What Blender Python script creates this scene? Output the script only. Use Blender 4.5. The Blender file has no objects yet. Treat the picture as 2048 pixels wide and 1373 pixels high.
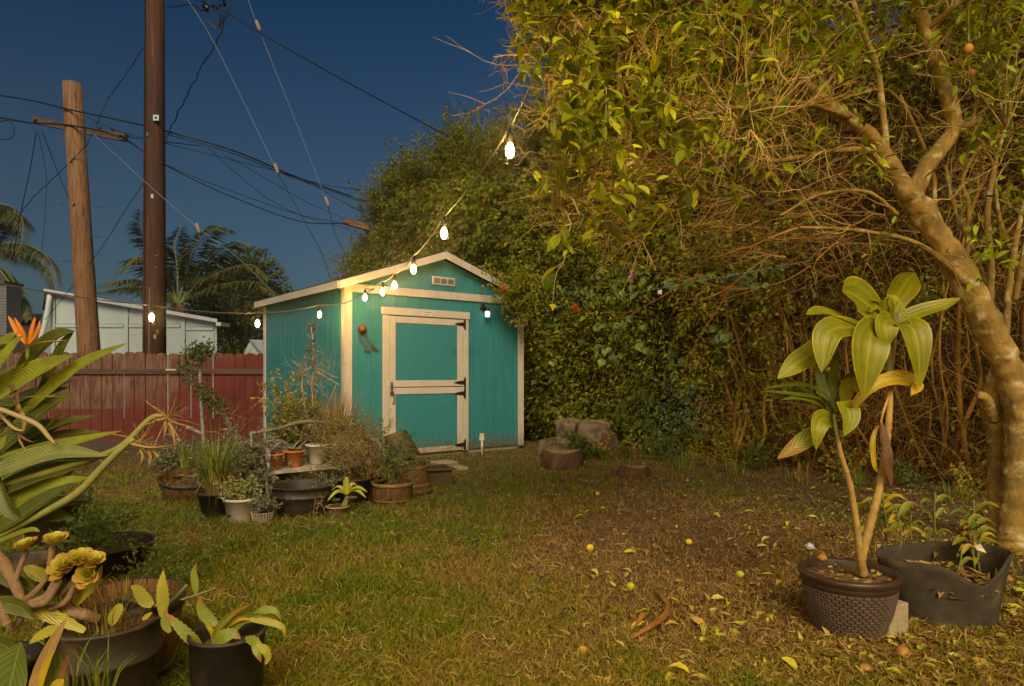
import bpy, math, random
import numpy as np
from mathutils import Vector, Matrix
R = math.radians
rng = np.random.default_rng(7)
random.seed(7)
S = bpy.context.scene
COL = S.collection
# ------------------------------------------------------------------ camera, sky, twilight, exposure
F = 1338.0; H = 1.3125; HY = 746.0; CX = 1024.0
cam = bpy.data.cameras.new('camera'); camo = bpy.data.objects.new('camera', cam); COL.objects.link(camo)
camo.location = (0, 0, H); camo.rotation_euler = (R(90), 0, 0)
cam.sensor_width = 36; cam.lens = F/2048*36; cam.shift_y = (HY-686.5)/2048; cam.clip_end = 3000
S.camera = camo
W = bpy.data.worlds.new('World'); S.world = W; W.use_nodes = True
nt = W.node_tree; bg = nt.nodes['Background']
sky = nt.nodes.new('ShaderNodeTexSky'); sky.sky_type = 'NISHITA'; sky.sun_disc = False
sky.sun_elevation = R(12); sky.sun_rotation = R(200); sky.ozone_density = 8.0; sky.dust_density = 2.5
bg.inputs[1].default_value = 0.036
tint = nt.nodes.new('ShaderNodeVectorMath'); tint.operation = 'MULTIPLY'; tint.inputs[1].default_value = (.88, 1.08, .95); nt.links.new(sky.outputs[0], tint.inputs[0])
# pale dusk band that thickens towards the horizon all round
tcw = nt.nodes.new('ShaderNodeTexCoord'); sxw = nt.nodes.new('ShaderNodeSeparateXYZ'); nt.links.new(tcw.outputs['Generated'], sxw.inputs[0])
mrw = nt.nodes.new('ShaderNodeMapRange'); mrw.inputs[1].default_value = 0; mrw.inputs[2].default_value = .52; mrw.inputs[3].default_value = 1; mrw.inputs[4].default_value = 0; nt.links.new(sxw.outputs[2], mrw.inputs[0])
pww = nt.nodes.new('ShaderNodeMath'); pww.operation = 'POWER'; pww.inputs[1].default_value = 1.3; nt.links.new(mrw.outputs[0], pww.inputs[0])
mxw = nt.nodes.new('ShaderNodeMix'); mxw.data_type = 'RGBA'; mxw.blend_type = 'ADD'; mxw.clamp_result = False; nt.links.new(pww.outputs[0], mxw.inputs[0]); nt.links.new(tint.outputs[0], mxw.inputs[6]); mxw.inputs[7].default_value = (1.75, 1.9, 1.35, 1)
nt.links.new(mxw.outputs[2], bg.inputs[0])
sun = bpy.data.lights.new('twilight_sun', 'SUN'); suno = bpy.data.objects.new('twilight_sun', sun); COL.objects.link(suno)
sun.energy = 3.2; sun.angle = R(30); sun.color = (1.0, 0.87, 0.60)
suno.rotation_euler = (R(52), 0, R(4))
S.view_settings.view_transform = 'Standard'; S.view_settings.look = 'None'
S.view_settings.exposure = 0.0; S.view_settings.gamma = 1.0; S.view_settings.use_curve_mapping = False
S.cycles.use_denoising = True
S.cycles.sample_clamp_indirect = 4.0; S.cycles.max_bounces = 6; S.cycles.diffuse_bounces = 3
S.cycles.caustics_reflective = False; S.cycles.caustics_refractive = False

# ------------------------------------------------------------------ helpers
def P(x, y, Y): return Vector(((x-CX)/F*Y, Y, H-(y-HY)/F*Y))
def G(x, y):
    Y = F*H/(y-HY); return Vector(((x-CX)/F*Y, Y, 0))
def YG(y): return F*H/(y-HY)
def px(n, Y): return n*Y/F
def tag(o, label=None, cat=None, group=None, kind=None):
    if label: o['label'] = label
    if cat: o['category'] = cat
    if group: o['group'] = group
    if kind: o['kind'] = kind
    return o
def thing(name, label, cat, loc=(0,0,0), group=None):
    o = bpy.data.objects.new(name, None); o.empty_display_size = .1; COL.objects.link(o); o.location = loc
    return tag(o, label, cat, group)
def link(name, me, parent=None, keep=True):
    o = bpy.data.objects.new(name, me); COL.objects.link(o)
    if parent is not None:
        o.parent = parent
        if keep: o.matrix_parent_inverse = PMI(parent)
    return o
def WM(o):
    m = Matrix.LocRotScale(o.location, o.rotation_euler, o.scale)
    return m if o.parent is None else WM(o.parent) @ o.matrix_parent_inverse @ m
def PMI(p): return WM(p).inverted()
class MB:
    def __init__(s): s.v = []; s.f = []; s.t = []
    def add(s, v, f, tint=0.5):
        n = len(s.v); s.v += [tuple(p) for p in v]; s.f += [tuple(i+n for i in q) for q in f]
        s.t += [tint]*len(v) if not hasattr(tint, '__len__') else list(tint); return s
    def box(s, c, d, M=None, tint=0.5):
        x, y, z = d[0]/2, d[1]/2, d[2]/2
        v = [Vector((sx*x, sy*y, sz*z)) for sz in (-1,1) for sy in (-1,1) for sx in (-1,1)]
        if M is not None: v = [M @ p for p in v]
        v = [p+Vector(c) for p in v]
        return s.add(v, [(0,2,3,1),(4,5,7,6),(0,1,5,4),(2,6,7,3),(0,4,6,2),(1,3,7,5)], tint)
    def tube(s, pts, rad, n=6, cap=True, tint=0.5):
        pts = [Vector(p) for p in pts]; m = len(pts)
        if not hasattr(rad, '__len__'): rad = [rad]*m
        a = None; v = []; 
        for i, p in enumerate(pts):
            d = (pts[min(i+1, m-1)]-pts[max(i-1, 0)])
            if d.length < 1e-9: d = Vector((0,0,1))
            d.normalize()
            if a is None: a = d.orthogonal().normalized()
            a = a-d*a.dot(d)
            if a.length < 1e-6: a = d.orthogonal()
            a.normalize(); b = d.cross(a)
            for k in range(n):
                t = 2*math.pi*k/n; v.append(p+(a*math.cos(t)+b*math.sin(t))*rad[i])
        f = [(i*n+k, i*n+(k+1)%n, (i+1)*n+(k+1)%n, (i+1)*n+k) for i in range(m-1) for k in range(n)]
        if cap: f += [tuple(range(n-1,-1,-1)), tuple((m-1)*n+k for k in range(n))]
        return s.add(v, f, tint)
    def lathe(s, prof, n=32, c=(0,0,0), M=None, tint=0.5, close=False):
        v = []
        for r, z in prof:
            for k in range(n):
                t = 2*math.pi*k/n; p = Vector((r*math.cos(t), r*math.sin(t), z))
                if M is not None: p = M @ p
                v.append(p+Vector(c))
        m = len(prof)
        f = [(i*n+k, i*n+(k+1)%n, (i+1)*n+(k+1)%n, (i+1)*n+k) for i in range(m-1) for k in range(n)]
        if close: f += [tuple(range(n-1,-1,-1)), tuple((m-1)*n+k for k in range(n))]
        return s.add(v, f, tint)
    def prism(s, poly, off, tint=0.5):
        n = len(poly); off = Vector(off); v = [Vector(p) for p in poly]+[Vector(p)+off for p in poly]
        return s.add(v, [tuple(range(n-1,-1,-1)), tuple(range(n,2*n))]+[(i,(i+1)%n,n+(i+1)%n,n+i) for i in range(n)], tint)
    def mesh(s, mat, smooth=False, name='mesh'):
        me = bpy.data.meshes.new(name); me.from_pydata(s.v, [], s.f); me.materials.append(mat)
        at = me.attributes.new('tint', 'FLOAT', 'POINT'); at.data.foreach_set('value', np.array(s.t, dtype=np.float32))
        if smooth: me.polygons.foreach_set('use_smooth', [True]*len(me.polygons))
        return me
    def build(s, name, mat, parent=None, smooth=False):
        me = s.mesh(mat, smooth, name); return link(name, me, parent)
def npmesh(name, V, Fc, mat, parent=None, tint=None, smooth=False, uv=None):
    me = bpy.data.meshes.new(name); nv = len(V); nf = len(Fc); k = Fc.shape[1]
    me.vertices.add(nv); me.vertices.foreach_set('co', V.astype(np.float32).ravel())
    me.loops.add(nf*k); me.loops.foreach_set('vertex_index', Fc.astype(np.int32).ravel())
    me.polygons.add(nf); me.polygons.foreach_set('loop_start', np.arange(0, nf*k, k, dtype=np.int32))
    try: me.polygons.foreach_set('loop_total', np.full(nf, k, dtype=np.int32))
    except Exception: pass
    if tint is not None:
        at = me.attributes.new('tint', 'FLOAT', 'POINT'); at.data.foreach_set('value', tint.astype(np.float32))
    if smooth: me.polygons.foreach_set('use_smooth', np.ones(nf, dtype=bool))
    me.materials.append(mat); me.update(calc_edges=True); 
    return link(name, me, parent)
def unit(a): return a/np.maximum(np.linalg.norm(a, axis=-1, keepdims=True), 1e-9)
def cloud(name, tv, tf, pos, axis, nrm, scale, tint, mat, parent=None, smooth=False):
    tv = np.array(tv, float); tf = np.array(tf); m = len(pos); n = len(tv)
    a = unit(axis); nn = nrm-a*(nrm*a).sum(-1, keepdims=True); nn = unit(nn+1e-6); s = np.cross(a, nn)
    sc = np.asarray(scale, float).reshape(m, -1)
    V = pos[:, None, :]+sc[:, None, :1]*(tv[None, :, :1]*s[:, None]+tv[None, :, 1:2]*a[:, None]+tv[None, :, 2:3]*nn[:, None])
    Fc = (tf[None]+(np.arange(m)*n)[:, None, None]).reshape(-1, tf.shape[1])
    return npmesh(name, V.reshape(-1, 3), Fc, mat, parent, np.repeat(np.asarray(tint, float), n), smooth)
def hash2(i, j, s): 
    h = np.sin(i*12.9898+j*78.233+s*37.719+.31)*43758.5453; return h-np.floor(h)
def vnoise(x, y, s=0):
    i = np.floor(x); j = np.floor(y); fx = x-i; fy = y-j; fx = fx*fx*(3-2*fx); fy = fy*fy*(3-2*fy)
    a = hash2(i, j, s); b = hash2(i+1, j, s); c = hash2(i, j+1, s); d = hash2(i+1, j+1, s)
    return a+(b-a)*fx+(c-a)*fy+(a-b-c+d)*fx*fy
def fbm(x, y, s=0): return (vnoise(x, y, s)*.5+vnoise(x*2.1, y*2.1, s+1)*.3+vnoise(x*4.3, y*4.3, s+2)*.2)
L4v = [(0,0,0),(-.24,.42,.07),(0,.45,0),(.24,.42,.07),(0,1,-.1)]; L4f = [(0,2,1),(0,3,2),(1,2,4),(2,3,4)]
L8v = [(0,0,0),(-.15,.22,.04),(-.21,.5,.06),(-.12,.8,.01),(0,1,-.14),(.12,.8,.01),(.21,.5,.06),(.15,.22,.04),(0,.3,-.01),(0,.7,-.03)]
L8f = [(0,8,1),(1,8,2),(8,9,2),(2,9,3),(3,9,4),(0,7,8),(7,6,8),(8,6,9),(6,5,9),(5,4,9)]

# ------------------------------------------------------------------ materials
def mat(name, c1, c2=None, scale=8, rough=.7, bump=0, bscale=None, metal=0, stretch=(1,1,1), detail=5, spec=.4, mid=.5, coord='Object', coat=0):
    m = bpy.data.materials.new(name); m.use_nodes = True; n = m.node_tree; b = n.nodes['Principled BSDF']
    b.inputs['Roughness'].default_value = rough; b.inputs['Metallic'].default_value = metal
    b.inputs['Specular IOR Level'].default_value = spec; b.inputs['Coat Weight'].default_value = coat
    if c2 is None and not bump: b.inputs['Base Color'].default_value = (*c1, 1); return m
    tc = n.nodes.new('ShaderNodeTexCoord'); mp = n.nodes.new('ShaderNodeMapping'); mp.inputs['Scale'].default_value = stretch
    n.links.new(tc.outputs[coord], mp.inputs[0])
    no = n.nodes.new('ShaderNodeTexNoise'); no.inputs['Scale'].default_value = scale; no.inputs['Detail'].default_value = detail
    no.inputs['Roughness'].default_value = .65
    n.links.new(mp.outputs[0], no.inputs['Vector'])
    cr = n.nodes.new('ShaderNodeValToRGB'); cr.color_ramp.elements[0].position = mid-.14; cr.color_ramp.elements[1].position = mid+.16
    cr.color_ramp.elements[0].color = (*c1, 1); cr.color_ramp.elements[1].color = (*(c2 or c1), 1)
    n.links.new(no.outputs[0], cr.inputs[0]); n.links.new(cr.outputs[0], b.inputs['Base Color'])
    if bump:
        nb = n.nodes.new('ShaderNodeTexNoise'); nb.inputs['Scale'].default_value = bscale or scale*4; nb.inputs['Detail'].default_value = 6
        n.links.new(mp.outputs[0], nb.inputs['Vector'])
        bp = n.nodes.new('ShaderNodeBump'); bp.inputs['Strength'].default_value = bump; bp.inputs['Distance'].default_value = .01
        n.links.new(nb.outputs[0], bp.inputs['Height']); n.links.new(bp.outputs[0], b.inputs['Normal'])
    m['cr'] = cr.name
    return m
def overlay(m, c, scale, lo, hi, stretch=(1,1,1), coord='Object', gen=None):
    """a stain / wear layer of its own over a mat()"""
    n = m.node_tree; b = n.nodes['Principled BSDF']; l = b.inputs['Base Color'].links
    tc = n.nodes.new('ShaderNodeTexCoord'); mp = n.nodes.new('ShaderNodeMapping'); mp.inputs['Scale'].default_value = stretch
    n.links.new(tc.outputs[coord], mp.inputs[0]); no = n.nodes.new('ShaderNodeTexNoise'); no.inputs['Scale'].default_value = scale; no.inputs['Detail'].default_value = 7
    n.links.new(mp.outputs[0], no.inputs['Vector'])
    mr = n.nodes.new('ShaderNodeMapRange'); mr.inputs[1].default_value = lo; mr.inputs[2].default_value = hi; n.links.new(no.outputs[0], mr.inputs[0])
    mx = n.nodes.new('ShaderNodeMix'); mx.data_type = 'RGBA'; n.links.new(mr.outputs[0], mx.inputs[0])
    if l: n.links.new(l[0].from_socket, mx.inputs[6])
    else: mx.inputs[6].default_value = b.inputs['Base Color'].default_value
    mx.inputs[7].default_value = (*c, 1); n.links.new(mx.outputs[2], b.inputs['Base Color']); return m
def leafmat(name, cols, rough=.5, trans=.3, spec=.4, noise=0):
    m = bpy.data.materials.new(name); m.use_nodes = True; n = m.node_tree; b = n.nodes['Principled BSDF']; out = n.nodes['Material Output']
    at = n.nodes.new('ShaderNodeAttribute'); at.attribute_name = 'tint'
    cr = n.nodes.new('ShaderNodeValToRGB'); e = cr.color_ramp.elements
    while len(e) < len(cols): e.new(.5)
    for i, c in enumerate(cols): e[i].position = i/(len(cols)-1); e[i].color = (*c, 1)
    src = at.outputs['Fac']
    if noise:
        tc = n.nodes.new('ShaderNodeTexCoord'); no = n.nodes.new('ShaderNodeTexNoise'); no.inputs['Scale'].default_value = noise; no.inputs['Detail'].default_value = 3
        n.links.new(tc.outputs['Object'], no.inputs['Vector']); ma = n.nodes.new('ShaderNodeMath'); ma.operation = 'MULTIPLY_ADD'; ma.inputs[1].default_value = .5; ma.inputs[2].default_value = -.25
        n.links.new(no.outputs[0], ma.inputs[0]); ad = n.nodes.new('ShaderNodeMath'); ad.operation = 'ADD'; n.links.new(ma.outputs[0], ad.inputs[0]); n.links.new(src, ad.inputs[1]); src = ad.outputs[0]
    n.links.new(src, cr.inputs[0]); n.links.new(cr.outputs[0], b.inputs['Base Color'])
    b.inputs['Roughness'].default_value = rough; b.inputs['Specular IOR Level'].default_value = spec
    if trans:
        tr = n.nodes.new('ShaderNodeBsdfTranslucent'); n.links.new(cr.outputs[0], tr.inputs[0]); mx = n.nodes.new('ShaderNodeMixShader'); mx.inputs[0].default_value = trans
        n.links.new(b.outputs[0], mx.inputs[1]); n.links.new(tr.outputs[0], mx.inputs[2]); n.links.new(mx.outputs[0], out.inputs[0])
    return m
def bladed(name, body, edge, rib, dry=None, rough=.42, trans=.22, vein=60):
    """big strap leaf: midrib, margin and fine side veins from its UVs"""
    m = bpy.data.materials.new(name); m.use_nodes = True; n = m.node_tree; b = n.nodes['Principled BSDF']; out = n.nodes['Material Output']
    uv = n.nodes.new('ShaderNodeUVMap'); uv.uv_map = 'UVMap'; sp = n.nodes.new('ShaderNodeSeparateXYZ'); n.links.new(uv.outputs[0], sp.inputs[0])
    def math_(op, a, b_=None, c=None):
        q = n.nodes.new('ShaderNodeMath'); q.operation = op
        for i, v in enumerate((a, b_, c)):
            if v is None: continue
            if hasattr(v, 'links'): n.links.new(v, q.inputs[i])
            else: q.inputs[i].default_value = v
        return q.outputs[0]
    ax = math_('ABSOLUTE', math_('SUBTRACT', sp.outputs[0], .5))           # 0 at the midrib, .5 at the edge
    tc = n.nodes.new('ShaderNodeTexCoord'); no = n.nodes.new('ShaderNodeTexNoise'); no.inputs['Scale'].default_value = 9; no.inputs['Detail'].default_value = 4
    n.links.new(tc.outputs['Object'], no.inputs['Vector'])
    ribf = math_('LESS_THAN', ax, .022)
    def rng_(s, a, b_):
        q = n.nodes.new('ShaderNodeMapRange'); q.inputs[1].default_value = a; q.inputs[2].default_value = b_; n.links.new(s, q.inputs[0]); return q.outputs[0]
    wob = math_('MULTIPLY_ADD', no.outputs[0], .12, ax)
    edgef = rng_(wob, .515, .575)
    def mix(f, a, b_):
        q = n.nodes.new('ShaderNodeMix'); q.data_type = 'RGBA'
        n.links.new(f, q.inputs[0])
        for s, v in ((6, a), (7, b_)):
            if hasattr(v, 'links'): n.links.new(v, q.inputs[s])
            else: q.inputs[s].default_value = (*v, 1)
        return q.outputs[2]
    dark = tuple(k*.72 for k in body)
    c = mix(rng_(no.outputs[0], .4, .62), dark, body)
    vn = math_('SINE', math_('MULTIPLY_ADD', sp.outputs[1], vein, math_('MULTIPLY', ax, 30)))
    c = mix(math_('MULTIPLY', rng_(vn, .2, 1), .25), c, rib)
    c = mix(edgef, c, edge)
    c = mix(ribf, c, rib)
    if dry:
        c = mix(rng_(math_('MULTIPLY_ADD', no.outputs[0], .25, sp.outputs[1]), dry[1], dry[1]+.15), c, dry[0])
    n.links.new(c, b.inputs['Base Color']); b.inputs['Roughness'].default_value = rough
    bp = n.nodes.new('ShaderNodeBump'); bp.inputs['Strength'].default_value = .25; bp.inputs['Distance'].default_value = .003; n.links.new(vn, bp.inputs['Height']); n.links.new(bp.outputs[0], b.inputs['Normal'])
    tr = n.nodes.new('ShaderNodeBsdfTranslucent'); n.links.new(c, tr.inputs[0]); mx = n.nodes.new('ShaderNodeMixShader'); mx.inputs[0].default_value = trans
    n.links.new(b.outputs[0], mx.inputs[1]); n.links.new(tr.outputs[0], mx.inputs[2]); n.links.new(mx.outputs[0], out.inputs[0])
    return m
def catmull(pts, n):
    pts = [Vector(p) for p in pts]; q = [pts[0]*2-pts[1]]+pts+[pts[-1]*2-pts[-2]]; out = []
    seg = len(pts)-1
    for k in range(n+1):
        t = k/n*seg; i = min(int(t), seg-1); u = t-i; a, b, c, d = q[i:i+4]
        out.append(.5*((2*b)+(c-a)*u+(2*a-5*b+4*c-d)*u*u+(3*b-a-3*c+d)*u**3))
    return out
def leaf(name, pts, w, up, m, parent, fold=.25, shape=(0.15, .45), stalk=0.0, twist=0, wave=0, n=14, serr=0, cols=6):
    """a single big leaf: a curved, folded blade along pts, w = full width; shape = (width at base, place of greatest width)"""
    c = catmull(pts, n); up = Vector(up).normalized(); V = []; UV = []
    for i, p in enumerate(c):
        t = i/n; d = (c[min(i+1, n)]-c[max(i-1, 0)]).normalized(); s = d.cross(up)
        if s.length < 1e-4: s = d.orthogonal()
        s.normalize()
        if twist: s = Matrix.Rotation(twist*t, 3, d) @ s
        nn = s.cross(d)
        b0, pk = shape
        if t < stalk: wd = .05
        else:
            u = (t-stalk)/(1-stalk)
            wd = (b0+(1-b0)*math.sin(math.pi/2*min(u/pk, 1))) if u < pk else math.cos(math.pi/2*((u-pk)/(1-pk)))**.8
        wd = max(wd, .02)*w/2
        if serr and t > stalk: wd *= 1+serr*(1 if i % 2 else -1)
        for k in range(cols+1):
            a = k/cols*2-1
            V.append(p+s*(a*wd)*(1-.12*abs(fold))+nn*(abs(a)**1.3*wd*fold+ (wave*wd*math.sin(t*17+a*1.3)*abs(a) if wave else 0))); UV.append((k/cols, t))
    fs = [(i*(cols+1)+k, i*(cols+1)+k+1, (i+1)*(cols+1)+k+1, (i+1)*(cols+1)+k) for i in range(n) for k in range(cols)]
    me = bpy.data.meshes.new(name); me.from_pydata(V, [], fs); me.materials.append(m)
    l = me.uv_layers.new(name='UVMap'); 
    arr = np.array([UV[i] for f in fs for i in f], dtype=np.float32); l.data.foreach_set('uv', arr.ravel())
    me.polygons.foreach_set('use_smooth', [True]*len(fs))
    return link(name, me, parent)
def rand_dir(up=0.0):
    v = Vector((random.gauss(0,1), random.gauss(0,1), random.gauss(0,1)+up)); return v.normalized()
def twig(mb, p, d, L, r, depth, n=4, seg=4, spread=.7, up=.1, tips=None, curl=.25, kids=3, sides=3, tint=.5):
    pts = [Vector(p)]; d = Vector(d).normalized()
    for i in range(seg):
        d = (d+rand_dir()*curl+Vector((0,0,up))*.3).normalized(); pts.append(pts[-1]+d*L/seg)
    mb.tube(pts, [r*(1-.6*i/seg) for i in range(seg+1)], sides, cap=False, tint=tint)
    if tips is not None and depth <= 1: tips += [(pts[i], d.copy()) for i in range(1 if depth else 1, seg+1)]
    if depth > 0:
        for k in range(kids):
            q = pts[random.randint(1, seg)]; dd = (d+rand_dir()*spread*1.4).normalized()
            twig(mb, q, dd, L*random.uniform(.5,.8), r*.6, depth-1, n, seg, spread, up, tips, curl, kids, sides, tint)

M = {}
M['grass'] = leafmat('grass_blades', [(.32,.19,.06),(.33,.22,.05),(.25,.215,.02),(.17,.20,.008),(.09,.155,.006)], .75, .25, .2)
M['teal'] = mat('teal_paint', (.038,.215,.245), (.032,.188,.215), 3, .6, .25, 160, stretch=(6,6,1), spec=.3)
overlay(M['teal'], (.03,.14,.15), 2.0, .62, .78)
def splash(m, c, z0, z1):
    n = m.node_tree; b = n.nodes['Principled BSDF']; src = b.inputs['Base Color'].links[0].from_socket
    tc = n.nodes.new('ShaderNodeTexCoord'); sx = n.nodes.new('ShaderNodeSeparateXYZ'); n.links.new(tc.outputs['Object'], sx.inputs[0]); no = n.nodes.new('ShaderNodeTexNoise'); no.inputs['Scale'].default_value = 22; no.inputs['Detail'].default_value = 8; n.links.new(tc.outputs['Object'], no.inputs['Vector'])
    ma = n.nodes.new('ShaderNodeMath'); ma.operation = 'MULTIPLY_ADD'; ma.inputs[1].default_value = -.7; n.links.new(no.outputs[0], ma.inputs[0]); n.links.new(sx.outputs[2], ma.inputs[2])
    mr = n.nodes.new('ShaderNodeMapRange'); mr.inputs[1].default_value = z0; mr.inputs[2].default_value = z1; mr.inputs[3].default_value = .8; mr.inputs[4].default_value = 0; n.links.new(ma.outputs[0], mr.inputs[0])
    mx = n.nodes.new('ShaderNodeMix'); mx.data_type = 'RGBA'; n.links.new(mr.outputs[0], mx.inputs[0]); n.links.new(src, mx.inputs[6]); mx.inputs[7].default_value = (*c, 1); n.links.new(mx.outputs[2], b.inputs['Base Color'])
splash(M['teal'], (.12,.09,.05), -.28, -.02)
M['cream'] = mat('cream_trim_paint', (.58,.49,.42), (.50,.42,.35), 5, .6, .25, 120, spec=.3)
splash(M['cream'], (.22,.16,.09), -.3, -.05); overlay(M['cream'], (.35,.27,.18), 7, .66, .78, (1,1,.3))
M['roofm'] = mat('grey_shingle', (.09,.085,.085), (.05,.045,.045), 20, .9, .4)
M['dark_metal'] = mat('dark_bronze_metal', (.06,.045,.03), (.03,.022,.018), 30, .45, metal=.7)
M['steel'] = mat('galvanised_steel', (.35,.34,.32), (.22,.21,.2), 25, .4, metal=.9)
M['concrete'] = mat('concrete', (.32,.28,.22), (.22,.19,.15), 14, .9, .4, 60)
M['redwood'] = None
M['soil'] = mat('potting_soil', (.055,.025,.012), (.20,.11,.055), 60, .95, .8, 90)
M['blackpl'] = mat('black_plastic', (.016,.012,.010), (.040,.028,.018), 9, .6, .1, 60, spec=.5)
overlay(M['blackpl'], (.13,.085,.04), 8, .55, .75, (1,1,.35))
M['brownpl'] = mat('brown_resin', (.05,.028,.018), (.035,.02,.013), 14, .42, .1, 50, spec=.5)
M['whitepl'] = mat('off_white_plastic', (.6,.52,.42), (.5,.42,.33), 7, .5, .1, 40)
overlay(M['whitepl'], (.2,.14,.09), 5, .62, .78)
M['terra'] = mat('terracotta', (.48,.17,.05), (.38,.13,.045), 12, .8, .2, 60)
M['terraold'] = mat('weathered_terracotta', (.36,.17,.10), (.42,.30,.22), 8, .85, .3, 60)
M['wood_stave'] = mat('barrel_stave', (.17,.085,.03), (.06,.03,.012), 9, .6, .3, 40, stretch=(5,5,.6))
M['bark'] = mat('lichen_bark', (.33,.21,.055), (.17,.10,.025), 7, .95, 1.0, 38, stretch=(1,1,.45))
overlay(M['bark'], (.50,.42,.24), 11, .54, .70); overlay(M['bark'], (.16,.10,.035), 5, .55, .7)
M['twigpale'] = mat('pale_dead_twig', (.50,.36,.13), (.32,.20,.06), 15, .8)
M['twigbrown'] = mat('brown_twig', (.26,.13,.035), (.14,.065,.015), 6, .9)
M['stemgreen'] = mat('green_stem', (.14,.16,.05), (.2,.17,.06), 12, .6)
M['cable'] = mat('black_cable', (.012,.012,.014), None, rough=.5)
M['guy'] = mat('steel_guy_wire', (.20,.20,.24), None, rough=.7)
# ------------------------------------------------------------------ ground
gm = mat('soil_ground', (.09,.045,.016), (.16,.088,.035), 3.0, .95, .9, 40, detail=8)
overlay(gm, (.15,.10,.04), 26, .55, .7)
overlay(gm, (.04,.022,.008), 13, .52, .68)
g = MB(); NX, NY = 60, 60
def gz(x, y): return 0.02*(fbm(np.float64(x)*1.1, np.float64(y)*1.1, 3)-.5)
xs = np.concatenate([[-400,-120,-40], np.linspace(-14, 14, 113), [40,120,400]]); ys = np.concatenate([[-200,-30], np.linspace(-4, 20, 97), [40,120,900]])
V = np.array([(x, y, float(gz(x, y)) if abs(x) < 14 and -4 < y < 20 else -0.0) for y in ys for x in xs]); nx = len(xs)
Fq = np.array([(j*nx+i, j*nx+i+1, (j+1)*nx+i+1, (j+1)*nx+i) for j in range(len(ys)-1) for i in range(nx-1)])
tag(npmesh('ground', V, Fq, gm, smooth=True), 'brown soil yard under grass and leaf litter', kind='structure')

def green(X, Y):
    """1 = green turf, 0 = dry straw"""
    gx = fbm(X*1.3, Y*1.3, 11); fine = fbm(X*5, Y*5, 5)
    pxx = CX+X/Y*F; pyy = HY+H/Y*F
    k = .50+.14*np.clip(-X+.6, 0, 1)+(gx-.5)*1.0+(fine-.5)*.9
    k += .62*np.exp(-(((pxx-900)/230)**2+((pyy-980)/60)**2))        # turf by the pots and the shed door
    k += .25*np.exp(-(((pxx-620)/260)**2+((pyy-1060)/60)**2))
    k -= .95*np.exp(-(((X-1.3)/1.25)**2+((Y-5.2)/2.3)**2))           # bare dry patch in the middle right
    k -= .3*np.exp(-(((X+2.6)/1.4)**2+((Y-7.6)/1.0)**2))
    k += .2*np.exp(-(((pxx-1350)/400)**2+((pyy-985)/30)**2))
    return k
# grass: three-segment blades, denser near the camera
N = 300000
u = rng.random(N); Yb = 1/(1/2.0+(1/12.6-1/2.0)*u**.92); Xb = (rng.random(N)*2-1)*Yb*.98
# clumping
ok = np.ones(N, bool)
def shed_in(X, Y):
    dx = X+2.396; dy = Y-9.6; a = dx*.786+dy*.618; b = -dx*.618+dy*.786
    return (a > -.1) & (a < 3.35) & (b > -.03) & (b < 3.6)
ok &= ~shed_in(Xb, Yb)
hl = np.interp(Xb, [-1, .45, 2.5, 5, 8], [14, 12.6, 10.9, 8.0, 5.7])
dens = np.clip(1.0-.72*np.exp(-(((Xb-1.3)/1.05)**2+((Yb-5.6)/1.7)**2)), 0, 1)
dens *= np.clip((hl-Yb)/1.2, 0, 1)*np.where((Xb > 1.9) & (Yb > 2.5), np.clip(1.25-(Xb-1.9)/1.5-(Yb-4)*.03, .12, 1), 1)
dens *= np.where((Xb < -3.0) & (Yb > 8.6), np.clip(1-(Yb-8.6)/1.2, 0.02, 1), 1)
dens *= np.clip(.5+1.0*vnoise(Xb*7+Yb*2.3, Yb*7-Xb*1.7, 8), .15, 1)
ok &= rng.random(N) < dens
Xb = Xb[ok]; Yb = Yb[ok]; n = len(Xb)
gr = green(Xb, Yb)+rng.normal(0, .24, n)
hh = (.020+.040*rng.random(n))*(.7+.5*np.clip(gr, 0, 1))*np.where(rng.random(n) < .05, 1.7, 1)
wd = .0014+.0016*rng.random(n)**2+.00028*Yb
ang = rng.random(n)*2*np.pi; lean = .35+1.15*rng.random(n)*(1.25-.5*np.clip(gr, 0, 1)); az = rng.random(n)*2*np.pi
dirv = np.stack([np.cos(az), np.sin(az)], -1); sv = np.stack([np.cos(ang), np.sin(ang), .0*ang], -1)
base = np.stack([Xb, Yb, np.zeros(n)], -1)
def lvl(f, k): 
    o = np.zeros((n, 3)); o[:, :2] = dirv*(hh*lean*k*1.6)[:, None]; o[:, 2] = hh*f; return base+o
c0, c1, c2 = lvl(-.12, 0), lvl(.62, .35), lvl(.9-.3*np.clip(lean-.7, 0, 1), 1)
w3 = wd[:, None]
V = np.stack([c0-sv*w3, c0+sv*w3, c1-sv*w3*.8, c1+sv*w3*.8, c2], 1).reshape(-1, 3)
idx = (np.arange(n)*5)[:, None, None]
Ft = (np.array([(0,1,3),(0,3,2),(2,3,4)])[None]+idx).reshape(-1, 3)
tag(npmesh('grass', V, Ft, M['grass'], tint=np.repeat(np.clip(gr, 0, 1), 5)), 'patchy lawn of short green and straw coloured grass', 'grass', kind='stuff')

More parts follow.
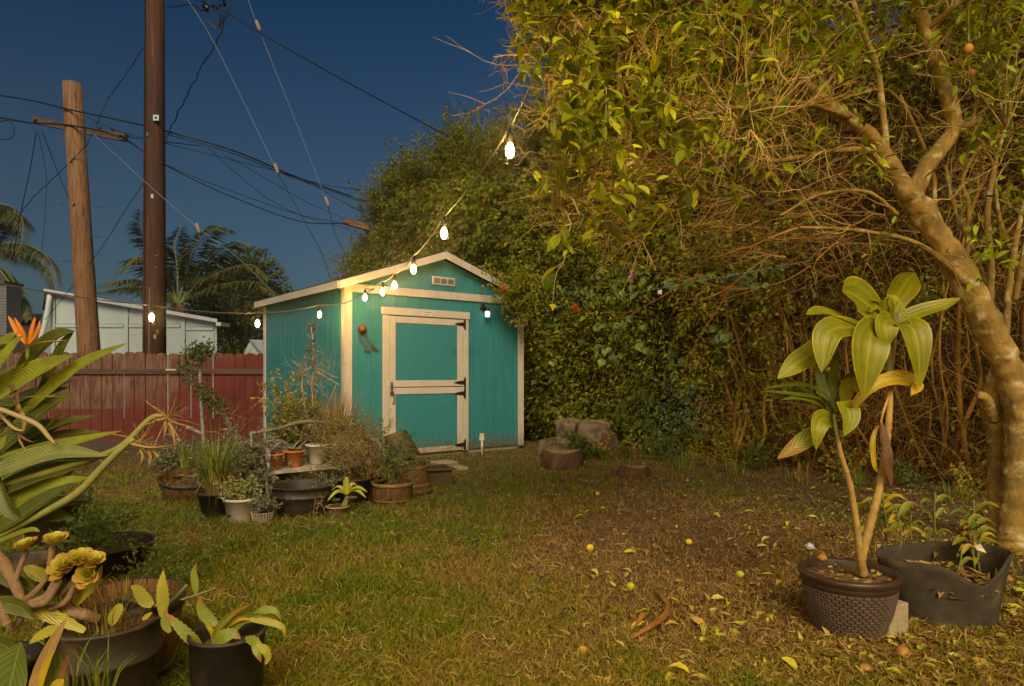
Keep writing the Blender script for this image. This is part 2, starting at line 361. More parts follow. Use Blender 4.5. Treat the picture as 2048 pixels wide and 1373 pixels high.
# leaf litter: brown flakes, thick under the lemon tree and along the hedge
lit = leafmat('leaf_litter', [(.09,.045,.016),(.19,.10,.032),(.30,.18,.06),(.36,.26,.07),(.50,.42,.06)], .75, .15, .2)
N = 60000; Yl = 1/(1/2.0+(1/11.5-1/2.0)*rng.random(N)**.8); Xl = (rng.random(N)*2-1)*Yl*1.0
pxx = CX+Xl/Yl*F; pyy = HY+H/Yl*F; hl = np.interp(Xl, [-1, .45, 2.5, 5, 8], [13.6, 12.2, 10.4, 7.7, 5.5])
d = np.clip((pxx-950)/900, .012, 1)**1.6*.75+.35*((pxx > 1620) & (pyy > 930))+.8*np.exp(-((hl-Yl)/.75)**2)+.5*((Xl < -3.2) & (Yl > 9.6))
keep = (rng.random(N) < d) & (Yl < hl+.5) & ~shed_in(Xl, Yl)
Xl, Yl = Xl[keep], Yl[keep]; n = len(Xl)
ax = np.stack([rng.normal(0,1,n), rng.normal(0,1,n), rng.normal(0,.25,n)], -1); nr = np.stack([rng.normal(0,.4,n), rng.normal(0,.4,n), np.ones(n)], -1)
t_ = np.clip(rng.random(n)**1.3, 0, 1)
CURL = [(0,0,0),(-.2,.35,.16),(0,.45,.02),(.2,.38,.1),(.03,1,.14)]
tag(cloud('leaf_litter', CURL, L4f, np.stack([Xl, Yl, .006+.02*rng.random(n)], -1), ax, nr, .022+.045*rng.random(n)**1.5, t_, lit), 'dry brown leaf litter lying under the tree and along the hedge', 'leaf litter', kind='stuff')
# straw-like debris
mb = MB()
for k in range(520):
    y = random.uniform(760+120, 1373); x = random.uniform(200, 2048)
    p = G(x, max(y, 905)); a = random.uniform(0, math.pi); L = random.uniform(.04, .16)
    d_ = Vector((math.cos(a), math.sin(a), 0))
    mb.tube([p+Vector((0,0,.02)), p+d_*L*.5+Vector((0,0,.03+random.uniform(0,.02)))+d_.orthogonal()*.008, p+d_*L+Vector((0,0,.018))], random.uniform(.0011,.0022), 3, tint=random.random())
tag(mb.build('fallen_twigs', M['twigpale']), 'short pale twigs and straw scattered on the lawn', 'twigs', kind='stuff')

# curly pale straw strands lying loose on the turf
N = 9000; Ys = 1/(1/2.0+(1/10.5-1/2.0)*rng.random(N)**.9); Xs = (rng.random(N)*2-1)*Ys*.95
ks = ~shed_in(Xs, Ys) & (rng.random(N) < (.12+.9*fbm(Xs*1.9, Ys*1.9, 17)**2)*np.where(Xs/Ys*F > 80, .5, 1)) & (Ys < np.interp(Xs, [-1, .45, 2.5, 5, 8], [13, 11.8, 10, 7.6, 5.3])); Xs, Ys = Xs[ks], Ys[ks]; n = len(Xs)
a0 = rng.random(n)*6.28; L_ = .03+.07*rng.random(n); zb = .022+.03*rng.random(n); cv = rng.normal(0, 1.3, n); wS = .0009+.0009*rng.random(n)+.00016*Ys
rows = []; cx_, cy_, cz_ = Xs.copy(), Ys.copy(), zb.copy()
for i in range(5):
    aa = a0+cv*i/2; rows.append(np.stack([cx_-np.sin(aa)*wS, cy_+np.cos(aa)*wS, cz_], -1)); rows.append(np.stack([cx_+np.sin(aa)*wS, cy_-np.cos(aa)*wS, cz_+wS*.5], -1)); cx_ = cx_+np.cos(aa)*L_/4; cy_ = cy_+np.sin(aa)*L_/4; cz_ = cz_+rng.normal(0, .006, n)
V = np.stack(rows, 1).reshape(-1, 3); Fs = (np.array([(2*i, 2*i+1, 2*i+3, 2*i+2) for i in range(4)])[None]+(np.arange(n)*10)[:,None,None]).reshape(-1, 4)
tag(npmesh('loose_straw', V, Fs, leafmat('loose_straw', [(.58,.45,.20),(.42,.30,.11)], .7, .2, .15), tint=np.repeat(rng.random(n), 10)), 'loose curly straw strands lying on the lawn', 'straw', kind='stuff')

# individually visible fallen leaves
fl = leafmat('fallen_leaf', [(.62,.54,.05),(.60,.56,.16),(.44,.44,.04),(.50,.32,.06)], .5, .2, .3)
vers = []
for k in range(10):
    mb = MB(); q = []
    cu = random.uniform(.05,.3); tw = random.uniform(-.3,.3)
    for (a, b, c) in L8v: q.append((a*random.uniform(.85,1.15), b-.5, .25+c*2.2+cu*abs(a)*2+tw*a*(b-.5)*2+cu*.8*(b-.5)**2-.1))
    mb.add(q, L8f, (k % 4)/3); vers.append(mb.mesh(fl, True, 'fallen_leaf'))
spots = [(1180,1097)]
k = 0; pts_ = []
while k < 135:
    y = 965+408*random.random()**1.25; x = 1000+1048*random.random()**.65
    if 1560 < x < 2010 and 1100 < y < 1290: continue
    if random.random() > (x-850)/1000: continue
    if y < 980 and x > 1500 : pass
    if any(abs(x-a) < 14 and abs(y-b) < 8 for a, b in pts_): continue
    pts_.append((x, y)); k += 1
for (x, y) in pts_:
    vi = random.randrange(10); o = link('fallen_leaf', vers[vi]); p = G(x, y); s = random.uniform(.065,.115)
    o.location = p+Vector((0,0,.012)); o.scale = (s, s, s*random.uniform(.4,1)); o.rotation_euler = (random.uniform(-.25,.25), random.uniform(-.25,.25), random.uniform(0,6.3))
    tag(o, ['deep yellow', 'pale creamy yellow', 'greenish yellow', 'orange tan'][vi % 4]+' curled leaf fallen on the '+('far' if y < 1060 else 'middle' if y < 1200 else 'near')+' lawn right of the shed', 'leaf', 'yellow leaves fallen on the lawn')
# larger dry leaves and lemons that can be told apart
for (x, y, L, a, lab, col) in [(1300,1262,.34,.5,'long rusty brown curled strap leaf lying on the lawn centre right',0),(1335,1225,.2,2.2,'short brown curled strap leaf above the long rusty one',0),(1700,1340,.2,.2,'dry tan strip of leaf by the bottom edge under the woven pot',0)]:
    pass
drym = bladed('dry_strap_leaf', (.36,.15,.035), (.25,.10,.03), (.46,.25,.08), rough=.6)
for (q, w, lab) in [([(1262,1290),(1310,1272),(1335,1240),(1335,1215)], .05, 'long rusty curled strap leaf lying on the lawn in the lower middle'),
                    ([(1335,1222),(1322,1208),(1305,1190)], .035, 'short rusty curled leaf touching the tip of the long curled one'),
                    ([(1272,1262),(1290,1250),(1300,1243)], .04, 'small orange curled leaf just left of the long curled one')]:
    pp = [G(a, b)+Vector((0,0,.025+.02*(i % 2))) for i, (a, b) in enumerate(q)]
    o = leaf('dry_leaf', pp, w, (0,0,1), drym, None, fold=.8, shape=(.3,.5)); tag(o, lab, 'leaf')
lem = mat('lemon_skin', (.72,.52,.03), (.62,.44,.03), 40, .4, .15, 120); lemg = mat('green_lemon_skin', (.42,.42,.03), (.5,.45,.03), 20, .4, .15, 120); lemb = mat('rotten_lemon_skin', (.35,.16,.03), (.22,.10,.03), 12, .5, .2)
def lemon(x, y, r, m, lab, z=None, Y=None):
    mb = MB(); pr = [(0,-1.18),(.18,-1.1),(.3,-1.0),(.62,-.8),(.9,-.4),(1,0),(.9,.4),(.62,.8),(.3,1.0),(.2,1.12),(0,1.2)]
    mb.lathe([(a*r, b*r) for a, b in pr], 16, M=Matrix.Rotation(R(80), 3, 'X')); o = mb.build('lemon', m, None, True)
    o.location = (G(x, y) if Y is None else P(x, y, Y))+Vector((0,0,r*.95 if Y is None else 0)); o.rotation_euler = (0,0,random.uniform(0,3)); return tag(o, lab, 'lemon', 'lemons fallen from the tree')
lemon(1180,1104,.029,lem,'bright yellow lemon on the brown lawn, largest and brightest of those fallen')
lemon(1378,1091,.026,lem,'yellow lemon lying on the lawn right of the brightest one')
lemon(1261,1182,.026,lemg,'greenish lemon lying on the lawn below the brightest yellow one')
lemon(1480,1156,.024,lemg,'small greenish lemon on the lawn left of the woven pot')
lemon(1195,992,.022,lem,'small far yellow lemon on the lawn in front of the tree stumps')
lemon(1805,1318,.032,lemb,'brown rotting lemon below the cinder block')
lemon(1731,1351,.027,lemb,'brown lemon at the bottom edge below the woven pot')
lemon(2015,1170,.033,lemb,'orange brown lemon on the soil right of the fabric grow bag')
lemon(1990,1222,.032,lemb,'flattened brown lemon beside the foot of the grow bag')
# foil scrap and small ones
mb = MB(); mb.add([(-.03,-.02,.0),(.03,-.025,.01),(.035,.02,.03),(0,.01,.045),(-.035,.02,.02)], [(0,1,3),(1,2,3),(2,4,3),(4,0,3)])
o = mb.build('foil_scrap', mat('silver_wrapper', (.6,.62,.68), (.4,.42,.5), 50, .3, metal=.3)); o.location = G(1620,1098); tag(o, 'crumpled silver white wrapper on the ground behind the woven pot', 'wrapper')

# ------------------------------------------------------------------ teal shed (local frame: a along the front, b into depth)
C0 = Vector((-2.396, 9.6, 0)); ea = Vector((.786, .618, 0)).normalized(); eb = Vector((-.618, .786, 0)).normalized(); ez = Vector((0,0,1))
RM = Matrix((ea, eb, ez)).transposed()
def Q(a, b, z): return C0+ea*a+eb*b+ez*z
SW, SD, SB, WT, PK = 3.27, 3.5, .07, 2.56, 3.12
shed = thing('garden_shed', 'teal wooden garden shed with cream trim and a split door beside the hedge', 'shed', C0)
def sbox(name, a0, a1, b0, b1, z0, z1, m, parent=None):
    mb = MB(); mb.box(Q((a0+a1)/2, (b0+b1)/2, (z0+z1)/2), (a1-a0, b1-b0, z1-z0), RM); o = mb.build(name, m, parent or shed)
    bv = o.modifiers.new('bevel', 'BEVEL'); bv.width = .004; bv.segments = 1; return o
sbox('foundation_slab', .02, SW-.02, .03, SD-.02, -.05, SB+.0, M['concrete'])
def gable_z(a): return WT+(PK-WT)*(1-abs(a-SW/2)/(SW/2))
# siding strips with dark recessed joints between them
sp_ = .2045; k = 0
backing = mat('groove_backing', (.03,.13,.13), None)
mb = MB(); mb.prism([Q(.02,.03,SB+.01), Q(SW-.02,.03,SB+.01), Q(SW-.02,.03,WT), Q(SW/2,.03,PK-.03), Q(.02,.03,WT)], eb*.03); mb.build('wall_frame', backing, shed)
mb = MB(); mb.box(Q(.04,SD/2,(SB+WT)/2), (.02, SD-.1, WT-SB-.02), RM); mb.box(Q(SW-.04,SD/2,(SB+WT)/2), (.02, SD-.1, WT-SB-.02), RM)
mb.box(Q(SW/2,SD-.05,(SB+WT)/2), (SW-.1,.02,WT-SB-.02), RM); mb.build('inner_wall', backing, shed)
a = 0
while a < SW-.01:
    a1 = min(a+sp_, SW); g_ = .002
    x0, x1 = a+g_, a1-g_
    top = [(x0, gable_z(x0)), (x1, gable_z(x1))]
    if x0 < SW/2 < x1: top = [(x0, gable_z(x0)), (SW/2, PK), (x1, gable_z(x1))]
    poly = [Q(x0,0,SB), Q(x1,0,SB)]+[Q(p, 0, z) for p, z in reversed(top)]
    mb = MB(); mb.prism(poly, eb*.022); mb.build('siding_strip', M['teal'], shed)
    a = a1
b = 0
while b < SD-.01:
    b1 = min(b+sp_, SD)
    for aa in (0, SW-.022): sbox('siding_strip', aa, aa+.022, b+.002, b1-.002, SB, WT, M['teal'])
    b = b1
mb = MB(); mb.prism([Q(.02,SD-.02,SB), Q(SW-.02,SD-.02,SB), Q(SW-.02,SD-.02,WT), Q(SW/2,SD-.02,PK), Q(.02,SD-.02,WT)], eb*.02); mb.build('rear_wall', M['teal'], shed)
# trim
T = .028
sbox('corner_trim', -.02, .10, -T, -.002, SB-.02, WT-.08, M['cream']); sbox('corner_trim', -T, -.002, -T, .075, SB-.02, WT-.02, M['cream'])
sbox('corner_trim', SW-.10, SW+.02, -T, -.002, SB-.02, WT-.08, M['cream']); sbox('corner_trim', -T, -.002, SD-.07, SD+.02, SB-.02, WT-.02, M['cream'])
sbox('frieze_board', -.02, SW+.02, -T-.004, -.003, WT-.08, WT+.04, M['cream'])
# roof: two slabs with shingle courses, rakes and fascia
OV, ROV = .14, .11
def roof_pt(a, b, up=0):
    return Q(a, b, gable_z(SW/2+abs(a-SW/2))+.05+up)
for sgn in (-1, 1):
    ae = -OV if sgn < 0 else SW+OV
    mb = MB(); z = lambda q: WT+(PK-WT)*(1-abs(q-SW/2)/(SW/2))+.07
    mb.prism([Q(ae, -ROV+.012, z(ae)), Q(SW/2, -ROV+.012, z(SW/2)), Q(SW/2, -ROV+.012, z(SW/2)+.03), Q(ae, -ROV+.012, z(ae)+.03)], eb*(SD+2*ROV-.024)); mb.build('roof_deck', M['roofm'], shed)
    # shingle courses
    L = (SW/2+OV); nc = 12
    for c in range(nc):
        q0 = ae+(SW/2-ae)*(c/nc)-(.02 if c == 0 else 0)*(1 if sgn < 0 else -1); q1 = ae+(SW/2-ae)*min((c+1.15)/nc, 1)
        mb = MB(); mb.prism([Q(q0,-ROV-.01,z(q0)+.032+.012), Q(q1,-ROV-.01,z(q1)+.032), Q(q1,-ROV-.01,z(q1)+.036), Q(q0,-ROV-.01,z(q0)+.032+.02)], eb*(SD+2*ROV+.02)); mb.build('shingle_course', M['roofm'], shed)
    mb = MB(); mb.prism([Q(ae,-ROV,z(ae)-.085), Q(SW/2,-ROV,z(SW/2)-.085), Q(SW/2,-ROV,z(SW/2)+.028), Q(ae,-ROV,z(ae)+.028)], -eb*.022); mb.build('rake_board', M['cream'], shed)
    mb = MB(); mb.prism([Q(ae,SD+ROV,z(ae)-.085), Q(SW/2,SD+ROV,z(SW/2)-.085), Q(SW/2,SD+ROV,z(SW/2)+.028), Q(ae,SD+ROV,z(ae)+.028)], eb*.022); mb.build('rake_board', M['cream'], shed)
    mb = MB(); x0 = ae; x1 = ae+.02*(-sgn)*-1
    mb.prism([Q(ae+sgn*.004,-ROV,z(ae)-.075), Q(ae+sgn*.024,-ROV,z(ae)-.075), Q(ae+sgn*.024,-ROV,z(ae)+.03), Q(ae+sgn*.004,-ROV,z(ae)+.03)], eb*(SD+2*ROV)); mb.build('fascia_board', M['cream'], shed)
    for b_ in (-ROV+.002,):
        mb = MB(); mb.prism([Q(ae, b_+.002, z(ae)-.02), Q(SW/2, b_+.002, z(SW/2)-.02), Q(SW/2, b_+.002, z(SW/2)-.004), Q(ae, b_+.002, z(ae)-.004)], eb*(ROV-.006)); mb.build('soffit', M['cream'], shed)
# door
D0, D1, ZB, ZS, ZT = .70, 2.02, .065, 1.09, 2.17
sbox('door_jamb', D0-.115, D0-.006, -.034, -.003, SB-.02, ZT+.006, M['cream'])
sbox('door_jamb', D1+.006, D1+.105, -.034, -.003, SB-.02, ZT+.006, M['cream'])
sbox('door_header', D0-.135, D1+.125, -.042, -.003, ZT+.012, ZT+.125, M['cream'])
def dleaf(name, z0, z1, hz, r0, r1):
    d = sbox(name, D0, D1, -.016, -.003, z0, z1, M['teal'])
    def part(n, *a): return sbox(n, *a, M['cream'], d)
    part('stile', D0, D0+.10, -.03, -.017, z0, z1); part('stile', D1-.11, D1, -.03, -.017, z0, z1)
    part('rail', D0+.102, D1-.112, -.029, -.017, z1-r1, z1); part('rail', D0+.102, D1-.112, -.029, -.017, z0, z0+r0)
    for z in hz:
        mb = MB(); mb.box(Q(D1+.03,-.040,z), (.028,.008,.17), RM)
        mb.prism([Q(D1+.014,-.0335,z-.032), Q(D1-.10,-.0335,z-.022), Q(D1-.175,-.0335,z), Q(D1-.10,-.0335,z+.022), Q(D1+.014,-.0335,z+.032)], -eb*.006)
        mb.tube([Q(D1+.012,-.044,z-.06), Q(D1+.012,-.044,z+.06)], .008, 8)
        mb.build('hinge', M['dark_metal'], d)
    return d
up_ = dleaf('upper_door', ZS+.006, ZT-.004, (ZT-.075, ZS+.065), .10, .10)
lo_ = dleaf('lower_door', ZB, ZS-.006, (ZS-.11, ZB+.085), .085, .10)
mb = MB(); mb.box(Q(D0+.03,-.036,ZS+.03), (.035,.01,.11), RM); mb.tube([Q(D0+.03,-.045,ZS+.09), Q(D0+.03,-.06,ZS+.03), Q(D0+.03,-.045,ZS-.05)], .007, 6); mb.box(Q(D0+.03,-.045,ZS-.02), (.02,.02,.05), RM); mb.build('latch', M['steel'], up_)
mb = MB(); mb.box(Q(D0+.02,-.05,ZS-.085), (.045,.02,.05), RM); mb.tube([Q(D0+.005,-.05,ZS-.06), Q(D0+.008,-.05,ZS-.02), Q(D0+.032,-.05,ZS-.02), Q(D0+.035,-.05,ZS-.06)], .004, 6); mb.build('padlock', M['steel'], lo_)
mb = MB(); mb.tube([Q(D0+.05,-.035,ZS-.06), Q(D0+.062,-.055,ZS-.1), Q(D0+.06,-.055,ZS-.2), Q(D0+.045,-.035,ZS-.25)], .009, 7); mb.build('handle', M['steel'], lo_)
# maker's plate
pl = sbox('name_plate', 1.24, 1.43, -.047, -.043, ZT+.03, ZT+.105, mat('plate_white', (.66,.6,.52), None))
def text(s, size, loc, m, parent, name='lettering', ext=.001):
    cu = bpy.data.curves.new('t', 'FONT'); cu.body = s; cu.size = size; cu.align_x = 'CENTER'; cu.align_y = 'CENTER'; cu.extrude = ext
    to = bpy.data.objects.new('t', cu); COL.objects.link(to); bpy.context.view_layer.update()
    me = bpy.data.meshes.new_from_object(to); bpy.data.objects.remove(to); me.materials.clear(); me.materials.append(m)
    me.transform(Matrix.Translation(loc) @ RM.to_4x4() @ Matrix.Rotation(R(90), 4, 'X'))
    return link(name, me, parent)
inkm = mat('print_ink', (.05,.03,.025), None)
text('TUFF SHED', .03, Q(1.335,-.049,ZT+.08), inkm, pl); text('ESTABLISHED', .014, Q(1.335,-.049,ZT+.048), inkm, pl)
# gable vent
v0 = sbox('vent', 1.45, 1.87, -.02, -.001, 2.70, 2.83, M['cream'])
vm = mat('vent_louvre', (.3,.3,.28), None); vd = mat('vent_dark', (.03,.03,.03), None)
for i in range(3):
    a0 = 1.475+i*.13; sbox('vent_opening', a0, a0+.11, -.024, -.0205, 2.725, 2.805, vd, v0)
    for j in range(5): sbox('louvre', a0, a0+.11, -.031, -.025, 2.728+j*.0155, 2.7365+j*.0155, vm, v0)
# wall lamp
wl = MB(); LA = 2.455; LZ = 2.33
wl.lathe([(0,0),(.055,0),(.06,.01),(.05,.02),(0,.022)], 20, Q(LA-.03,-.001,LZ+.06), Matrix.Rotation(R(90),3,'X') if False else (RM @ Matrix.Rotation(R(90),3,'X')))
wl.tube([Q(LA-.03,-.02,LZ+.06), Q(LA-.01,-.07,LZ+.065), Q(LA,-.09,LZ+.05)], .016, 8)
wl.lathe([(0,.055),(.02,.055),(.045,.045),(.047,0),(.04,0)], 20, Q(LA,-.10,LZ))
wlo = wl.build('wall_lamp', M['dark_metal'], shed, True)
gm_ = bpy.data.materials.new('lit_jar_glass'); gm_.use_nodes = True; b_ = gm_.node_tree.nodes['Principled BSDF']; b_.inputs['Base Color'].default_value = (.8,.9,.95,1); b_.inputs['Emission Color'].default_value = (.75,.95,1,1); b_.inputs['Emission Strength'].default_value = 1.0; b_.inputs['Roughness'].default_value = .2
mb = MB(); mb.lathe([(.036,0),(.042,-.02),(.042,-.085),(.035,-.10),(0,-.102)], 18, Q(LA,-.10,LZ)); mb.build('lamp_glass', gm_, wlo, True)
# white pipe riser and wall ornament
o = thing('pipe_riser', 'white plastic pipe with a square cap standing at the foot of the shed front', 'pipe', G(964,912))
mb = MB(); y_ = YG(912); b0 = G(964,912); mb.tube([b0, b0+Vector((0,0,.25))], .018, 10); mb.build('pipe', M['whitepl'], o, True)
mb = MB(); mb.box(b0+Vector((0,0,.30)), (.075,.055,.11)); mb.build('cap', M['whitepl'], o)
orn = thing('wall_ornament', 'rusty metal ball with wire tails hanging on the teal front wall', 'wall ornament', Q(.25,-.05,1.95))
rust = mat('rusty_metal', (.26,.09,.03), (.10,.04,.02), 25, .6, .2, metal=.4)
mb = MB(); mb.lathe([(0,-.065),(.04,-.05),(.062,-.02),(.066,0),(.062,.02),(.04,.05),(0,.065)], 18, Q(.25,-.04,1.95), RM @ Matrix.Rotation(R(90),3,'X')); mb.build('ball', rust, orn, True)
for pts in ([(.20,1.91),(.21,1.80),(.30,1.70),(.36,1.665)], [(.22,1.895),(.24,1.80),(.33,1.72),(.50,1.655)], [(.26,1.89),(.32,1.78),(.42,1.70),(.50,1.655)], [(.30,1.92),(.36,1.80),(.43,1.72),(.50,1.655)], [(.36,1.665),(.43,1.67),(.52,1.63)]):
    mb = MB(); mb.tube(catmull([Q(a, -.035, z) for a, z in pts], 10), .0045, 5); mb.build('wire_tail', rust, orn, True)
mb = MB(); mb.prism([Q(.27,-.02,1.635), Q(.31,-.02,1.655), Q(.35,-.02,1.645), Q(.39,-.02,1.625), Q(.36,-.02,1.615), Q(.32,-.02,1.63)], -eb*.01); mb.build('foot', rust, orn)

# ------------------------------------------------------------------ fence
def fence_mat():
    m = mat('fence_board', (.17,.030,.020), (.10,.018,.013), 3, .85, .5, 30, stretch=(6,6,.5))
    n = m.node_tree; b = n.nodes['Principled BSDF']; src = b.inputs['Base Color'].links[0].from_socket
    tc = n.nodes.new('ShaderNodeTexCoord'); sx = n.nodes.new('ShaderNodeSeparateXYZ'); n.links.new(tc.outputs['Object'], sx.inputs[0])
    oi = n.nodes.new('ShaderNodeObjectInfo'); no = n.nodes.new('ShaderNodeTexNoise'); no.inputs['Scale'].default_value = 2.2; no.inputs['Detail'].default_value = 6
    mp = n.nodes.new('ShaderNodeMapping'); mp.inputs['Scale'].default_value = (5,5,.8); n.links.new(tc.outputs['Object'], mp.inputs[0]); n.links.new(mp.outputs[0], no.inputs['Vector'])
    def mth(op, a, b_):
        q = n.nodes.new('ShaderNodeMath'); q.operation = op
        for i, v in enumerate((a, b_)):
            if hasattr(v, 'links'): n.links.new(v, q.inputs[i])
            else: q.inputs[i].default_value = v
        return q.outputs[0]
    # faded bare wood shows where the red stain has worn: above ~0.7 m and mostly to the left
    h = mth('ADD', sx.outputs[2], mth('MULTIPLY', sx.outputs[0], -.62)); h = mth('ADD', h, mth('MULTIPLY', no.outputs[0], 1.1)); h = mth('ADD', h, mth('MULTIPLY', oi.outputs['Random'], .35))
    low = mth('GREATER_THAN', sx.outputs[2], .62)
    mr = n.nodes.new('ShaderNodeMapRange'); mr.inputs[1].default_value = 5.65; mr.inputs[2].default_value = 6.2; n.links.new(h, mr.inputs[0])
    f = mth('MULTIPLY', mr.outputs[0], mth('ADD', mth('MULTIPLY', low, .75), .12))
    no2 = n.nodes.new('ShaderNodeTexNoise'); no2.inputs['Scale'].default_value = 4; no2.inputs['Detail'].default_value = 8; n.links.new(mp.outputs[0], no2.inputs['Vector'])
    cr = n.nodes.new('ShaderNodeValToRGB'); cr.color_ramp.elements[0].position = .35; cr.color_ramp.elements[1].position = .65; cr.color_ramp.elements[0].color = (.09,.04,.025,1); cr.color_ramp.elements[1].color = (.25,.13,.085,1); n.links.new(no2.outputs[0], cr.inputs[0])
    mx = n.nodes.new('ShaderNodeMix'); mx.data_type = 'RGBA'; n.links.new(f, mx.inputs[0]); n.links.new(src, mx.inputs[6]); n.links.new(cr.outputs[0], mx.inputs[7]); n.links.new(mx.outputs[2], b.inputs['Base Color'])
    return m
FM = fence_mat(); FY = 12.9
fence = thing('wooden_fence', 'red stained dog-ear picket fence with faded boards behind the pots', 'fence', (-7, FY, 0))
x = -12.5; i = 0
while x < -4.62:
    w = .198+random.uniform(-.008,.006); h = 1.70+random.uniform(-.02,.02); z0 = .17; gap = random.choice([.004,.008,.016,.024]); e = .045; y = FY+random.uniform(-.006,.006)
    mb = MB(); poly = [(x,z0),(x+w,z0),(x+w,h-e)]+[(x+w/2+w/2*math.cos(R(t)), h-e+e*math.sin(R(t))) for t in (25,55,80,100,125,155)]+[(x,h-e)]
    mb.prism([Vector((a, y, c)) for a, c in poly], (0,.02,0)); mb.build('picket', FM, fence); x += w+gap; i += 1
def fbox(name, c, d, m=FM): mb = MB(); mb.box(c, d); return mb.build(name, m, fence)
railm = mat('weathered_rail', (.13,.07,.045), (.07,.035,.022), 4, .85, .4, 30, stretch=(.6,6,6))
xx = -12.5
for L in (2.4,2.5,1.55,1.42): 
    fbox('rail', (xx+L/2, FY-.028, 1.335), (L-.008,.04,.095), railm); xx += L
fbox('kickboard', (-8.55, FY-.015, .10), (7.9,.03,.15), FM)
for cx_ in (-7.6, -6.05): fbox('post', (cx_-.35, FY+.075, .85), (.1,.1,1.6), railm)
mb = MB(); mb.box((-6.55, FY-.052, 1.37), (.20,.012,.03)); mb.build('strap_plate', M['whitepl'], fence)
mb = MB(); mb.box((-6.6, FY-.035, .125), (.19,.01,.045)); mb.build('base_plate', M['steel'], fence)
# mulch strip at fence foot
mm = mat('mulch', (.06,.035,.025), (.16,.10,.07), 45, .95, .9, 60)
mb = MB(); mb.add([(-13,11.4,.012),(-5.0,11.3,.012),(-4.55,12.2,.012),(-4.75,12.98,.03),(-13,12.98,.03)], [(0,1,2,3,4)]); tag(mb.build('mulch_bed', mm), 'dark bark mulch strip at the foot of the fence', kind='structure')
# ------------------------------------------------------------------ poles and wires
darkpole = mat('creosoted_pole', (.05,.018,.010), (.10,.038,.018), 4, .8, .6, 30, stretch=(7,7,.35)); overlay(darkpole, (.19,.08,.03), 5, .58, .72, (7,7,.2)); overlay(darkpole, (.01,.005,.004), 7, .62, .65, (18,18,.15))
newpole = mat('fir_pole', (.33,.17,.08), (.20,.09,.035), 4, .75, .9, 30, stretch=(9,9,.25)); overlay(newpole, (.10,.035,.015), 5, .54, .66, (8,8,.3)); overlay(newpole, (.03,.015,.01), 7, .64, .67, (16,16,.18))
def V3(x, y, Y): return P(x, y, Y)
YD = 14.4; o = thing('utility_pole', 'dark creosoted utility pole rising straight out of the top of the picture', 'pole', ((309-CX)/F*YD, YD, 0))
mb = MB(); xb = (309-CX)/F*YD; mb.tube([(xb, YD, -.1), (xb, YD, 3), (xb, YD, 7), (xb, YD, 11.5)], [.236,.225,.205,.19], 28); mb.build('pole_shaft', darkpole, o, True)
mb = MB(); mb.tube([(xb-.09, YD-.215, .2), (xb-.1, YD-.195, 5), (xb-.1, YD-.185, 11)], .012, 6); mb.build('conduit', M['dark_metal'], o)
mb = MB(); mb.tube([(xb-.0, YD-.228, 1.4), (xb+.01, YD-.225, 3.1)], .006, 5); mb.build('hook_wire', M['steel'], o)
mb = MB(); q = P(312, 236, YD-.22); mb.box(q, (.12,.012,.12)); mk = mb.build('marker_plate', mat('pale_plate', (.45,.62,.62), None), o)
mb = MB(); mb.lathe([(0,0),(.022,0),(.022,.01),(0,.01)], 12, q+Vector((0,-.008,0)), Matrix.Rotation(R(90),3,'X')); mb.build('bolt', M['dark_metal'], mk)
for k in range(14):
    mb = MB(); a_ = random.uniform(-1.2,1.2); z = random.uniform(1.8,7.3); mb.box((xb+math.sin(a_)*.225, YD-math.cos(a_)*.225, z), (.05,.012,random.choice([.012,.03,.09])), Matrix.Rotation(a_, 3, 'Z')); mb.build('staple', M['steel'], o)
YN = 15.6; pb = P(181, 746, YN); pb.z = 0; pbx = (188-CX)/F*YN; ptop = P(144, 168, YN)
o = thing('utility_pole', 'pale leaning wooden utility pole with crossarm and climbing steps', 'pole', (pbx, YN, 0))
pdir = (ptop-Vector((pbx, YN, 0)))
pt = lambda z: Vector((pbx, YN, 0))+pdir*(z/pdir.z)
mb = MB(); mb.tube([pt(-.1), pt(2), pt(4.5), pt(ptop.z)], [.245,.235,.215,.195], 28); mb.build('pole_shaft', newpole, o, True)
# crossarm seen at a slant
ca, cb = P(52, 232, YN+.35), P(238, 268, YN-.45); d = (cb-ca); cm = (ca+cb)/2+Vector((0,.28,0))
rotx = d.normalized(); ry = ez.cross(rotx).normalized(); rm = Matrix((rotx, ry, rotx.cross(ry))).transposed()
mb = MB(); mb.box(cm, (d.length, .12, .17), rm); mb.build('crossarm', mat('grey_crossarm', (.16,.10,.07), (.09,.055,.035), 6, .85, .4, 30), o)
for (x, y) in ((70,246),(200,262),(225,266)): 
    mb = MB(); q = P(x, y, YN); mb.lathe([(0,0),(.03,0),(.04,.05),(.03,.09),(0,.1)], 10, q); mb.build('insulator', M['dark_metal'], o)
for z, s in [(6.2,1),(5.2,1)]: 
    mb = MB(); q = pt(z)+Vector((0,-.2,0)); mb.tube([q, q+Vector((0,-.06,0))], .035, 6); mb.build('bolt', M['steel'], o)
for (x, y, s) in ((196,357,1),(200,415,1),(203,474,1),(122,281,-1),(118,407,-1),(122,523,-1),(214,585,1)):
    q = P(x, y, YN-.05); e = P(x-s*32, y-1, YN); mb = MB(); mb.tube([e, q, q+Vector((0,0,.07))], .014, 6); mb.build('climbing_step', M['steel'], o)
for k in range(7):
    z = 2.1+k*.68; a_ = random.uniform(-1.1,.6); mb = MB(); r_ = .235-.008*z; q = pt(z)+Vector((math.sin(a_)*r_, -math.cos(a_)*r_, 0)); mb.lathe([(0,0),(.03,.004),(.036,0)], 10, q, Matrix.Rotation(R(90),3,'X') @ Matrix.Rotation(a_,3,'Y')); mb.build('knot', darkpole, o)
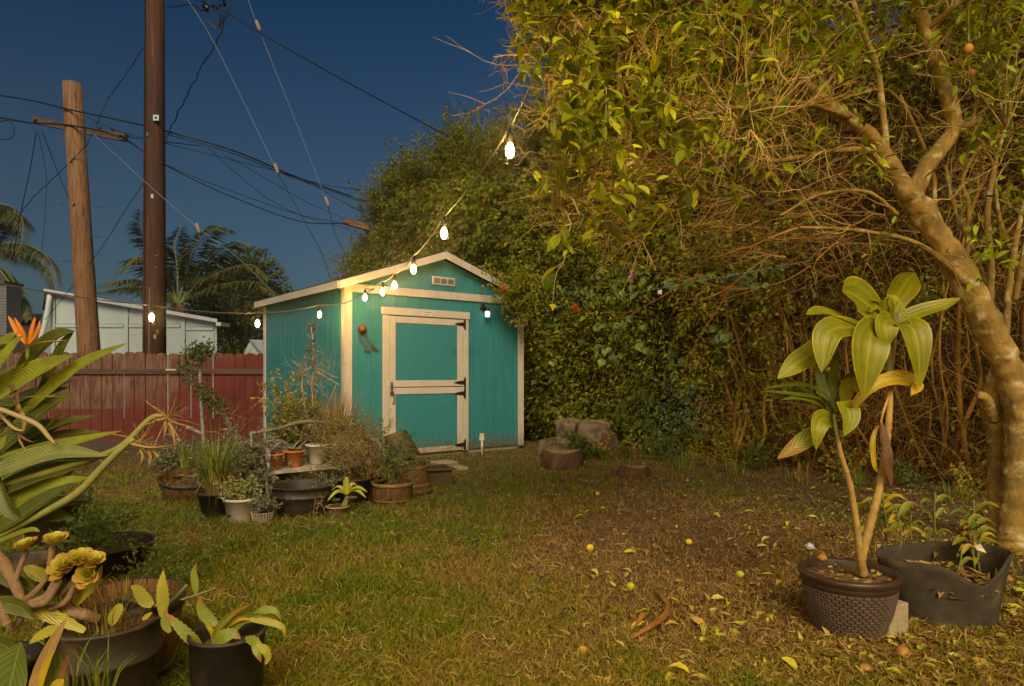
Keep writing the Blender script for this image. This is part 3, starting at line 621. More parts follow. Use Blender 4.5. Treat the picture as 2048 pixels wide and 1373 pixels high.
def wire(pts, r, lab, m='cable', name='overhead_cable', n=30, wob=0, g='cables and wires overhead'):
    c = catmull([P(*p) for p in pts], n)
    if wob: c = [p+Vector((random.gauss(0,wob), 0, random.gauss(0,wob))) for p in c]
    mb = MB(); mb.tube(c, r, 5, tint=.5); return tag(mb.build(name, M[m], None, True), lab, 'cable', g)
wire([(-60,182,15.7),(60,201,15.6),(140,220,15.35),(250,243,15.2),(332,263,15.0),(470,303,15.5),(600,357,17),(780,420,20)], .018, 'thick black main cable crossing both poles down to the vine hedge')
wire([(332,268,15.0),(470,309,15.5),(600,361,17),(780,423,20)], .011, 'thinner black cable twinned just under the thick main cable')
wire([(425,8,12.5),(520,66,12.8),(600,112,13.1),(700,168,13.6),(868,258,14.5),(930,290,15)], .014, 'black service cable slanting from the splice at the top down to the hedge crown')
wire([(362,-20,12),(430,90,12.2),(548,330,12.6),(556,345,12.6)], .0065, 'pale guy wire nearer the dark pole falling from the top edge', 'guy', 'guy_wire')
wire([(552,340,12.6),(585,400,12.8),(640,500,13.2),(662,560,13.4)], .006, 'thin lower end of the pale guy wire nearer the dark pole')
wire([(490,-20,12),(515,52,12.1),(600,265,12.5),(655,408,12.8)], .0065, 'pale guy wire farther right with a small insulator near its top', 'guy', 'guy_wire')
wire([(655,408,12.8),(672,470,13),(700,530,13.3)], .006, 'thin lower end of the right pale guy wire above the hedge')
wire([(290,88,15),(255,145,15.2),(218,196,15.3),(198,240,15.3),(172,290,15.3),(120,345,15.5),(50,415,15.8),(18,500,16)], .009, 'wavy drop wire slanting down left from the dark pole', n=60, wob=.012)
wire([(462,0,13),(455,28,13),(432,88,13.2),(405,130,13.4),(380,180,13.6),(345,250,14),(331,290,14.1)], .012, 'wavy black drop wire from the splice back to the dark pole', n=60, wob=.016)
wire([(332,16,14.1),(360,12,13.8),(385,10,13.4),(405,22,13),(425,10,12.6)], .012, 'short looping black wire from the dark pole to the splice', n=30, wob=.01)
wire([(182,265,15.1),(240,318,13.6),(290,364,13.3),(398,458,13.0),(480,520,13.2),(560,600,13.5)], .007, 'thin straight stay wire crossing in front of the dark pole', 'guy', 'guy_wire')
wire([(235,270,15.3),(287,279,15),(400,292,15.5)], .010, 'short cable from the crossarm end passing behind the dark pole')
wire([(170,232,15.3),(235,262,15.2),(330,287,15),(470,322,15.5),(600,358,16.5),(700,412,18),(772,440,19)], .008, 'slack cable sagging below the thick main cable')
wire([(240,272,15.3),(330,330,15.2),(450,388,15.8),(600,443,17),(700,447,18)], .012, 'lowest sagging cable running to the distant crossarm')
wire([(240,270,15.3),(332,330,15.1),(470,385,15.8),(600,430,17),(700,450,18.2)], .008, 'second lowest sagging cable running to the distant crossarm')
wire([(415,295,15.5),(470,345,16),(540,400,16.8),(620,438,17.6),(700,458,18.4)], .007, 'thin wire peeling off the main cable towards the distant crossarm')
wire([(450,310,15.8),(540,362,16.6),(620,408,17.6),(720,450,18.4)], .007, 'thin wire just right of the one peeling off the main cable')
wire([(555,345,16.8),(660,372,17.6),(760,383,18.2),(850,388,18.6)], .008, 'thin cable running almost level into the hedge crown')
wire([(73,262,15.4),(60,340,15.8),(43,420,16),(25,520,16.5)], .010, 'dark wire dropping from the left crossarm end over the palm')
wire([(84,262,15.4),(110,330,15.8),(140,405,16)], .009, 'dark wire from the left crossarm end down to the pale pole')
wire([(76,262,15.4),(92,350,16),(90,430,16.3),(82,520,16.6)], .005, 'faint wire hanging nearly straight between the other left drops')
wire([(290,362,14.6),(245,430,15),(200,500,15.3),(135,585,16),(90,640,16.5)], .007, 'thin wire from the dark pole slanting down left behind the pale pole')
wire([(-60,228,15.7),(0,236,15.6),(60,246,15.5),(130,250,15.4),(200,262,15.3),(240,275,15.3)], .02, 'thick cable bundle sagging under the crossarm')
wire([(-20,250,15.6),(15,242,15.5),(28,258,15.5),(20,278,15.5),(-20,280,15.6)], .012, 'black cable loop hanging at the left edge beside the crossarm')
for (x, y, Y, lab) in ((553,338,12.55,'small pale insulator on the guy wire nearer the dark pole'),(516,52,12.05,'small pale insulator near the top of the right guy wire'),(654,404,12.75,'small pale insulator at the lower end of the right guy wire'),(396,457,12.95,'small pale insulator on the stay wire before the palm')):
    mb = MB(); c = P(x, y, Y); d = Vector((.35,0,-.93)); mb.tube([c-d*.11, c-d*.07, c+d*.07, c+d*.11], [.015,.034,.034,.015], 8); tag(mb.build('insulator', mat('porcelain', (.3,.22,.18), None), None, True), lab, 'insulator', 'insulators on the guy wires')
sp = thing('cable_splice', 'tangle of black splice clamps and wire loops at the top beside the dark pole', 'cable splice', P(428,10,12.6))
for k in range(7):
    mb = MB(); c = P(428+random.uniform(-22,22), 10+random.uniform(-14,10), 12.6); d = rand_dir()*.07; mb.tube([c-d, c+d], [.03,.02], 6); mb.build('clamp', M['cable'], sp)
for k in range(5):
    mb = MB(); a, b_ = P(420+k*4, 14, 12.6), P(450-k*3, 30, 12.6); mb.tube(catmull([a, P(415+k*5, 42+k*3, 12.6), P(438, 58-k*3, 12.6), b_], 12), .006, 4); mb.build('wire_loop', M['cable'], sp)
fp = thing('distant_crossarm', 'brown crossarm of a distant pole poking out of the hedge crown', 'pole', P(712,450,18.6))
mb = MB(); a, b_ = P(686,443,18.5), P(738,456,18.8); d = b_-a; rx = d.normalized(); ry = ez.cross(rx).normalized(); mb.box((a+b_)/2, (d.length,.14,.16), Matrix((rx, ry, rx.cross(ry))).transposed()); mb.build('crossarm', newpole, fp)

# ------------------------------------------------------------------ neighbouring buildings
white = mat('grey_white_siding', (.50,.54,.53), (.44,.48,.48), 3, .7, .2, 60); wtrim = mat('white_trim', (.6,.62,.62), None); 
gb = thing('garage_building', 'pale grey garage with battens and a single sloping white roof edge behind the fence', 'building', (-11.5, 19.5, 0))
YB = 19.2; xa, xc = (106-CX)/F*YB, (432-CX)/F*YB; zl = P(0,583,YB).z; zr = P(0,640,YB).z
def roofz(x): return zl+(zr-zl)*(x-xa)/(xc-xa)
mb = MB(); mb.prism([Vector((xa,YB+.05,0)), Vector((xc,YB+.05,0)), Vector((xc,YB+.05,zr-.06)), Vector((xa,YB+.05,zl-.06))], (-3.6,5,0)); mb.build('wall', white, gb)
n_ = 4; wbat = .11
bx = [xa+(xc-xa)*t for t in (0,.155,.42,.86 if False else .745,1)]
bxs = [(105,120),(246,258),(362,372),(428,434)]
cols_ = [(106,246),(252,362),(368,432)]
for (x0, x1) in [(106,252),(252,366),(366,432)]:
    X0, X1 = (x0-CX)/F*YB, (x1-CX)/F*YB; zb = P(0,652 if x0 < 300 else 658,YB).z
    for (za, zb2, kk) in ((0, zb-.03, 0), (zb+.06, None, 1)):
        a_, c_ = X0+.08, X1-.06
        top0, top1 = (zb2, zb2) if zb2 else (roofz(a_)-.10, roofz(c_)-.10)
        mb = MB(); mb.prism([Vector((a_,YB+.02,za)), Vector((c_,YB+.02,za)), Vector((c_,YB+.02,top1)), Vector((a_,YB+.02,top0))], (0,.03,0)); mb.build('siding_panel', white, gb)
    mb = MB(); mb.prism([Vector((X0-.06,YB-.015,0)), Vector((X0+.06,YB-.015,0)), Vector((X0+.06,YB-.015,roofz(X0+.06)-.08)), Vector((X0-.06,YB-.015,roofz(X0-.06)-.08))], (0,.05,0)); mb.build('batten', white, gb)
    mb = MB(); mb.box(((X0+X1)/2, YB+.0, zb), (X1-X0-.16,.03,.09)); mb.build('batten', white, gb)
x0r, x1r = (98-CX)/F*YB, (441-CX)/F*YB
mb = MB(); mb.prism([Vector((x0r,YB-.22,roofz(x0r)-.07)), Vector((x1r,YB-.22,roofz(x1r)-.07)), Vector((x1r,YB-.22,roofz(x1r)+.03)), Vector((x0r,YB-.22,roofz(x0r)+.03))], (-3.9,5.5,0)); mb.build('roof', mat('white_roofing', (.62,.60,.64), (.5,.48,.52), 5, .6), gb)
mb = MB(); mb.box((x1r+.07, YB-.0, roofz(x1r)-.12), (.14,.6,.1)); mb.build('gutter', wtrim, gb)
mb = MB(); c = catmull([P(100,590,YB-.1), P(92,640,YB-.2), P(80,682,YB-.3), P(72,700,YB-.3)], 10); mb.tube(c, .07, 8); mb.build('downpipe', wtrim, gb, True)
mb = MB(); mb.prism([P(106,590,YB), P(84,640,YB+3), Vector((P(84,640,YB+3).x,YB+3,0)), Vector((xa,YB,0))], (-.05,0,0)); mb.build('side_wall', white, gb)
sh = thing('grey_house', 'grey shingled house corner at the far left edge above the leaves', 'building', (-16, 21, 0))
YH = 20; X1 = (14-CX)/F*YH; z0, z1 = 0, P(0,568,YH).z
mb = MB(); mb.box((X1-2, YH+.3, z1/2), (3.98, .6, z1)); mb.build('wall', mat('grey_shingle_wall', (.13,.12,.13), None), sh)
for k in range(18):
    mb = MB(); zz = z1-.06-k*.085; mb.prism([Vector((X1-4, YH-.03, zz-.04)), Vector((X1-4, YH-.005, zz-.04)), Vector((X1-4, YH-.005, zz+.04))], (4,0,0)); mb.build('wall_board', mat('shingle_board', (.2,.18,.2), (.14,.13,.14), 12) if k == 0 else bpy.data.materials['shingle_board'], sh)
mb = MB(); mb.box((X1-2.05, YH+.3, z1+.04), (4.1,.8,.08)); mb.build('roof', M['roofm'], sh)
pu = thing('neighbour_shed', 'low purple roofed outbuilding seen in the gap left of the garage', 'building', (-14.5, 24, 0))
YP = 24; a0, a1 = (18-CX)/F*YP, (100-CX)/F*YP; zt = P(0,640,YP).z
mb = MB(); mb.box(((a0+a1)/2, YP+1, zt/2), (a1-a0, 2, zt)); mb.build('wall', mat('mauve_wall', (.16,.10,.16), None), pu)
mb = MB(); mb.prism([Vector((a0-.2,YP-.2,zt)), Vector((a1+.2,YP-.2,zt)), Vector((a1+.1,YP+1,zt+.3)), Vector((a0-.1,YP+1,zt+.3))], (0,.01,-.08)); mb.build('roof', mat('brown_roof', (.10,.05,.04), None), pu)
wr = thing('metal_roof_shed', 'small shed with a grey ribbed metal roof peeking over the fence beside the teal shed', 'building', (-8.2, 21, 0))
YW = 21; g0, g1, g2 = P(484,712,YW), P(500,683,YW), P(524,712,YW)
mb = MB(); mb.prism([Vector((g0.x,YW,0)), Vector((g2.x,YW,0)), g2, g1, g0], (0,.1,0)); mb.build('wall', white, wr)
mb = MB(); rr = Vector((3.0,1.6,0)); mb.prism([g1+Vector((0,-.05,0)), g2+Vector((0,-.05,0)), g2+Vector((0,-.05,.05)), g1+Vector((0,-.05,.05))], rr); mb.build('roof', mat('ribbed_metal', (.32,.34,.4), (.25,.27,.33), 4, .4, metal=.2), wr)
for k in range(7):
    mb = MB(); o_ = rr*(k/6); mb.tube([g1+o_+Vector((0,-.06,.06)), g2+o_+Vector((0,-.06,.06))], .02, 4); mb.build('rib', bpy.data.materials['ribbed_metal'], wr)

# ------------------------------------------------------------------ palms and far trees
palmleaf = leafmat('palm_leaflet', [(.08,.095,.025),(.14,.15,.04),(.24,.20,.06)], .55, .2, .3)
trunkm = mat('palm_trunk', (.18,.11,.06), (.08,.045,.025), 12, .9, .5, 30)
def frond(parent, base, pts, ll, tint=.5, droop=.5, n=46, w=.028):
    c = catmull([base]+pts, n); rach = MB(); rach.tube(c, [.045*(1-.8*i/n) for i in range(n+1)], 5); fr = rach.build('frond', M['stemgreen'], parent, True)
    pos, ax, nr, sc, ti = [], [], [], [], []
    for i in range(int(n*.14), n):
        d = (c[i+1]-c[i-1]).normalized(); s = d.cross(ez)
        if s.length < .05: s = Vector((1,0,0))
        s.normalize(); t = i/n; L = ll*(.35+.65*math.sin(math.pi*min(t*1.05, 1)**.75))
        for sg in (-1, 1):
            for rep in range(2):
                a = (s*sg*(1+random.gauss(0,.15))+d*(.7+random.gauss(0,.15))+Vector((0,0,-droop+random.gauss(0,.18)))).normalized()
                pos.append(c[i]+d*(rep*.03)); ax.append(a); nr.append(Vector((0,0,1))+d*.3+rand_dir()*.3); sc.append((w/.5, L*random.uniform(.8,1.1), L*.6)); ti.append(tint+random.gauss(0,.2))
    pos, ax, nr, sc = [np.array(q, float) for q in (pos, ax, nr, sc)]
    tv = np.array(L4v, float); nn = unit(nr-ax*(nr*ax).sum(-1, keepdims=True)); s = np.cross(ax, nn)
    Vv = pos[:,None,:]+tv[None,:,:1]*s[:,None]*sc[:,None,0:1]+tv[None,:,1:2]*ax[:,None]*sc[:,None,1:2]+tv[None,:,2:3]*np.array([0,0,1.5])[None,None]*sc[:,None,2:3]
    Fc = (np.array(L4f)[None]+(np.arange(len(pos))*5)[:,None,None]).reshape(-1,3)
    tag(npmesh('leaflet_fringe', Vv.reshape(-1,3), Fc, palmleaf, fr, np.repeat(np.clip(ti,0,1),5)), kind='stuff')
def palm(lab, x, ycrown, Y, fronds, ll, droop=.5):
    o = thing('palm_tree', lab, 'palm tree', (P(x,746,Y).x, Y, 0)); c = P(x, ycrown, Y)
    mb = MB(); pts = [(c.x, Y, -.1), (c.x+.1, Y, c.z*.5), tuple(c)]; mb.tube(catmull(pts, 16), [.2+.03*(i % 2) for i in range(17)], 14); mb.build('trunk', trunkm, o, True)
    for fr in fronds:
        frond(o, c, [P(a, b, Y+dy) for a, b, dy in fr[0]], ll*fr[1], fr[2] if len(fr) > 2 else .5, droop)
palm('feathery palm with arching fronds above the garage roof beside the dark pole', 356, 610, 23.5, [
 ([(325,520,0),(290,470,-.5),(283,420,-1)], 1, .3), ([(320,555,0),(280,515,-1),(235,545,-1.5)], 1.05, .7), ([(320,580,-.5),(270,560,-1),(205,568,-2)], 1.05, .8), ([(325,595,-.5),(270,575,-1),(200,585,-1.5)], .9, .6),
 ([(355,540,0),(350,490,.5),(362,455,1)], 1, .3), ([(375,540,0),(395,490,-.5),(430,455,-1),(462,460,-1.4)], 1, .5), ([(390,560,.3),(425,515,0),(470,485,-.5),(500,495,-.5)], 1, .4),
 ([(395,570,0),(440,545,-.5),(500,530,-1),(540,560,-1.5)], 1, .8), ([(400,585,0),(450,568,-.5),(520,566,-1),(560,600,-1.5)], .95, .75), ([(385,590,0),(430,580,0),(475,600,0)], .8, .4), ([(345,540,1),(330,500,1.5),(310,480,2)], .9, .3)], .85)
palm('bushy drooping palm cut off by the left edge of the picture', -30, 520, 22, [
 ([(-10,450,0),(20,425,0),(45,440,-.5),(42,500,-1)], 1, .5), ([(0,490,0),(50,490,-.5),(95,515,-1),(118,570,-1.5)], 1, .6), ([(-5,500,0),(40,505,0),(85,530,0),(108,585,0)], 1, .4), ([(-10,530,0),(15,560,-.5),(45,600,-1),(60,640,-1.5)], .9, .7), ([(-10,530,0),(20,550,0),(40,590,0),(50,625,0)], .8, .3), ([(-30,430,0),(-10,410,0),(25,415,0),(40,450,0)], 1.1, .4), ([(-20,460,.5),(10,440,.5),(35,470,.5)], 1, .6)], .8, .9)
treeleaf = leafmat('far_tree_leaf', [(.05,.065,.015),(.10,.12,.025),(.18,.18,.04)], .6, .25, .2)
def blobtree(name, lab, cat, Y, lobes, nleaf, size, m, trunk=None, tmid=.45, stems=True):
    o = thing(name, lab, cat, (P(lobes[0][0],746,Y).x, Y, 0)); pos, ax, nr, ti = [], [], [], []
    tot = sum(l[2]*l[3] for l in lobes)
    base = Vector((P(trunk if trunk is not None else lobes[0][0],746,Y).x, Y, 0)); mb = MB(); mb.tube([base+Vector((0,0,-.1)), base+Vector((.05,0,1.0)), base+Vector((0,0,2.0))], [.16,.13,.1], 10); mb.build('trunk', trunkm, o, True)
    tw = MB()
    for (x, y, rx, ry) in lobes:
        c = P(x, y, Y); ax_, az_ = px(rx, Y), px(ry, Y)
        tw.tube(catmull([base+Vector((0,0,1.6)), (base+c)/2+Vector((0,0,.8)), c], 6), [.07,.06,.055,.05,.04,.03,.02], 5)
        for k in range(int(nleaf*rx*ry/tot)):
            v = rand_dir(); rr = random.random()**.33*(1+.22*math.sin(v.x*7+v.z*5+x)); p = c+Vector((v.x*ax_, v.y*(ax_+az_)*.45, v.z*az_))*rr
            pos.append(p); ax.append(v+rand_dir()*.8); nr.append(v*.6+Vector((0,0,.7))+rand_dir()*.6); ti.append(tmid+.3*math.sin(p.x*2.3+p.z*3.1)+random.gauss(0,.15))
        for k in range(26):
            v = rand_dir(); e = c+Vector((v.x*ax_, v.y*ax_, v.z*az_))*1.06; tw.tube([c, (c+e)/2+rand_dir()*.1, e], [.03,.015,.006], 3)
    tw.build('limb', trunkm, o, True)
    tag(cloud('foliage', L4v, L4f, np.array(pos), np.array(ax), np.array(nr), size*(.6+.8*rng.random(len(pos))), np.clip(ti,0,1), m, o), kind='stuff')
    return o
blobtree('leafy_tree', 'dark leafy tree beyond the fence between the palm and the teal shed', 'tree', 26, [(480,590,75,80),(525,560,50,55),(490,530,50,35),(435,620,60,50),(545,610,40,45),(460,660,60,60),(530,665,45,60),(410,570,40,40),(390,630,40,40)], 9500, .17, treeleaf)
# fountain grass clump
og = thing('ornamental_grass', 'bright green fountain grass clump behind the fence right of the garage', 'grass', (P(470,746,20.5).x, 20.5, 0))
mb = MB(); b0 = Vector((P(470,746,20.5).x, 20.5, 0))
for k in range(420):
    a = random.uniform(0, 6.28); L = random.uniform(1.6, 2.5); s = random.uniform(.2, .75); d = Vector((math.cos(a), math.sin(a), 0)); st = b0+d*random.uniform(0,.15)
    p1, p2 = st+d*s*.35+ez*L*.7, st+d*s+ez*L*random.uniform(.75,.95); w_ = Vector((-d.y, d.x, 0))*.014
    mb.add([st-w_, st+w_, p1+w_, p1-w_, p2], [(0,1,2,3),(3,2,4)], random.random())
tag(mb.build('blade_tuft', leafmat('fountain_grass', [(.05,.08,.015),(.12,.17,.03)], .6, .3, .2), og), kind='stuff')
# ------------------------------------------------------------------ string lights
def emis(name, col, st):
    m = bpy.data.materials.new(name); m.use_nodes = True; b = m.node_tree.nodes['Principled BSDF']; b.inputs['Base Color'].default_value = (.9,.8,.6,1)
    b.inputs['Emission Color'].default_value = (*col, 1); b.inputs['Emission Strength'].default_value = st; return m
BULB = 520.0
glow = emis('warm_bulb_glass', (1,.64,.17), BULB)
fill_glow = emis('added_fill_bulb_glass', (1,.62,.085), 2400); glow3 = emis('warm_bulb_glass_dim', (1,.64,.17), 260)  # second one is a stronger glow for the added run behind the camera
# (x, y, depth) of each bulb centre along the string
b1 = [(730,596,9.2),(765,585,8.4),(789,572,7.6),(827,540,6.5),(888,468,5.25),(1020,303,3.9)]
b1x = [Vector((.45,2.45,3.15)), Vector((.8,1.2,3.3)), Vector((1.1,.0,3.3)), Vector((1.3,-1.3,3.1))]
b2 = [(639,630,9.4),(515,648,8.4),(303,636,7.2)]
b2x = [Vector((-4.9,5.9,2.05)), Vector((-5.3,4.4,2.35))]
b3x = []
def bulb(p, lab, m=None):
    o = thing('string_bulb', lab, 'light bulb', p, 'warm bulbs of the outdoor string light')
    mb = MB(); pr = [(a*.72, b*.78+.009) for a, b in [(.0,-.062),(.016,-.058),(.030,-.038),(.034,-.012),(.030,.014),(.021,.034),(.015,.046),(.0,.047)]]
    mb.lathe(pr, 10, p); mb.build('bulb_glass', m or glow, o, True)
    mb = MB(); mb.lathe([(.0,.047),(.017,.048),(.018,.072),(.021,.074),(.021,.105),(.012,.11),(.006,.135),(0,.135)], 10, p); mb.build('socket', M['cable'], o, True)
    return o
labs1 = ['bulb nearest the shed corner, lowest on the run in front of the gable','bulb second from the shed corner over the cream frieze board','bulb third from the shed corner over the teal gable','bulb hanging against the rake board left of the gable vent','bulb hanging just above the shed roof peak against the hedge','largest brightest bulb hanging beside the lemon tree leaves']
P1 = [P(*q) for q in b1]+b1x
for i, p in enumerate(P1): bulb(p, labs1[i] if i < 6 else 'warm string bulb overhead out of view beyond the brightest one')
labs2 = ['bulb hanging before the teal side wall of the shed','bulb hanging at the back corner of the shed beside the ornamental grass','bulb hanging in front of the dark utility pole']
P2 = [P(*q) for q in b2]+b2x
P3 = [Vector((-3.2+k*1.15, -1.5+.12*k, 3.0+.03*k)) for k in range(9)]  # unseen run of bulbs, added to throw warm light on the foreground
for p in P3: bulb(p, 'warm string bulb on the run behind the camera', fill_glow)
for i, p in enumerate(P2): bulb(p, labs2[i] if i < 3 else 'warm string bulb out to the left of the dark pole', glow3)
hang = Vector((0,0,.135))
anchor = P(748,578,9.75)
def cord(pts, lab):
    mb = MB(); c = [pts[0]]
    for a, b in zip(pts, pts[1:]):
        L = (b-a).length
        for k in range(1, 7): t = k/6; c.append(a.lerp(b, t)-Vector((0,0,.045*L*4*t*(1-t)*.5)))
    mb.tube(c, .0065, 5); return tag(mb.build('light_cord', mat('cord_tan', (.10,.08,.045), None, rough=.5) if 'cord_tan' not in bpy.data.materials else bpy.data.materials['cord_tan'], None, True), lab, 'cord', 'cords of the string light')
cord([anchor, P1[0]+hang]+[p+hang for p in P1[1:]]+[Vector((1.35,-2.4,3.1))], 'cord of the lights rising from the shed corner over the lawn to the tree')
cord([p+hang for p in P3], 'cord of the lights on the run behind the camera')
cord([anchor, P(690,607,9.45)+Vector((0,0,.0))]+[p+hang for p in P2]+[Vector((-5.6,3.0,2.7))], 'cord of the lights running left past the side wall and both poles')

# ------------------------------------------------------------------ vine hedge
hedge = thing('vine_hedge', 'tall tangled hedge of vines, brown twigs and red blossoms behind the shed and lawn', 'hedge', (2, 9.5, 0))
HL = np.array([(8.5,3.9),(6.9,5.5),(5.2,7.3),(3.3,9.85),(1.95,11.25),(.78,12.3),(-.9,14.2),(-2.0,16.2),(-3.8,18.6),(-5.6,20.6)]); HT = np.array([7.5,7.2,7.0,6.6,6.4,6.1,6.2,6.4,6.2,3.9])
seg = np.linalg.norm(np.diff(HL, axis=0), axis=1); cum = np.concatenate([[0], np.cumsum(seg)]); TL = cum[-1]
def hl_at(s):
    x = np.interp(s, cum, HL[:,0]); y = np.interp(s, cum, HL[:,1]); e = 1e-2
    dx = np.interp(s+e, cum, HL[:,0])-np.interp(s-e, cum, HL[:,0]); dy = np.interp(s+e, cum, HL[:,1])-np.interp(s-e, cum, HL[:,1]); l = np.hypot(dx, dy)
    # front normal (towards the lawn)
    return x, y, dy/l*1.0, -dx/l*1.0, dx/l, dy/l
def top(s): 
    h = np.interp(s, cum, HT); return h+.55*(vnoise(s*1.1, s*0+3, 4)-.5)+.5*(vnoise(s*3.7, s*0, 9)-.5)
def surf(s, z):
    """how far the face bulges forward"""
    h = top(s); b = .45*(fbm(s*.8, z*.8, 21)-.5)*2+.35*(fbm(s*2.5, z*2.5, 31)-.5)
    cap = np.clip((z-(h-1.2))/1.2, 0, 1)
    return b-.9*cap**2+.15*np.clip(z/3, 0, 1)
def hp(s, z, d):
    x, y, nx_, ny_, tx, ty = hl_at(s); f = surf(s, z)-d
    nsgn = np.where(nx_*(0-x)+ny_*(2-y) > 0, 1, -1)
    return np.stack([x+nx_*nsgn*f, y+ny_*nsgn*f, z], -1), np.stack([nx_*nsgn, ny_*nsgn, 0*x], -1)
# dark backing sheet inside the hedge, painted for its shade, blocks see-through gaps
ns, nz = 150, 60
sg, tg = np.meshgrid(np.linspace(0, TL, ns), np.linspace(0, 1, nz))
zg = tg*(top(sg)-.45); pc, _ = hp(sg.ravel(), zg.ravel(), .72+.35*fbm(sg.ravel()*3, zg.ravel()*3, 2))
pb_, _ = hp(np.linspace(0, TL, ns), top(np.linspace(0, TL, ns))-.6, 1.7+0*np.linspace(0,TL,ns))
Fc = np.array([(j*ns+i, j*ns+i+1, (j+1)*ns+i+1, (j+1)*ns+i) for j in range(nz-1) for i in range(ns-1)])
backing_m = mat('hedge_backing', (.022,.012,.006), (.07,.04,.018), 7, .95, 1.0, 30, stretch=(1,1,.5), detail=8)
npmesh('dark_backing', pc, Fc, backing_m, hedge, smooth=True)
vine = leafmat('vine_leaf', [(.06,.065,.010),(.16,.17,.015),(.26,.27,.025),(.38,.35,.02),(.46,.27,.03)], .6, .3, .12)
blue_ = leafmat('bluish_leaf', [(.08,.13,.06),(.16,.24,.11)], .5, .25, .3)
def mass(s, z):  # leafiness 0..1
    a = .96-.86*np.clip((8.3-s)/2.2, 0, 1)*np.clip(1.45-np.abs(z-1.8)/3.0, 0, 1)   # the right part is bare twigs
    a *= np.clip(.30+1.7*(fbm(s*1.6, z*1.6, 41)-.28), .1, 1)
    return a
N = 230000
s = TL*rng.random(N)**.9; z = rng.random(N)*(top(s)+.1); z = np.where(rng.random(N) < .0, 0, z)
keep = rng.random(N) < mass(s, z); s, z = s[keep], z[keep]; n = len(s)
d = rng.random(n)**1.5*.95-.12
# thin wisps above the crown
p, nr = hp(s, z, d)
axv = nr*.5+rng.normal(0, .6, (n,3))+np.array([0,0,-.35]); nrv = nr*.9+rng.normal(0,.55,(n,3))+np.array([0,0,.45])
sc = (.055+.06*rng.random(n))*np.where(s > 11, 1.35, 1)
tt = np.clip(.35+.75*(fbm(s*1.3, z*1.3, 51)-.45)+rng.normal(0,.16,n), 0, 1)
tag(cloud('vine_foliage', L4v, L4f, p, axv, nrv, sc, tt, vine, hedge), kind='stuff')
# protruding sprays along the crown and face
tw = MB(); tips = []
for k in range(820):
    s_ = np.array([TL*(random.random() if k % 3 else random.uniform(.5, 1))]); 
    if k < 620: z_ = top(s_)-random.uniform(0,.4)
    else: z_ = np.array([random.uniform(.4, float(top(s_)[0]))])
    q, nv = hp(s_, z_, np.array([.1])); dd = Vector(nv[0])*random.uniform(.0,.8)+Vector((0,0,1 if k < 620 else .25))+rand_dir()*.6
    twig(tw, Vector(q[0]), dd, random.uniform(.3,.95), .008, 1, kids=3, seg=5, tips=tips, curl=.3)
tag(tw.build('spray_stem', M['twigbrown'], hedge), kind='stuff')
pos = np.array([tuple(t[0]) for t in tips]); dr = np.array([tuple(t[1]) for t in tips]); rep = 6; pos = np.repeat(pos, rep, 0)+rng.normal(0,.035,(len(tips)*rep,3)); dr = np.repeat(dr, rep, 0)
tag(cloud('spray_leaf', L4v, L4f, pos, dr*.6+rng.normal(0,.6,dr.shape), rng.normal(0,.5,dr.shape)+np.array([0,-.3,.8]), .045+.045*rng.random(len(pos)), np.clip(.35+rng.normal(0,.2,len(pos)),0,1), vine, hedge), kind='stuff')
# larger climbing leaves with visible shapes, near the string
HRT = [(0,0,0),(-.3,.1,.02),(-.45,.4,.05),(-.2,.7,.03),(0,1,-.1),(.2,.7,.03),(.45,.4,.05),(.3,.1,.02),(0,.45,-.03)]; HRF = [(0,8,1),(1,8,2),(2,8,3),(3,8,4),(4,8,5),(5,8,6),(6,8,7),(7,8,0)]
pos, ax_, nv_, sc_, ti_ = [], [], [], [], []
HPS = np.linspace(0, TL, 300); HPG = hl_at(HPS)
def hpx(x, y, dz=0):
    """point on the hedge face seen at photo position x, y"""
    X, Yh, *_ = HPG; zz = H-(y-HY)/F*Yh; q, nv = hp(HPS, zz, dz+0*HPS); u_ = np.abs(CX+q[:,0]/q[:,1]*F-x); i = int(np.argmin(u_)); best = (0, q[i], nv[i])
    q = best[1].copy(); q[2] = H-(y-HY)/F*q[1]; return Vector(q), Vector(best[2])
for (cx, cy, rx, ry, nn) in [(1230,560,60,50,34),(1180,590,40,16,14),(1380,560,90,14,26),(1480,555,60,30,20),(1530,530,50,25,16),(1210,690,30,60,30),(1440,680,20,50,16),(1240,640,60,30,20),(1270,690,30,20,12),(1350,720,25,60,16),(1110,620,40,30,18),(1090,740,30,30,12),(1400,860,40,20,12),(1700,560,60,30,12)]:
    for k in range(nn):
        x, y = random.gauss(cx, rx*.5), random.gauss(cy, ry*.5); q, nv = hpx(x, y, -.06-random.random()*.12)
        pos.append(q); ax_.append(Vector((random.gauss(0,.5), random.gauss(0,.3), -.7))); nv_.append(nv+rand_dir()*.5+Vector((0,0,.3))); sc_.append(random.uniform(.08,.15)); ti_.append(random.random()*.9)
clim = leafmat('climber_leaf', [(.11,.16,.05),(.16,.22,.06),(.24,.28,.04)], .45, .25, .35)
mb_ = [np.array([tuple(v) for v in q], float) for q in (pos, ax_, nv_)]
order = np.argsort(-np.array(sc_))
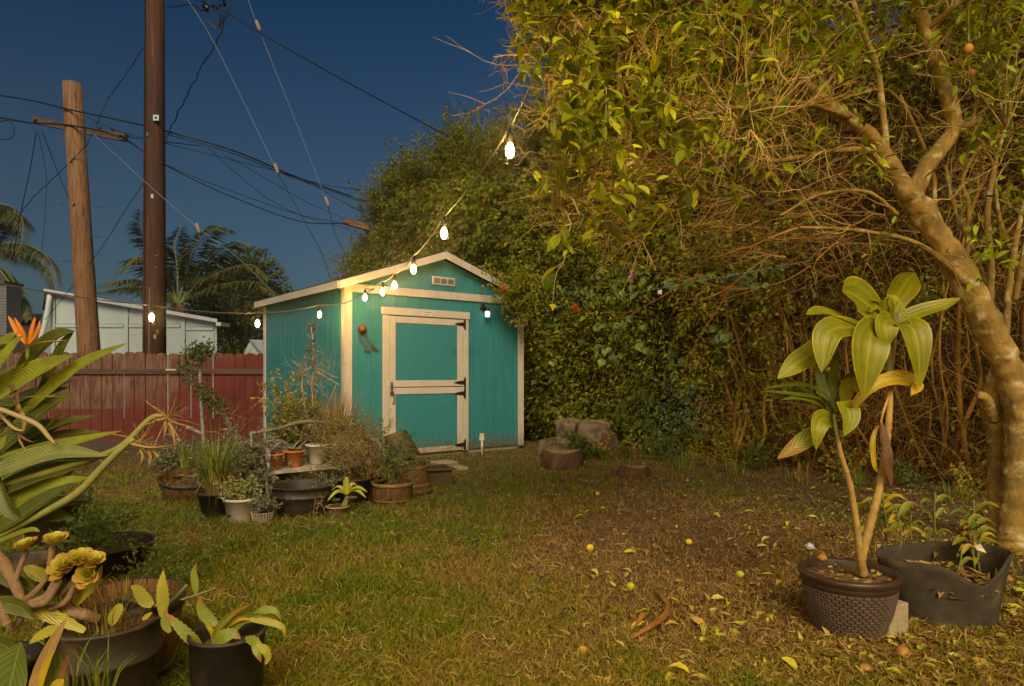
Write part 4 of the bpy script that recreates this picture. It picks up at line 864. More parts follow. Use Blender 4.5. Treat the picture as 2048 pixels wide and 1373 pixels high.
for i in order[:220]:
    i = int(i); a = Vector(ax_[i]).normalized(); n_ = (nv_[i]-a*nv_[i].dot(a)).normalized(); s3 = a.cross(n_)
    key = 'climber_leaf_%d' % (int(ti_[i]*3))
    if key not in bpy.data.meshes:
        b = MB(); b.add(HRT, HRF, int(ti_[i]*3)/2); me = b.mesh(clim, False, key); me.name = key
    o = bpy.data.objects.new('climber_leaf', bpy.data.meshes[key]); COL.objects.link(o); o.parent = hedge; o.matrix_parent_inverse = PMI(hedge)
    m4 = Matrix((s3, a, n_)).transposed().to_4x4(); o.matrix_basis = Matrix.Translation(pos[i]) @ m4 @ Matrix.Scale(sc_[i]*1.15, 4)
# fern like and bluish clumps
pos, ax_, nv_, sc_, ti_ = [], [], [], [], []
for (cx, cy, rx, ry, nn) in [(1370,800,55,50,420),(1350,860,40,40,300),(1030,585,45,25,300),(1120,590,60,30,300),(1290,870,30,50,160)]:
    for k in range(nn):
        x, y = random.gauss(cx, rx*.5), random.gauss(cy, ry*.5); q, nv = hpx(x, y, -.05-random.random()*.15) if k % 6 == 0 else (q+rand_dir()*.09, nv)
        pos.append(tuple(q)); ax_.append(tuple(nv*.5+rand_dir())); nv_.append(tuple(nv+rand_dir()*.6)); sc_.append(random.uniform(.04,.075)); ti_.append(random.random())
tag(cloud('bluish_foliage', L4v, L4f, np.array(pos), np.array(ax_), np.array(nv_), np.array(sc_), np.array(ti_), blue_, hedge), kind='stuff')
fernm = leafmat('fern_frond', [(.12,.15,.015),(.20,.24,.03)], .6, .3, .2)
fv, ff, ft = MB(), None, None
for (cx, cy, nn) in [(1270,830,26),(1290,780,18),(1310,880,20),(1400,900,22),(1240,900,16),(1180,905,14),(1490,920,14),(1150,760,12)]:
    for k in range(nn):
        q, nv = hpx(random.gauss(cx, 22), random.gauss(cy, 18), -.02); d = (nv*1.0+Vector((random.gauss(0,.6),0,random.uniform(-.3,.8)))).normalized(); L = random.uniform(.25,.5)
        c = catmull([q, q+d*L*.5+Vector((0,0,.05)), q+d*L+Vector((0,0,-.14))], 14); t_ = random.random()
        for i in range(1, 14):
            dd = (c[i+1 if i < 14 else i]-c[i-1]).normalized(); sd = dd.cross(ez).normalized(); w_ = .055*math.sin(math.pi*(i/14)**.6)+.006
            for sgn in (-1,1): fv.add([c[i]-dd*.007, c[i]+dd*.007, c[i]+sd*sgn*w_+dd*.02+Vector((0,0,-.01))], [(0,1,2)], t_)
tag(fv.build('fern_mass', fernm, hedge), kind='stuff')
# twigs: tangle on the face, dense and long to the right
N = 22000; sides = 3; sn = 5
s = np.where(rng.random(N) < .75, 8.6*rng.random(N), TL*rng.random(N)); z = top(s)*rng.random(N)**1.35
p0, nv = hp(s, z, .5*rng.random(N)-.22)
_, _, _, _, tx, ty = hl_at(s)
L = .25+.75*rng.random(N)**2; dirs = np.stack([tx*rng.normal(0,.7,N), ty*rng.normal(0,.7,N), rng.normal(.25,.75,N)], -1)+nv*rng.normal(0,.3,(N,1)); dirs = unit(dirs)
rad = .0018+.0045*rng.random(N)**3; bend = rng.normal(0,.45,(N,3)); tt = rng.random(N)
ring = []
cur = p0.copy(); dcur = dirs.copy(); cents = [cur.copy()]
for k in range(sn-1): dcur = unit(dcur+bend*.35+rng.normal(0,.16,(N,3))); cur = cur+dcur*(L/(sn-1))[:,None]; cents.append(cur.copy())
a_ = unit(np.cross(dirs, np.array([.3,.2,.9]))); b__ = np.cross(dirs, a_)
for k in range(sn):
    r_ = rad*(1-.7*k/(sn-1))
    for j in range(sides): t = 2*math.pi*j/sides; ring.append(cents[k]+(a_*math.cos(t)+b__*math.sin(t))*r_[:,None])
V = np.stack(ring, 1); n0 = sn*sides
Ff = np.array([(k*sides+j, k*sides+(j+1)%sides, (k+1)*sides+(j+1)%sides, (k+1)*sides+j) for k in range(sn-1) for j in range(sides)])
twm = leafmat('hedge_twig', [(.13,.055,.010),(.28,.14,.028),(.45,.26,.06)], .85, 0, .2)
tag(npmesh('twig_tangle', V.reshape(-1,3), (Ff[None]+(np.arange(N)*n0)[:,None,None]).reshape(-1,4), twm, hedge, np.repeat(tt, n0)), kind='stuff')
# stout stems in the bare right part
for k in range(60):
    s_ = random.uniform(.2, 8.2); z0 = random.uniform(0, .2); lean_ = random.uniform(-.5,.5); h_ = random.uniform(1.2, 3.6); dd = random.uniform(-.05,.35)
    pts = []
    for t in np.linspace(0, 1, 6):
        q, _ = hp(np.array([s_+lean_*t*h_*.5+random.gauss(0,.05)]), np.array([z0+t*h_]), np.array([dd+random.gauss(0,.04)])); pts.append(q[0])
    mb = MB(); r0 = random.uniform(.012,.034); mb.tube(catmull(pts, 12), [r0*(1-.5*i/12) for i in range(13)], 6, tint=random.random()); mb.build('stem', twm, hedge, True)
# blossoms
redm = leafmat('red_blossom', [(.62,.06,.02),(.75,.14,.03)], .6, .3, .2); mag = leafmat('magenta_blossom', [(.6,.06,.5),(.7,.2,.6)], .6, .3, .2)
def blossom(x, y, m, r, par, dz=-.12):
    q, nv = hpx(x, y, dz); mb = MB()
    for k in range(9):
        v = (nv+rand_dir()*1.1).normalized(); s3 = v.orthogonal().normalized(); mb.add([q, q+v*r*.6+s3*r*.3, q+v*r*1.1, q+v*r*.6-s3*r*.3], [(0,1,2,3)], random.random())
    mb.build('blossom', m, par)
for (x, y) in [(962,212),(948,222),(975,222),(1010,235),(928,240),(865,272),(900,252),(840,300),(895,335),(925,352),(908,372),(840,380),(855,382),(875,395),(975,388),(970,402),(838,418),(842,470),(798,486),(1070,420),(1072,384),(1030,640),(1052,646),(1104,618),(1150,620),(990,300),(1045,270),(870,345),(1012,310),(740,520),(1245,440),(1450,590),(1015,575)]: blossom(x, y, redm, random.uniform(.05,.08), hedge)
blossom(1268,550,mag,.08,hedge,-.2); blossom(1386,588,mag,.04,hedge,-.2); blossom(1152,616,redm,.1,hedge,-.22)
# leaves of the vine that hang over the right end of the shed roof
ov = thing('overhanging_vine', 'leafy vine spray with a red flower hanging over the right end of the shed roof', 'vine', P(1040,590,10.9))
mb = MB(); tips = []
for k in range(30):
    a = P(random.uniform(1060,1110), random.uniform(550,625), 11.4); e = P(random.uniform(1012,1060), random.uniform(568,622), random.uniform(10.8,11.2)); twig(mb, a, e-a, (e-a).length*1.0, .006, 1, tips=tips, kids=4, curl=.15)
mb.build('stem', M['twigbrown'], ov)
pos = np.repeat(np.array([tuple(t[0]) for t in tips]), 7, 0); pos = pos+rng.normal(0,.045,pos.shape)
tag(cloud('vine_leaves', L4v, L4f, pos, rng.normal(0,1,pos.shape), rng.normal(0,.5,pos.shape)+np.array([0,-.4,.6]), .05+.03*rng.random(len(pos)), np.clip(rng.normal(.45,.2,len(pos)),0,1), vine, ov), kind='stuff')
mb = MB(); q = P(1007,577,10.5)
for k in range(9): v = rand_dir(); s3 = v.orthogonal().normalized(); mb.add([q, q+v*.04+s3*.02, q+v*.07, q+v*.04-s3*.02], [(0,1,2,3)], random.random())
mb.build('blossom', redm, ov)
# washing line in the hedge
wl0, _ = hpx(1250,590,-.3); wl1, _ = hpx(1620,522,-.3); wl2,_ = hpx(1420,560,-.32)
mb = MB(); mb.tube(catmull([wl0, wl2, wl1], 12), .005, 4); tag(mb.build('twine', M['guy']), 'thin pale twine strung across the hedge face', 'string')
q,_ = hpx(1318,581,-.33); mb = MB(); mb.prism([q, q+Vector((.07,0,.01)), q+Vector((.065,0,-.07)), q+Vector((.03,0,-.05)), q+Vector((.01,0,-.07))], (0,.004,0)); tag(mb.build('paper_tag', M['whitepl']), 'small torn white tag pegged on the twine in the hedge', 'tag')
# stumps and stones at the foot of the hedge
stumpm = mat('stump_bark', (.12,.055,.03), (.06,.03,.018), 14, .95, .9, 40, stretch=(1,1,.35)); topm = mat('stump_top', (.28,.19,.12), (.16,.09,.05), 20, .9, .4)
stonem = mat('pale_stone', (.22,.15,.09), (.05,.032,.018), 6, .9, .8, 30)
def lump(name, lab, cat, x, yb, w, h, m, seed=0, topmat=None, flat=.0, Y=None, z0=0, squash=.8, n=32, rough=.05):
    Y = Y or YG(yb)+px(w, YG(yb))*.35; r = px(w, Y)/2; hh_ = px(h, Y); c = Vector(((x-CX)/F*Y, Y, z0)); mb = MB(); rs = random.Random(seed)
    prof = [(.0,0),(1.02,0),(1.04,.2),(1.02,.4),(.98,.65),(.9,.9),(.55 if not topmat else .88, 1.0),(0,1.03 if not topmat else .97)]
    ph = [rs.uniform(0,6.3) for _ in range(5)]; v = []
    for (a, b) in prof:
        for k in range(n):
            t = 2*math.pi*k/n; f = 1+.07*math.sin(t*3+ph[0])+.06*math.sin(t*5+ph[1])+.05*math.sin(t*2+ph[2]+b*3); f *= 1+rs.gauss(0,rough*.45); v.append(c+Vector((math.cos(t)*r*a*f, math.sin(t)*r*a*f*squash, hh_*b*(1+.08*math.sin(t*2+ph[3]))-(.02 if b == 0 else 0))))
    m_ = len(prof); mb.add(v, [(i*n+k, i*n+(k+1)%n, (i+1)*n+(k+1)%n, (i+1)*n+k) for i in range(m_-1) for k in range(n)])
    o = mb.build(name, m, None, True)
    if topmat: o.data.materials.append(topmat); [setattr(pg, 'material_index', 1) for pg in o.data.polygons if pg.index >= (m_-2)*n]
    return tag(o, lab, cat)
lump('tree_stump','low dark brown stump with dry grass on top, nearest the shed corner','stump',1124,940,80,34,stumpm,1,topm,rough=.09)
lump('tree_stump','small low brown stump standing alone right of the others','stump',1269,958,58,22,stumpm,2,topm,rough=.09)
lump('log_end','brown upright log with a stone leaning on its left','log',1212,910,46,42,stumpm,3,topm,rough=.1)
lump('boulder','pale cream boulder resting on the pile beside the brown log','stone',1182,884,74,42,stonem,4,z0=.17,Y=10.95,rough=.12)
lump('boulder','dark stone at the bottom of the pile under the pale boulder','stone',1164,910,74,36,stumpm,14,rough=.14)
lump('boulder','mossy brown stone half hidden left of the pale boulder','stone',1112,914,66,34,stonem,5,rough=.14)
lump('boulder','grey brown stone behind the mossy one at the hedge foot','stone',1142,884,56,44,stonem,6,z0=.16,Y=11.15,rough=.14)
lump('stepping_stone','flat brown stone sunk in the grass before the dark stump','stone',1185,965,62,3,stonem,7)
dg = MB(); q0 = G(1124,925)
for k in range(160):
    a = random.uniform(0,6.28); d = Vector((math.cos(a), math.sin(a), 0)); st = q0+d*random.uniform(0,.2)+Vector((0,.15,.24)); e = st+d*random.uniform(.03,.16)+Vector((0,0,random.uniform(.01,.09))); w_ = Vector((-d.y,d.x,0))*.003; dg.add([st-w_, st+w_, e], [(0,1,2)], random.random())
tag(dg.build('grass_tuft', leafmat('dry_tuft', [(.32,.2,.09),(.2,.12,.05)], .8, .2)), 'tuft of dry straw grass on top of the dark stump', 'grass')
# ------------------------------------------------------------------ lemon tree
tree = thing('lemon_tree', 'old lemon tree with a lichened forking trunk at the right edge', 'tree', (P(2025,746,4.95).x, 4.95, 0))
from mathutils import noise as MN
def limb(pts, n=6, name='limb', m=None, k=14, par=None):
    c = catmull([P(a, b, Y) for a, b, Y, r in pts], k*2); rr = np.interp(np.linspace(0, 1, k*2+1), np.linspace(0, 1, len(pts)), [px(q[3]*.80, q[2]) for q in pts])
    rr = [r*(1+.05*math.sin(i*1.7)+random.gauss(0,.03)) for i, r in enumerate(rr)]; mb = MB(); mb.tube(c, rr, n)
    mb.v = [tuple(Vector(v)+MN.noise_vector(Vector(v)*14)*px(pts[0][3], 4.8)*.075+MN.noise_vector(Vector(v)*45)*px(pts[0][3], 4.8)*.05) for v in mb.v]; mb.build(name, m or M['bark'], par or tree, True); return c
skel = []
tr = limb([(2036,1116,4.95,62),(2034,1085,4.95,42),(2033,1050,4.95,35),(2035,950,4.93,32),(2040,850,4.9,33),(2022,750,4.88,32),(1985,670,4.85,32),(1945,590,4.82,33),(1900,510,4.8,30),(1850,430,4.78,27),(1815,380,4.76,27)], 28, 'trunk', k=44)
limb([(2004,1100,5.12,30),(2000,1000,5.12,25),(1998,900,5.12,25),(1990,830,5.1,27),(1988,790,5.05,26),(2010,720,4.95,22)], 24, 'trunk', k=34)
limb([(1990,840,5.05,14),(1972,800,4.98,14),(1958,790,4.95,9)], 8, 'stub')
skel += limb([(1822,395,4.76,26),(1785,340,4.74,24),(1762,300,4.7,17),(1740,270,4.65,16),(1660,210,4.5,15),(1590,150,4.3,13),(1520,60,4.1,10),(1450,-60,3.9,8)], 12)
skel += limb([(1830,385,4.77,22),(1855,330,4.8,21),(1895,280,4.85,19),(1908,240,4.85,19),(1880,150,4.8,17),(1852,60,4.7,16),(1815,-60,4.6,14)], 12)
limb([(1900,255,4.85,15),(1935,250,4.8,10),(1965,240,4.75,5)], 7, 'stub'); limb([(1945,248,4.8,5),(1950,215,4.78,4),(1955,200,4.75,4)], 6, 'stub')
skel += limb([(1775,325,4.7,9),(1766,230,4.65,8),(1752,130,4.6,8),(1720,50,4.5,7),(1690,-50,4.4,7)], 8)
skel += limb([(1758,322,4.68,8),(1730,300,4.6,8),(1650,305,4.4,6),(1550,322,4.2,6),(1450,312,4.0,5),(1380,345,3.9,3)], 7, m=M['bark'])
skel += limb([(1795,430,4.74,6),(1735,385,4.6,5),(1640,390,4.4,4),(1560,432,4.3,3)], 6)
skel += limb([(1985,620,4.8,11),(1900,535,4.7,8),(1820,482,4.6,6),(1700,460,4.4,5),(1600,455,4.2,3)], 7)
skel += limb([(1700,235,4.55,7),(1600,205,4.2,6),(1480,215,3.9,5),(1350,250,3.7,4),(1260,300,3.5,3)], 6)
skel += limb([(1590,150,4.3,8),(1480,100,4.0,6),(1330,70,3.7,5),(1180,60,3.5,4),(1080,90,3.3,3)], 6)
skel += limb([(1520,60,4.1,7),(1400,0,3.8,6),(1250,-40,3.5,5),(1100,-20,3.3,4)], 6)
skel += limb([(1480,215,3.9,5),(1330,200,3.7,4),(1200,190,3.5,4),(1100,160,3.35,3)], 5)
skel += limb([(1380,345,3.9,4),(1280,360,3.7,4),(1180,380,3.6,3),(1110,420,3.5,2)], 5)
skel += limb([(1852,60,4.7,8),(1930,0,4.4,7),(2040,-40,4.0,6)], 6)
# upright shoots at the right edge
for pts in ([(1965,700,5.2,9),(1982,560,5.2,9),(1975,430,5.1,8),(1990,330,5.1,6),(2010,260,5,4)], [(2010,720,5.1,8),(2020,560,5.1,8),(2040,440,5,7),(2060,380,5,6)], [(1930,560,5.2,7),(1938,420,5.1,6),(1925,360,5.1,5),(1960,290,5,4)], [(2030,600,4.9,8),(2045,520,4.8,7),(2062,440,4.8,6)], [(1880,520,5.1,7),(1870,420,5.0,6),(1862,330,5.0,5),(1800,190,4.9,4)], [(1990,640,5.3,6),(1955,520,5.3,6),(1910,420,5.2,5),(1890,330,5.1,4)], [(2045,560,5.2,6),(2000,440,5.2,5),(1985,330,5.1,5),(1965,300,5,4)]): skel += limb(pts, 7)
LL = leafmat('lemon_leaf', [(.06,.085,.004),(.17,.21,.006),(.31,.34,.008),(.50,.50,.015)], .5, .35, .2)
# clumps of foliage: positions in the crown volume, each joined to the nearest limb
def region(x, y):
    if y < 470 and 1015 < x < 1560:
        lim = 150+ (x-1015)*.0
        low = np.interp(x, [1015,1040,1080,1250,1400,1560], [230,330,500,480,400,330])
        if y > low: return 0
        if y > 280 and x > 1250: return .16
        if 1330 < x < 1560 and 140 < y < 290: return .3
        return 1 if x > 1045 else .45
    if 1560 <= x < 1720 and y < 120: return .5
    if 1560 <= x < 1760 and y < 340: return .08
    if x >= 1760 and y < 130: return .42 if x > 1880 else .1
    if x >= 1900 and y < 560: return .17
    return .03 if y < 520 else 0
clumps = []; tries = 0
while len(clumps) < 620 and tries < 50000:
    tries += 1; x, y = random.uniform(1005, 2090), random.uniform(-120, 540)
    if x < 1080 and y > 190: continue
    if random.random() < region(x, max(y, 0)):
        Y = 3.5+(x-1020)/1000*1.3+random.uniform(-.45,.9); clumps.append((P(x, y, Y), x, y))
tw = MB(); bare = MB(); lp, la, ln, lsz = [], [], [], []
sk = np.array([tuple(p) for p in skel])
def nearest(p):
    d = ((sk-np.array(tuple(p)))**2).sum(1); return Vector(sk[int(np.argmin(d))])
def leafat(p, d, s=None):
    u_, w_ = CX+p.x/p.y*F, HY-(p.z-H)/p.y*F
    if u_ < 1012+random.random()*40 or u_ < 1075 and w_ > 190 or u_ < 1120 and 250 < w_ < 360 or any((p-b).length < .55 for b in P1): return
    a = (d+rand_dir()*.9+Vector((0,0,.05))).normalized(); lp.append(tuple(p)); la.append(tuple(a)); ln.append(tuple(Vector((random.gauss(0,.4), -.35+random.gauss(0,.4), .85)))); lsz.append(s or random.uniform(.045,.105))
for (c, x, y) in clumps:
    if any((c-b).length < .6 for b in P1): continue
    q = nearest(c); v = c-q; L = v.length
    if L > 1.3: q = c-v.normalized()*random.uniform(.5,1.0)
    mid = (q+c)/2+rand_dir()*.1*L+Vector((0,0,.06)); cc = catmull([q, mid, c], 6); tw.tube(cc, [.008,.007,.006,.005,.0045,.004,.003], 4, cap=False)
    for k in range(3):
        tips = []; twig(tw, c if k else mid, (v.normalized()+rand_dir()).normalized(), random.uniform(.14,.30), .0032, 1, tips=tips, kids=2, seg=4)
        for (tp, td) in tips:
            if random.random() < (.75 if y < 330 else .5): leafat(tp, td)
tag(tw.build('twig_mass', M['bark'], tree), kind='stuff')
n = len(lp); print('lemon leaves', n)
lp, la, ln, lsz = np.array(lp), np.array(la), np.array(ln), np.array(lsz)
tin = np.clip(rng.normal(.45,.25,n), 0, 1)
showy = lsz/np.maximum(lp[:,1], .5); 
pxs = CX+lp[:,0]/lp[:,1]*F; pys = HY-(lp[:,2]-H)/lp[:,1]*F; vis = (pxs < 2048) & (pys > 0) & (pxs > 1000); showy = np.where(vis, showy, 0)
order = np.argsort(-showy); big = order[:300]; rest = order[300:]
lm = []
for k in range(8):
    b = MB(); cu = random.uniform(-.12,.12); b.add([(a*1.05, bb, c_*1.0+cu*(bb-.4)**2-.04*bb*bb) for a, bb, c_ in L8v], L8f, k/7); me = b.mesh(LL, True, 'lemon_leaf'); lm.append(me)
for i in big:
    a = Vector(la[i]).normalized(); n_ = Vector(ln[i]); n_ = (n_-a*n_.dot(a)).normalized(); s3 = a.cross(n_)
    o = bpy.data.objects.new('leaf', lm[int(tin[i]*7.99)]); COL.objects.link(o); o.parent = tree; o.matrix_parent_inverse = PMI(tree)
    o.matrix_basis = Matrix.Translation(Vector(lp[i])) @ Matrix((s3, a, n_)).transposed().to_4x4() @ Matrix.Scale(float(lsz[i])*1.12, 4)
tag(cloud('foliage', L8v, L8f, lp[rest], la[rest], ln[rest], lsz[rest], tin[rest], LL, tree, True), kind='stuff')
# pale bare twigs
bt = MB()
def bare_cluster(x, y, Y, n_, L, d=(0,0,1), r=.004, sp=.8, dep=2):
    for k in range(n_):
        if any((P(x, y, Y)-b).length < .55 for b in P1): continue
        dd = (Vector(d)+rand_dir()*sp).normalized(); twig(bt, P(x, y, Y), dd, L*random.uniform(.6,1.1), r, dep, kids=3, seg=5, curl=.22, tint=random.random())
for q in [(1480,240,3.6,9,.40,(0,0,.8)),(1540,240,3.6,6,.34,(.6,0,.4)),(1250,160,3.35,4,.25,(.2,0,.8)),(1400,280,3.6,5,.3,(-.7,0,-.4)),(1120,330,3.5,4,.25,(-.6,0,-.2)),(1500,225,3.6,6,.34,(.4,0,.3)),(1470,240,3.6,5,.30,(-.8,0,.1)),(1420,215,3.6,5,.32,(-.8,0,.4)),(1500,260,3.6,4,.28,(.2,0,-1)),(1400,130,3.5,4,.3,(0,0,.8)),(1300,120,3.4,4,.25,(.1,0,.7)),(1560,170,3.8,4,.38,(.6,0,.5)),(1620,210,4.1,5,.42,(.8,0,.5)),(1180,200,3.3,4,.25,(-.9,0,-.2)),(1300,300,3.6,5,.34,(-.6,0,-.5)),(1200,330,3.5,5,.3,(-.8,0,-.1)),(1400,330,3.9,5,.35,(-.7,0,-.4)),(1350,400,4.0,5,.4,(-.5,0,-.5)),(1250,420,3.9,5,.35,(-.6,0,-.1)),(1500,390,4.2,5,.4,(-.6,0,-.4)),(1600,380,4.4,4,.4,(-.3,0,-.6)),(1500,450,4.3,3,.3,(-.6,0,-.5)),(1150,450,3.7,4,.25,(-.6,0,-.3)),(1880,100,4.5,4,.3,(.2,0,-.5)),(1860,230,4.4,2,.2,(.3,0,-.5)),(1990,200,4.6,5,.35,(.2,0,.5)),(2000,330,4.8,5,.35,(.1,0,.6)),(1900,400,4.9,5,.35,(.1,0,.5)),(1700,450,4.4,4,.35,(-.3,0,-.2)),(1750,330,4.6,4,.25,(.4,0,.6)),(1270,470,3.9,5,.3,(-.3,0,-.2)),(1100,230,3.3,4,.22,(-.8,0,.1)),(1060,110,3.2,3,.25,(-1,0,.1)),(1650,300,4.3,4,.35,(-.5,0,-.6)),(1330,350,3.8,6,.45,(-.8,0,-.3))]:
    bare_cluster(q[0], q[1], q[2], q[3], q[4], q[5])
tag(bt.build('bare_twig', M['twigpale'], tree), kind='stuff')
bt = MB()
for k in range(60):
    x, y = random.uniform(1350,1800), random.gauss(420,65); twig(bt, P(x, y, random.uniform(4.0,5.6)), Vector((-.8,0,random.uniform(-.5,.35))), random.uniform(.3,.8), random.choice([.003,.004,.007]), 1, kids=4, seg=6, curl=.2, tint=random.random())
tag(bt.build('brown_twig', M['twigbrown'], tree), kind='stuff')
for (x, y, Y) in ((1937,97,4.4),(1943,147,4.6)):
    o_ = MB(); o_.lathe([(0,-1.1*.03),(.6*.03,-.8*.03),(.031,0),(.6*.03,.8*.03),(0,1.1*.03)], 14, P(x, y, Y)); o_.build('fruit', lemb if y > 100 else mat('orange_fruit', (.55,.22,.04), None), tree, True)

# ------------------------------------------------------------------ pots
def pot_dims(yb, wb, wt, yr):
    Yf = YG(yb); rb = wb/2*Yf/F; 
    for _ in range(4): Yc = Yf+rb; rb = wb/2*Yc/F
    rt = wt/2*Yc/F; h = H-(yr-HY)*Yc/F; return Yc, rb, rt, h
def pot(name, lab, cat, cx, yb, wb, wt, yr, m, style='plain', soil=.86, group=None, Y=None, z0=0, h=None, tilt=None, up=False, rimm=None, smooth=True):
    if Y is None: Yc, rb, rt, h_ = pot_dims(yb, wb, wt, yr)
    else: Yc = Y; rb, rt = px(wb, Y)/2, px(wt, Y)/2; h_ = h or (H-(yr-HY)*Y/F-z0)
    if h: h_ = h
    c = Vector(((cx-CX)/F*Yc, Yc, z0)); o = thing(name, lab, cat, c, group); th = max(.006, rt*.045)
    Mx = Matrix.Identity(3)
    if tilt: Mx = Matrix.Rotation(tilt[0], 3, 'Y') @ Matrix.Rotation(tilt[1], 3, 'X')
    R_ = lambda z: rb+(rt-rb)*z
    hs = soil*h_
    inner = [(R_(1)*1.0-th, h_), (R_(.93)-th, h_*.93), (R_(.3)-th, h_*.3), (R_(.06)-th, h_*.05), (0, h_*.05)]
    def bd(prof, nm, mm, par=o, n=40):
        b = MB(); b.lathe(prof, n, c, Mx); return b.build(nm, mm, par, smooth)
    if style == 'barrel':
        ns_ = 22
        for k in range(ns_):
            t0, t1 = 2*math.pi*(k+.04)/ns_, 2*math.pi*(k+.96)/ns_; b = MB(); v = []
            for z in (0, .25, .5, .75, 1):
                bulge = 1+.0*z; r1 = R_(z)*(1+.05*math.sin(math.pi*z))
                for r_ in (r1, r1-th):
                    for t in (t0, t1): v.append(c+Mx @ Vector((r_*math.cos(t), r_*math.sin(t), z*h_)))
            f = []
            for i in range(4):
                a = i*4; e = a+4; f += [(a, a+1, e+1, e), (a+2, e+2, e+3, a+3), (a, e, e+2, a+2), (a+1, a+3, e+3, e+1)]
            f += [(0,2,3,1), (16,17,19,18)]; b.add(v, f); b.build('stave', M['wood_stave'], o)
        for z in ((.12,.2),(.83,1.005)):
            bd([(R_(zz)*(1+.05*math.sin(math.pi*min(zz,1)))+e, zz*h_) for zz, e in ((z[0],.001),(z[0],.007),(z[1],.007),(z[1],-.012))], 'band', rimm or M['brownpl'])
        b = MB(); b.lathe([(0,.02),(R_(.05)*.98,.02)], 24, c, Mx); b.build('bottom', M['wood_stave'], o)
    elif style == 'woven':
        prof = [(0,0),(rb,0),(rb+.004,.01)]+[(R_(z)+.012*math.sin(math.pi*z), z*h_) for z in (.1,.25,.4,.55,.7,.8)]; bd(prof, 'body', m)
        bd([(R_(.8)+.004,h_*.79),(R_(.85)+.014,h_*.82),(R_(.86)+.008,h_*.85),(R_(.9)+.010,h_*.88),(rt+.012,h_*.92),(rt+.014,h_*.97),(rt+.006,h_*1.0),(rt-.012,h_*1.0),(rt-.018,h_*.96),(R_(.8)-.012,h_*.8),(R_(.5)-.012,h_*.5)], 'rim', m)
        nrow, ncol = 15, 38; 
        bm_ = None
        for rw in range(nrow):
            z = .03+.74*(rw/nrow); rr_ = R_(z)+.012*math.sin(math.pi*z)
            for k in range(ncol):
                t = 2*math.pi*(k+.5*(rw % 2))/ncol
                if math.sin(t) > .25: continue
                # one raised weave strand, built where it sits
                w_, hh_ = 2*math.pi*rr_/ncol*.36, .74*h_/nrow*.42; dz = (rt-rb)/h_
                e1 = Vector((-math.sin(t), math.cos(t), 0)); e2 = Vector((dz*math.cos(t), dz*math.sin(t), 1)).normalized(); e3 = e1.cross(e2)
                cc = c+Vector((rr_*math.cos(t), rr_*math.sin(t), (z+.74/nrow*.5)*h_)); b = bm_ or MB(); v = []
                for (a, b2, d2) in ((-1,-1,-.002),(1,-1,-.002),(1,1,-.002),(-1,1,-.002),(-.75,-.7,.006),(.75,-.7,.006),(.75,.7,.006),(-.75,.7,.006)): v.append(cc+e1*a*w_*1.25+e2*b2*hh_*1.0+e3*d2)
                if bm_ is None: b = MB(); bm_ = b
                b.add(v, [(4,5,6,7),(0,1,5,4),(1,2,6,5),(2,3,7,6),(3,0,4,7)], random.random())
        tag(bm_.build('weave', mat('woven_resin', (.125,.085,.068), (.085,.055,.042), 20, .5, spec=.5), o), kind='stuff')
    else:
        rim_h = .12 if style in ('rimmed','terra') else .035; e = rt*.09 if style in ('rimmed','terra') else rt*.035
        z1 = 1-rim_h
        if style == 'tub': 
            outer = [(0,0),(rb*.96,0),(rb,.01),(R_(.3),h_*.3),(R_(.62),h_*.62),(R_(.62)+.006,h_*.63),(R_(.66)+.006,h_*.66),(R_(.67),h_*.67),(R_(.95),h_*.95)]
        else: outer = [(0,0),(rb*.96,0),(rb,h_*.02),(R_(z1),h_*z1)]
        bd(outer+[(R_(z1)+e*.8,h_*z1),(R_(1)+e,h_*(1-rim_h*.5)),(R_(1)+e*.9,h_),(R_(1)-th*.6,h_*1.0)]+inner, 'body', m, n=48)
    if soil:
        b = MB(); nn = 26; v = [c+Mx @ Vector((0,0,hs+.012))]; rs = R_(soil)-th*.7
        for ring in (.35,.7,1): v += [c+Mx @ Vector((math.cos(t)*rs*ring, math.sin(t)*rs*ring, hs+.01*math.sin(t*5+ring*9)*(1-ring*.4))) for t in [2*math.pi*k/nn for k in range(nn)]]
        f = [(0, 1+k, 1+(k+1)%nn) for k in range(nn)]
        for r_ in range(2): f += [(1+r_*nn+k, 1+(r_+1)*nn+k, 1+(r_+1)*nn+(k+1)%nn, 1+r_*nn+(k+1)%nn) for k in range(nn)]
        b.add(v, f); b.build('soil', M['soil'], o, True)
    o['_h'] = h_; return o, c+Mx @ Vector((0,0,hs)), rt
def blades(par, p, n, L, spread, m, w=.006, name='blade_tuft', lean=.4, droop=.3):
    mb = MB()
    for k in range(n):
        a = random.uniform(0, 6.28); d = Vector((math.cos(a), math.sin(a), 0)); st = p+d*random.uniform(0, spread); l = L*random.uniform(.5,1.1); s_ = random.uniform(.1,1)*lean
        c = catmull([st, st+d*l*s_*.35+ez*l*.55, st+d*l*s_*1.0+ez*l*(1-droop*s_)], 5); w_ = Vector((-d.y, d.x, 0))*w; v = []
        for i, q in enumerate(c): f_ = 1-i/5.0; v += [q-w_*max(f_,.05), q+w_*max(f_,.05)]
        mb.add(v, [(i*2, i*2+1, i*2+3, i*2+2) for i in range(5)], random.random())
    return tag(mb.build(name, m, par), kind='stuff')
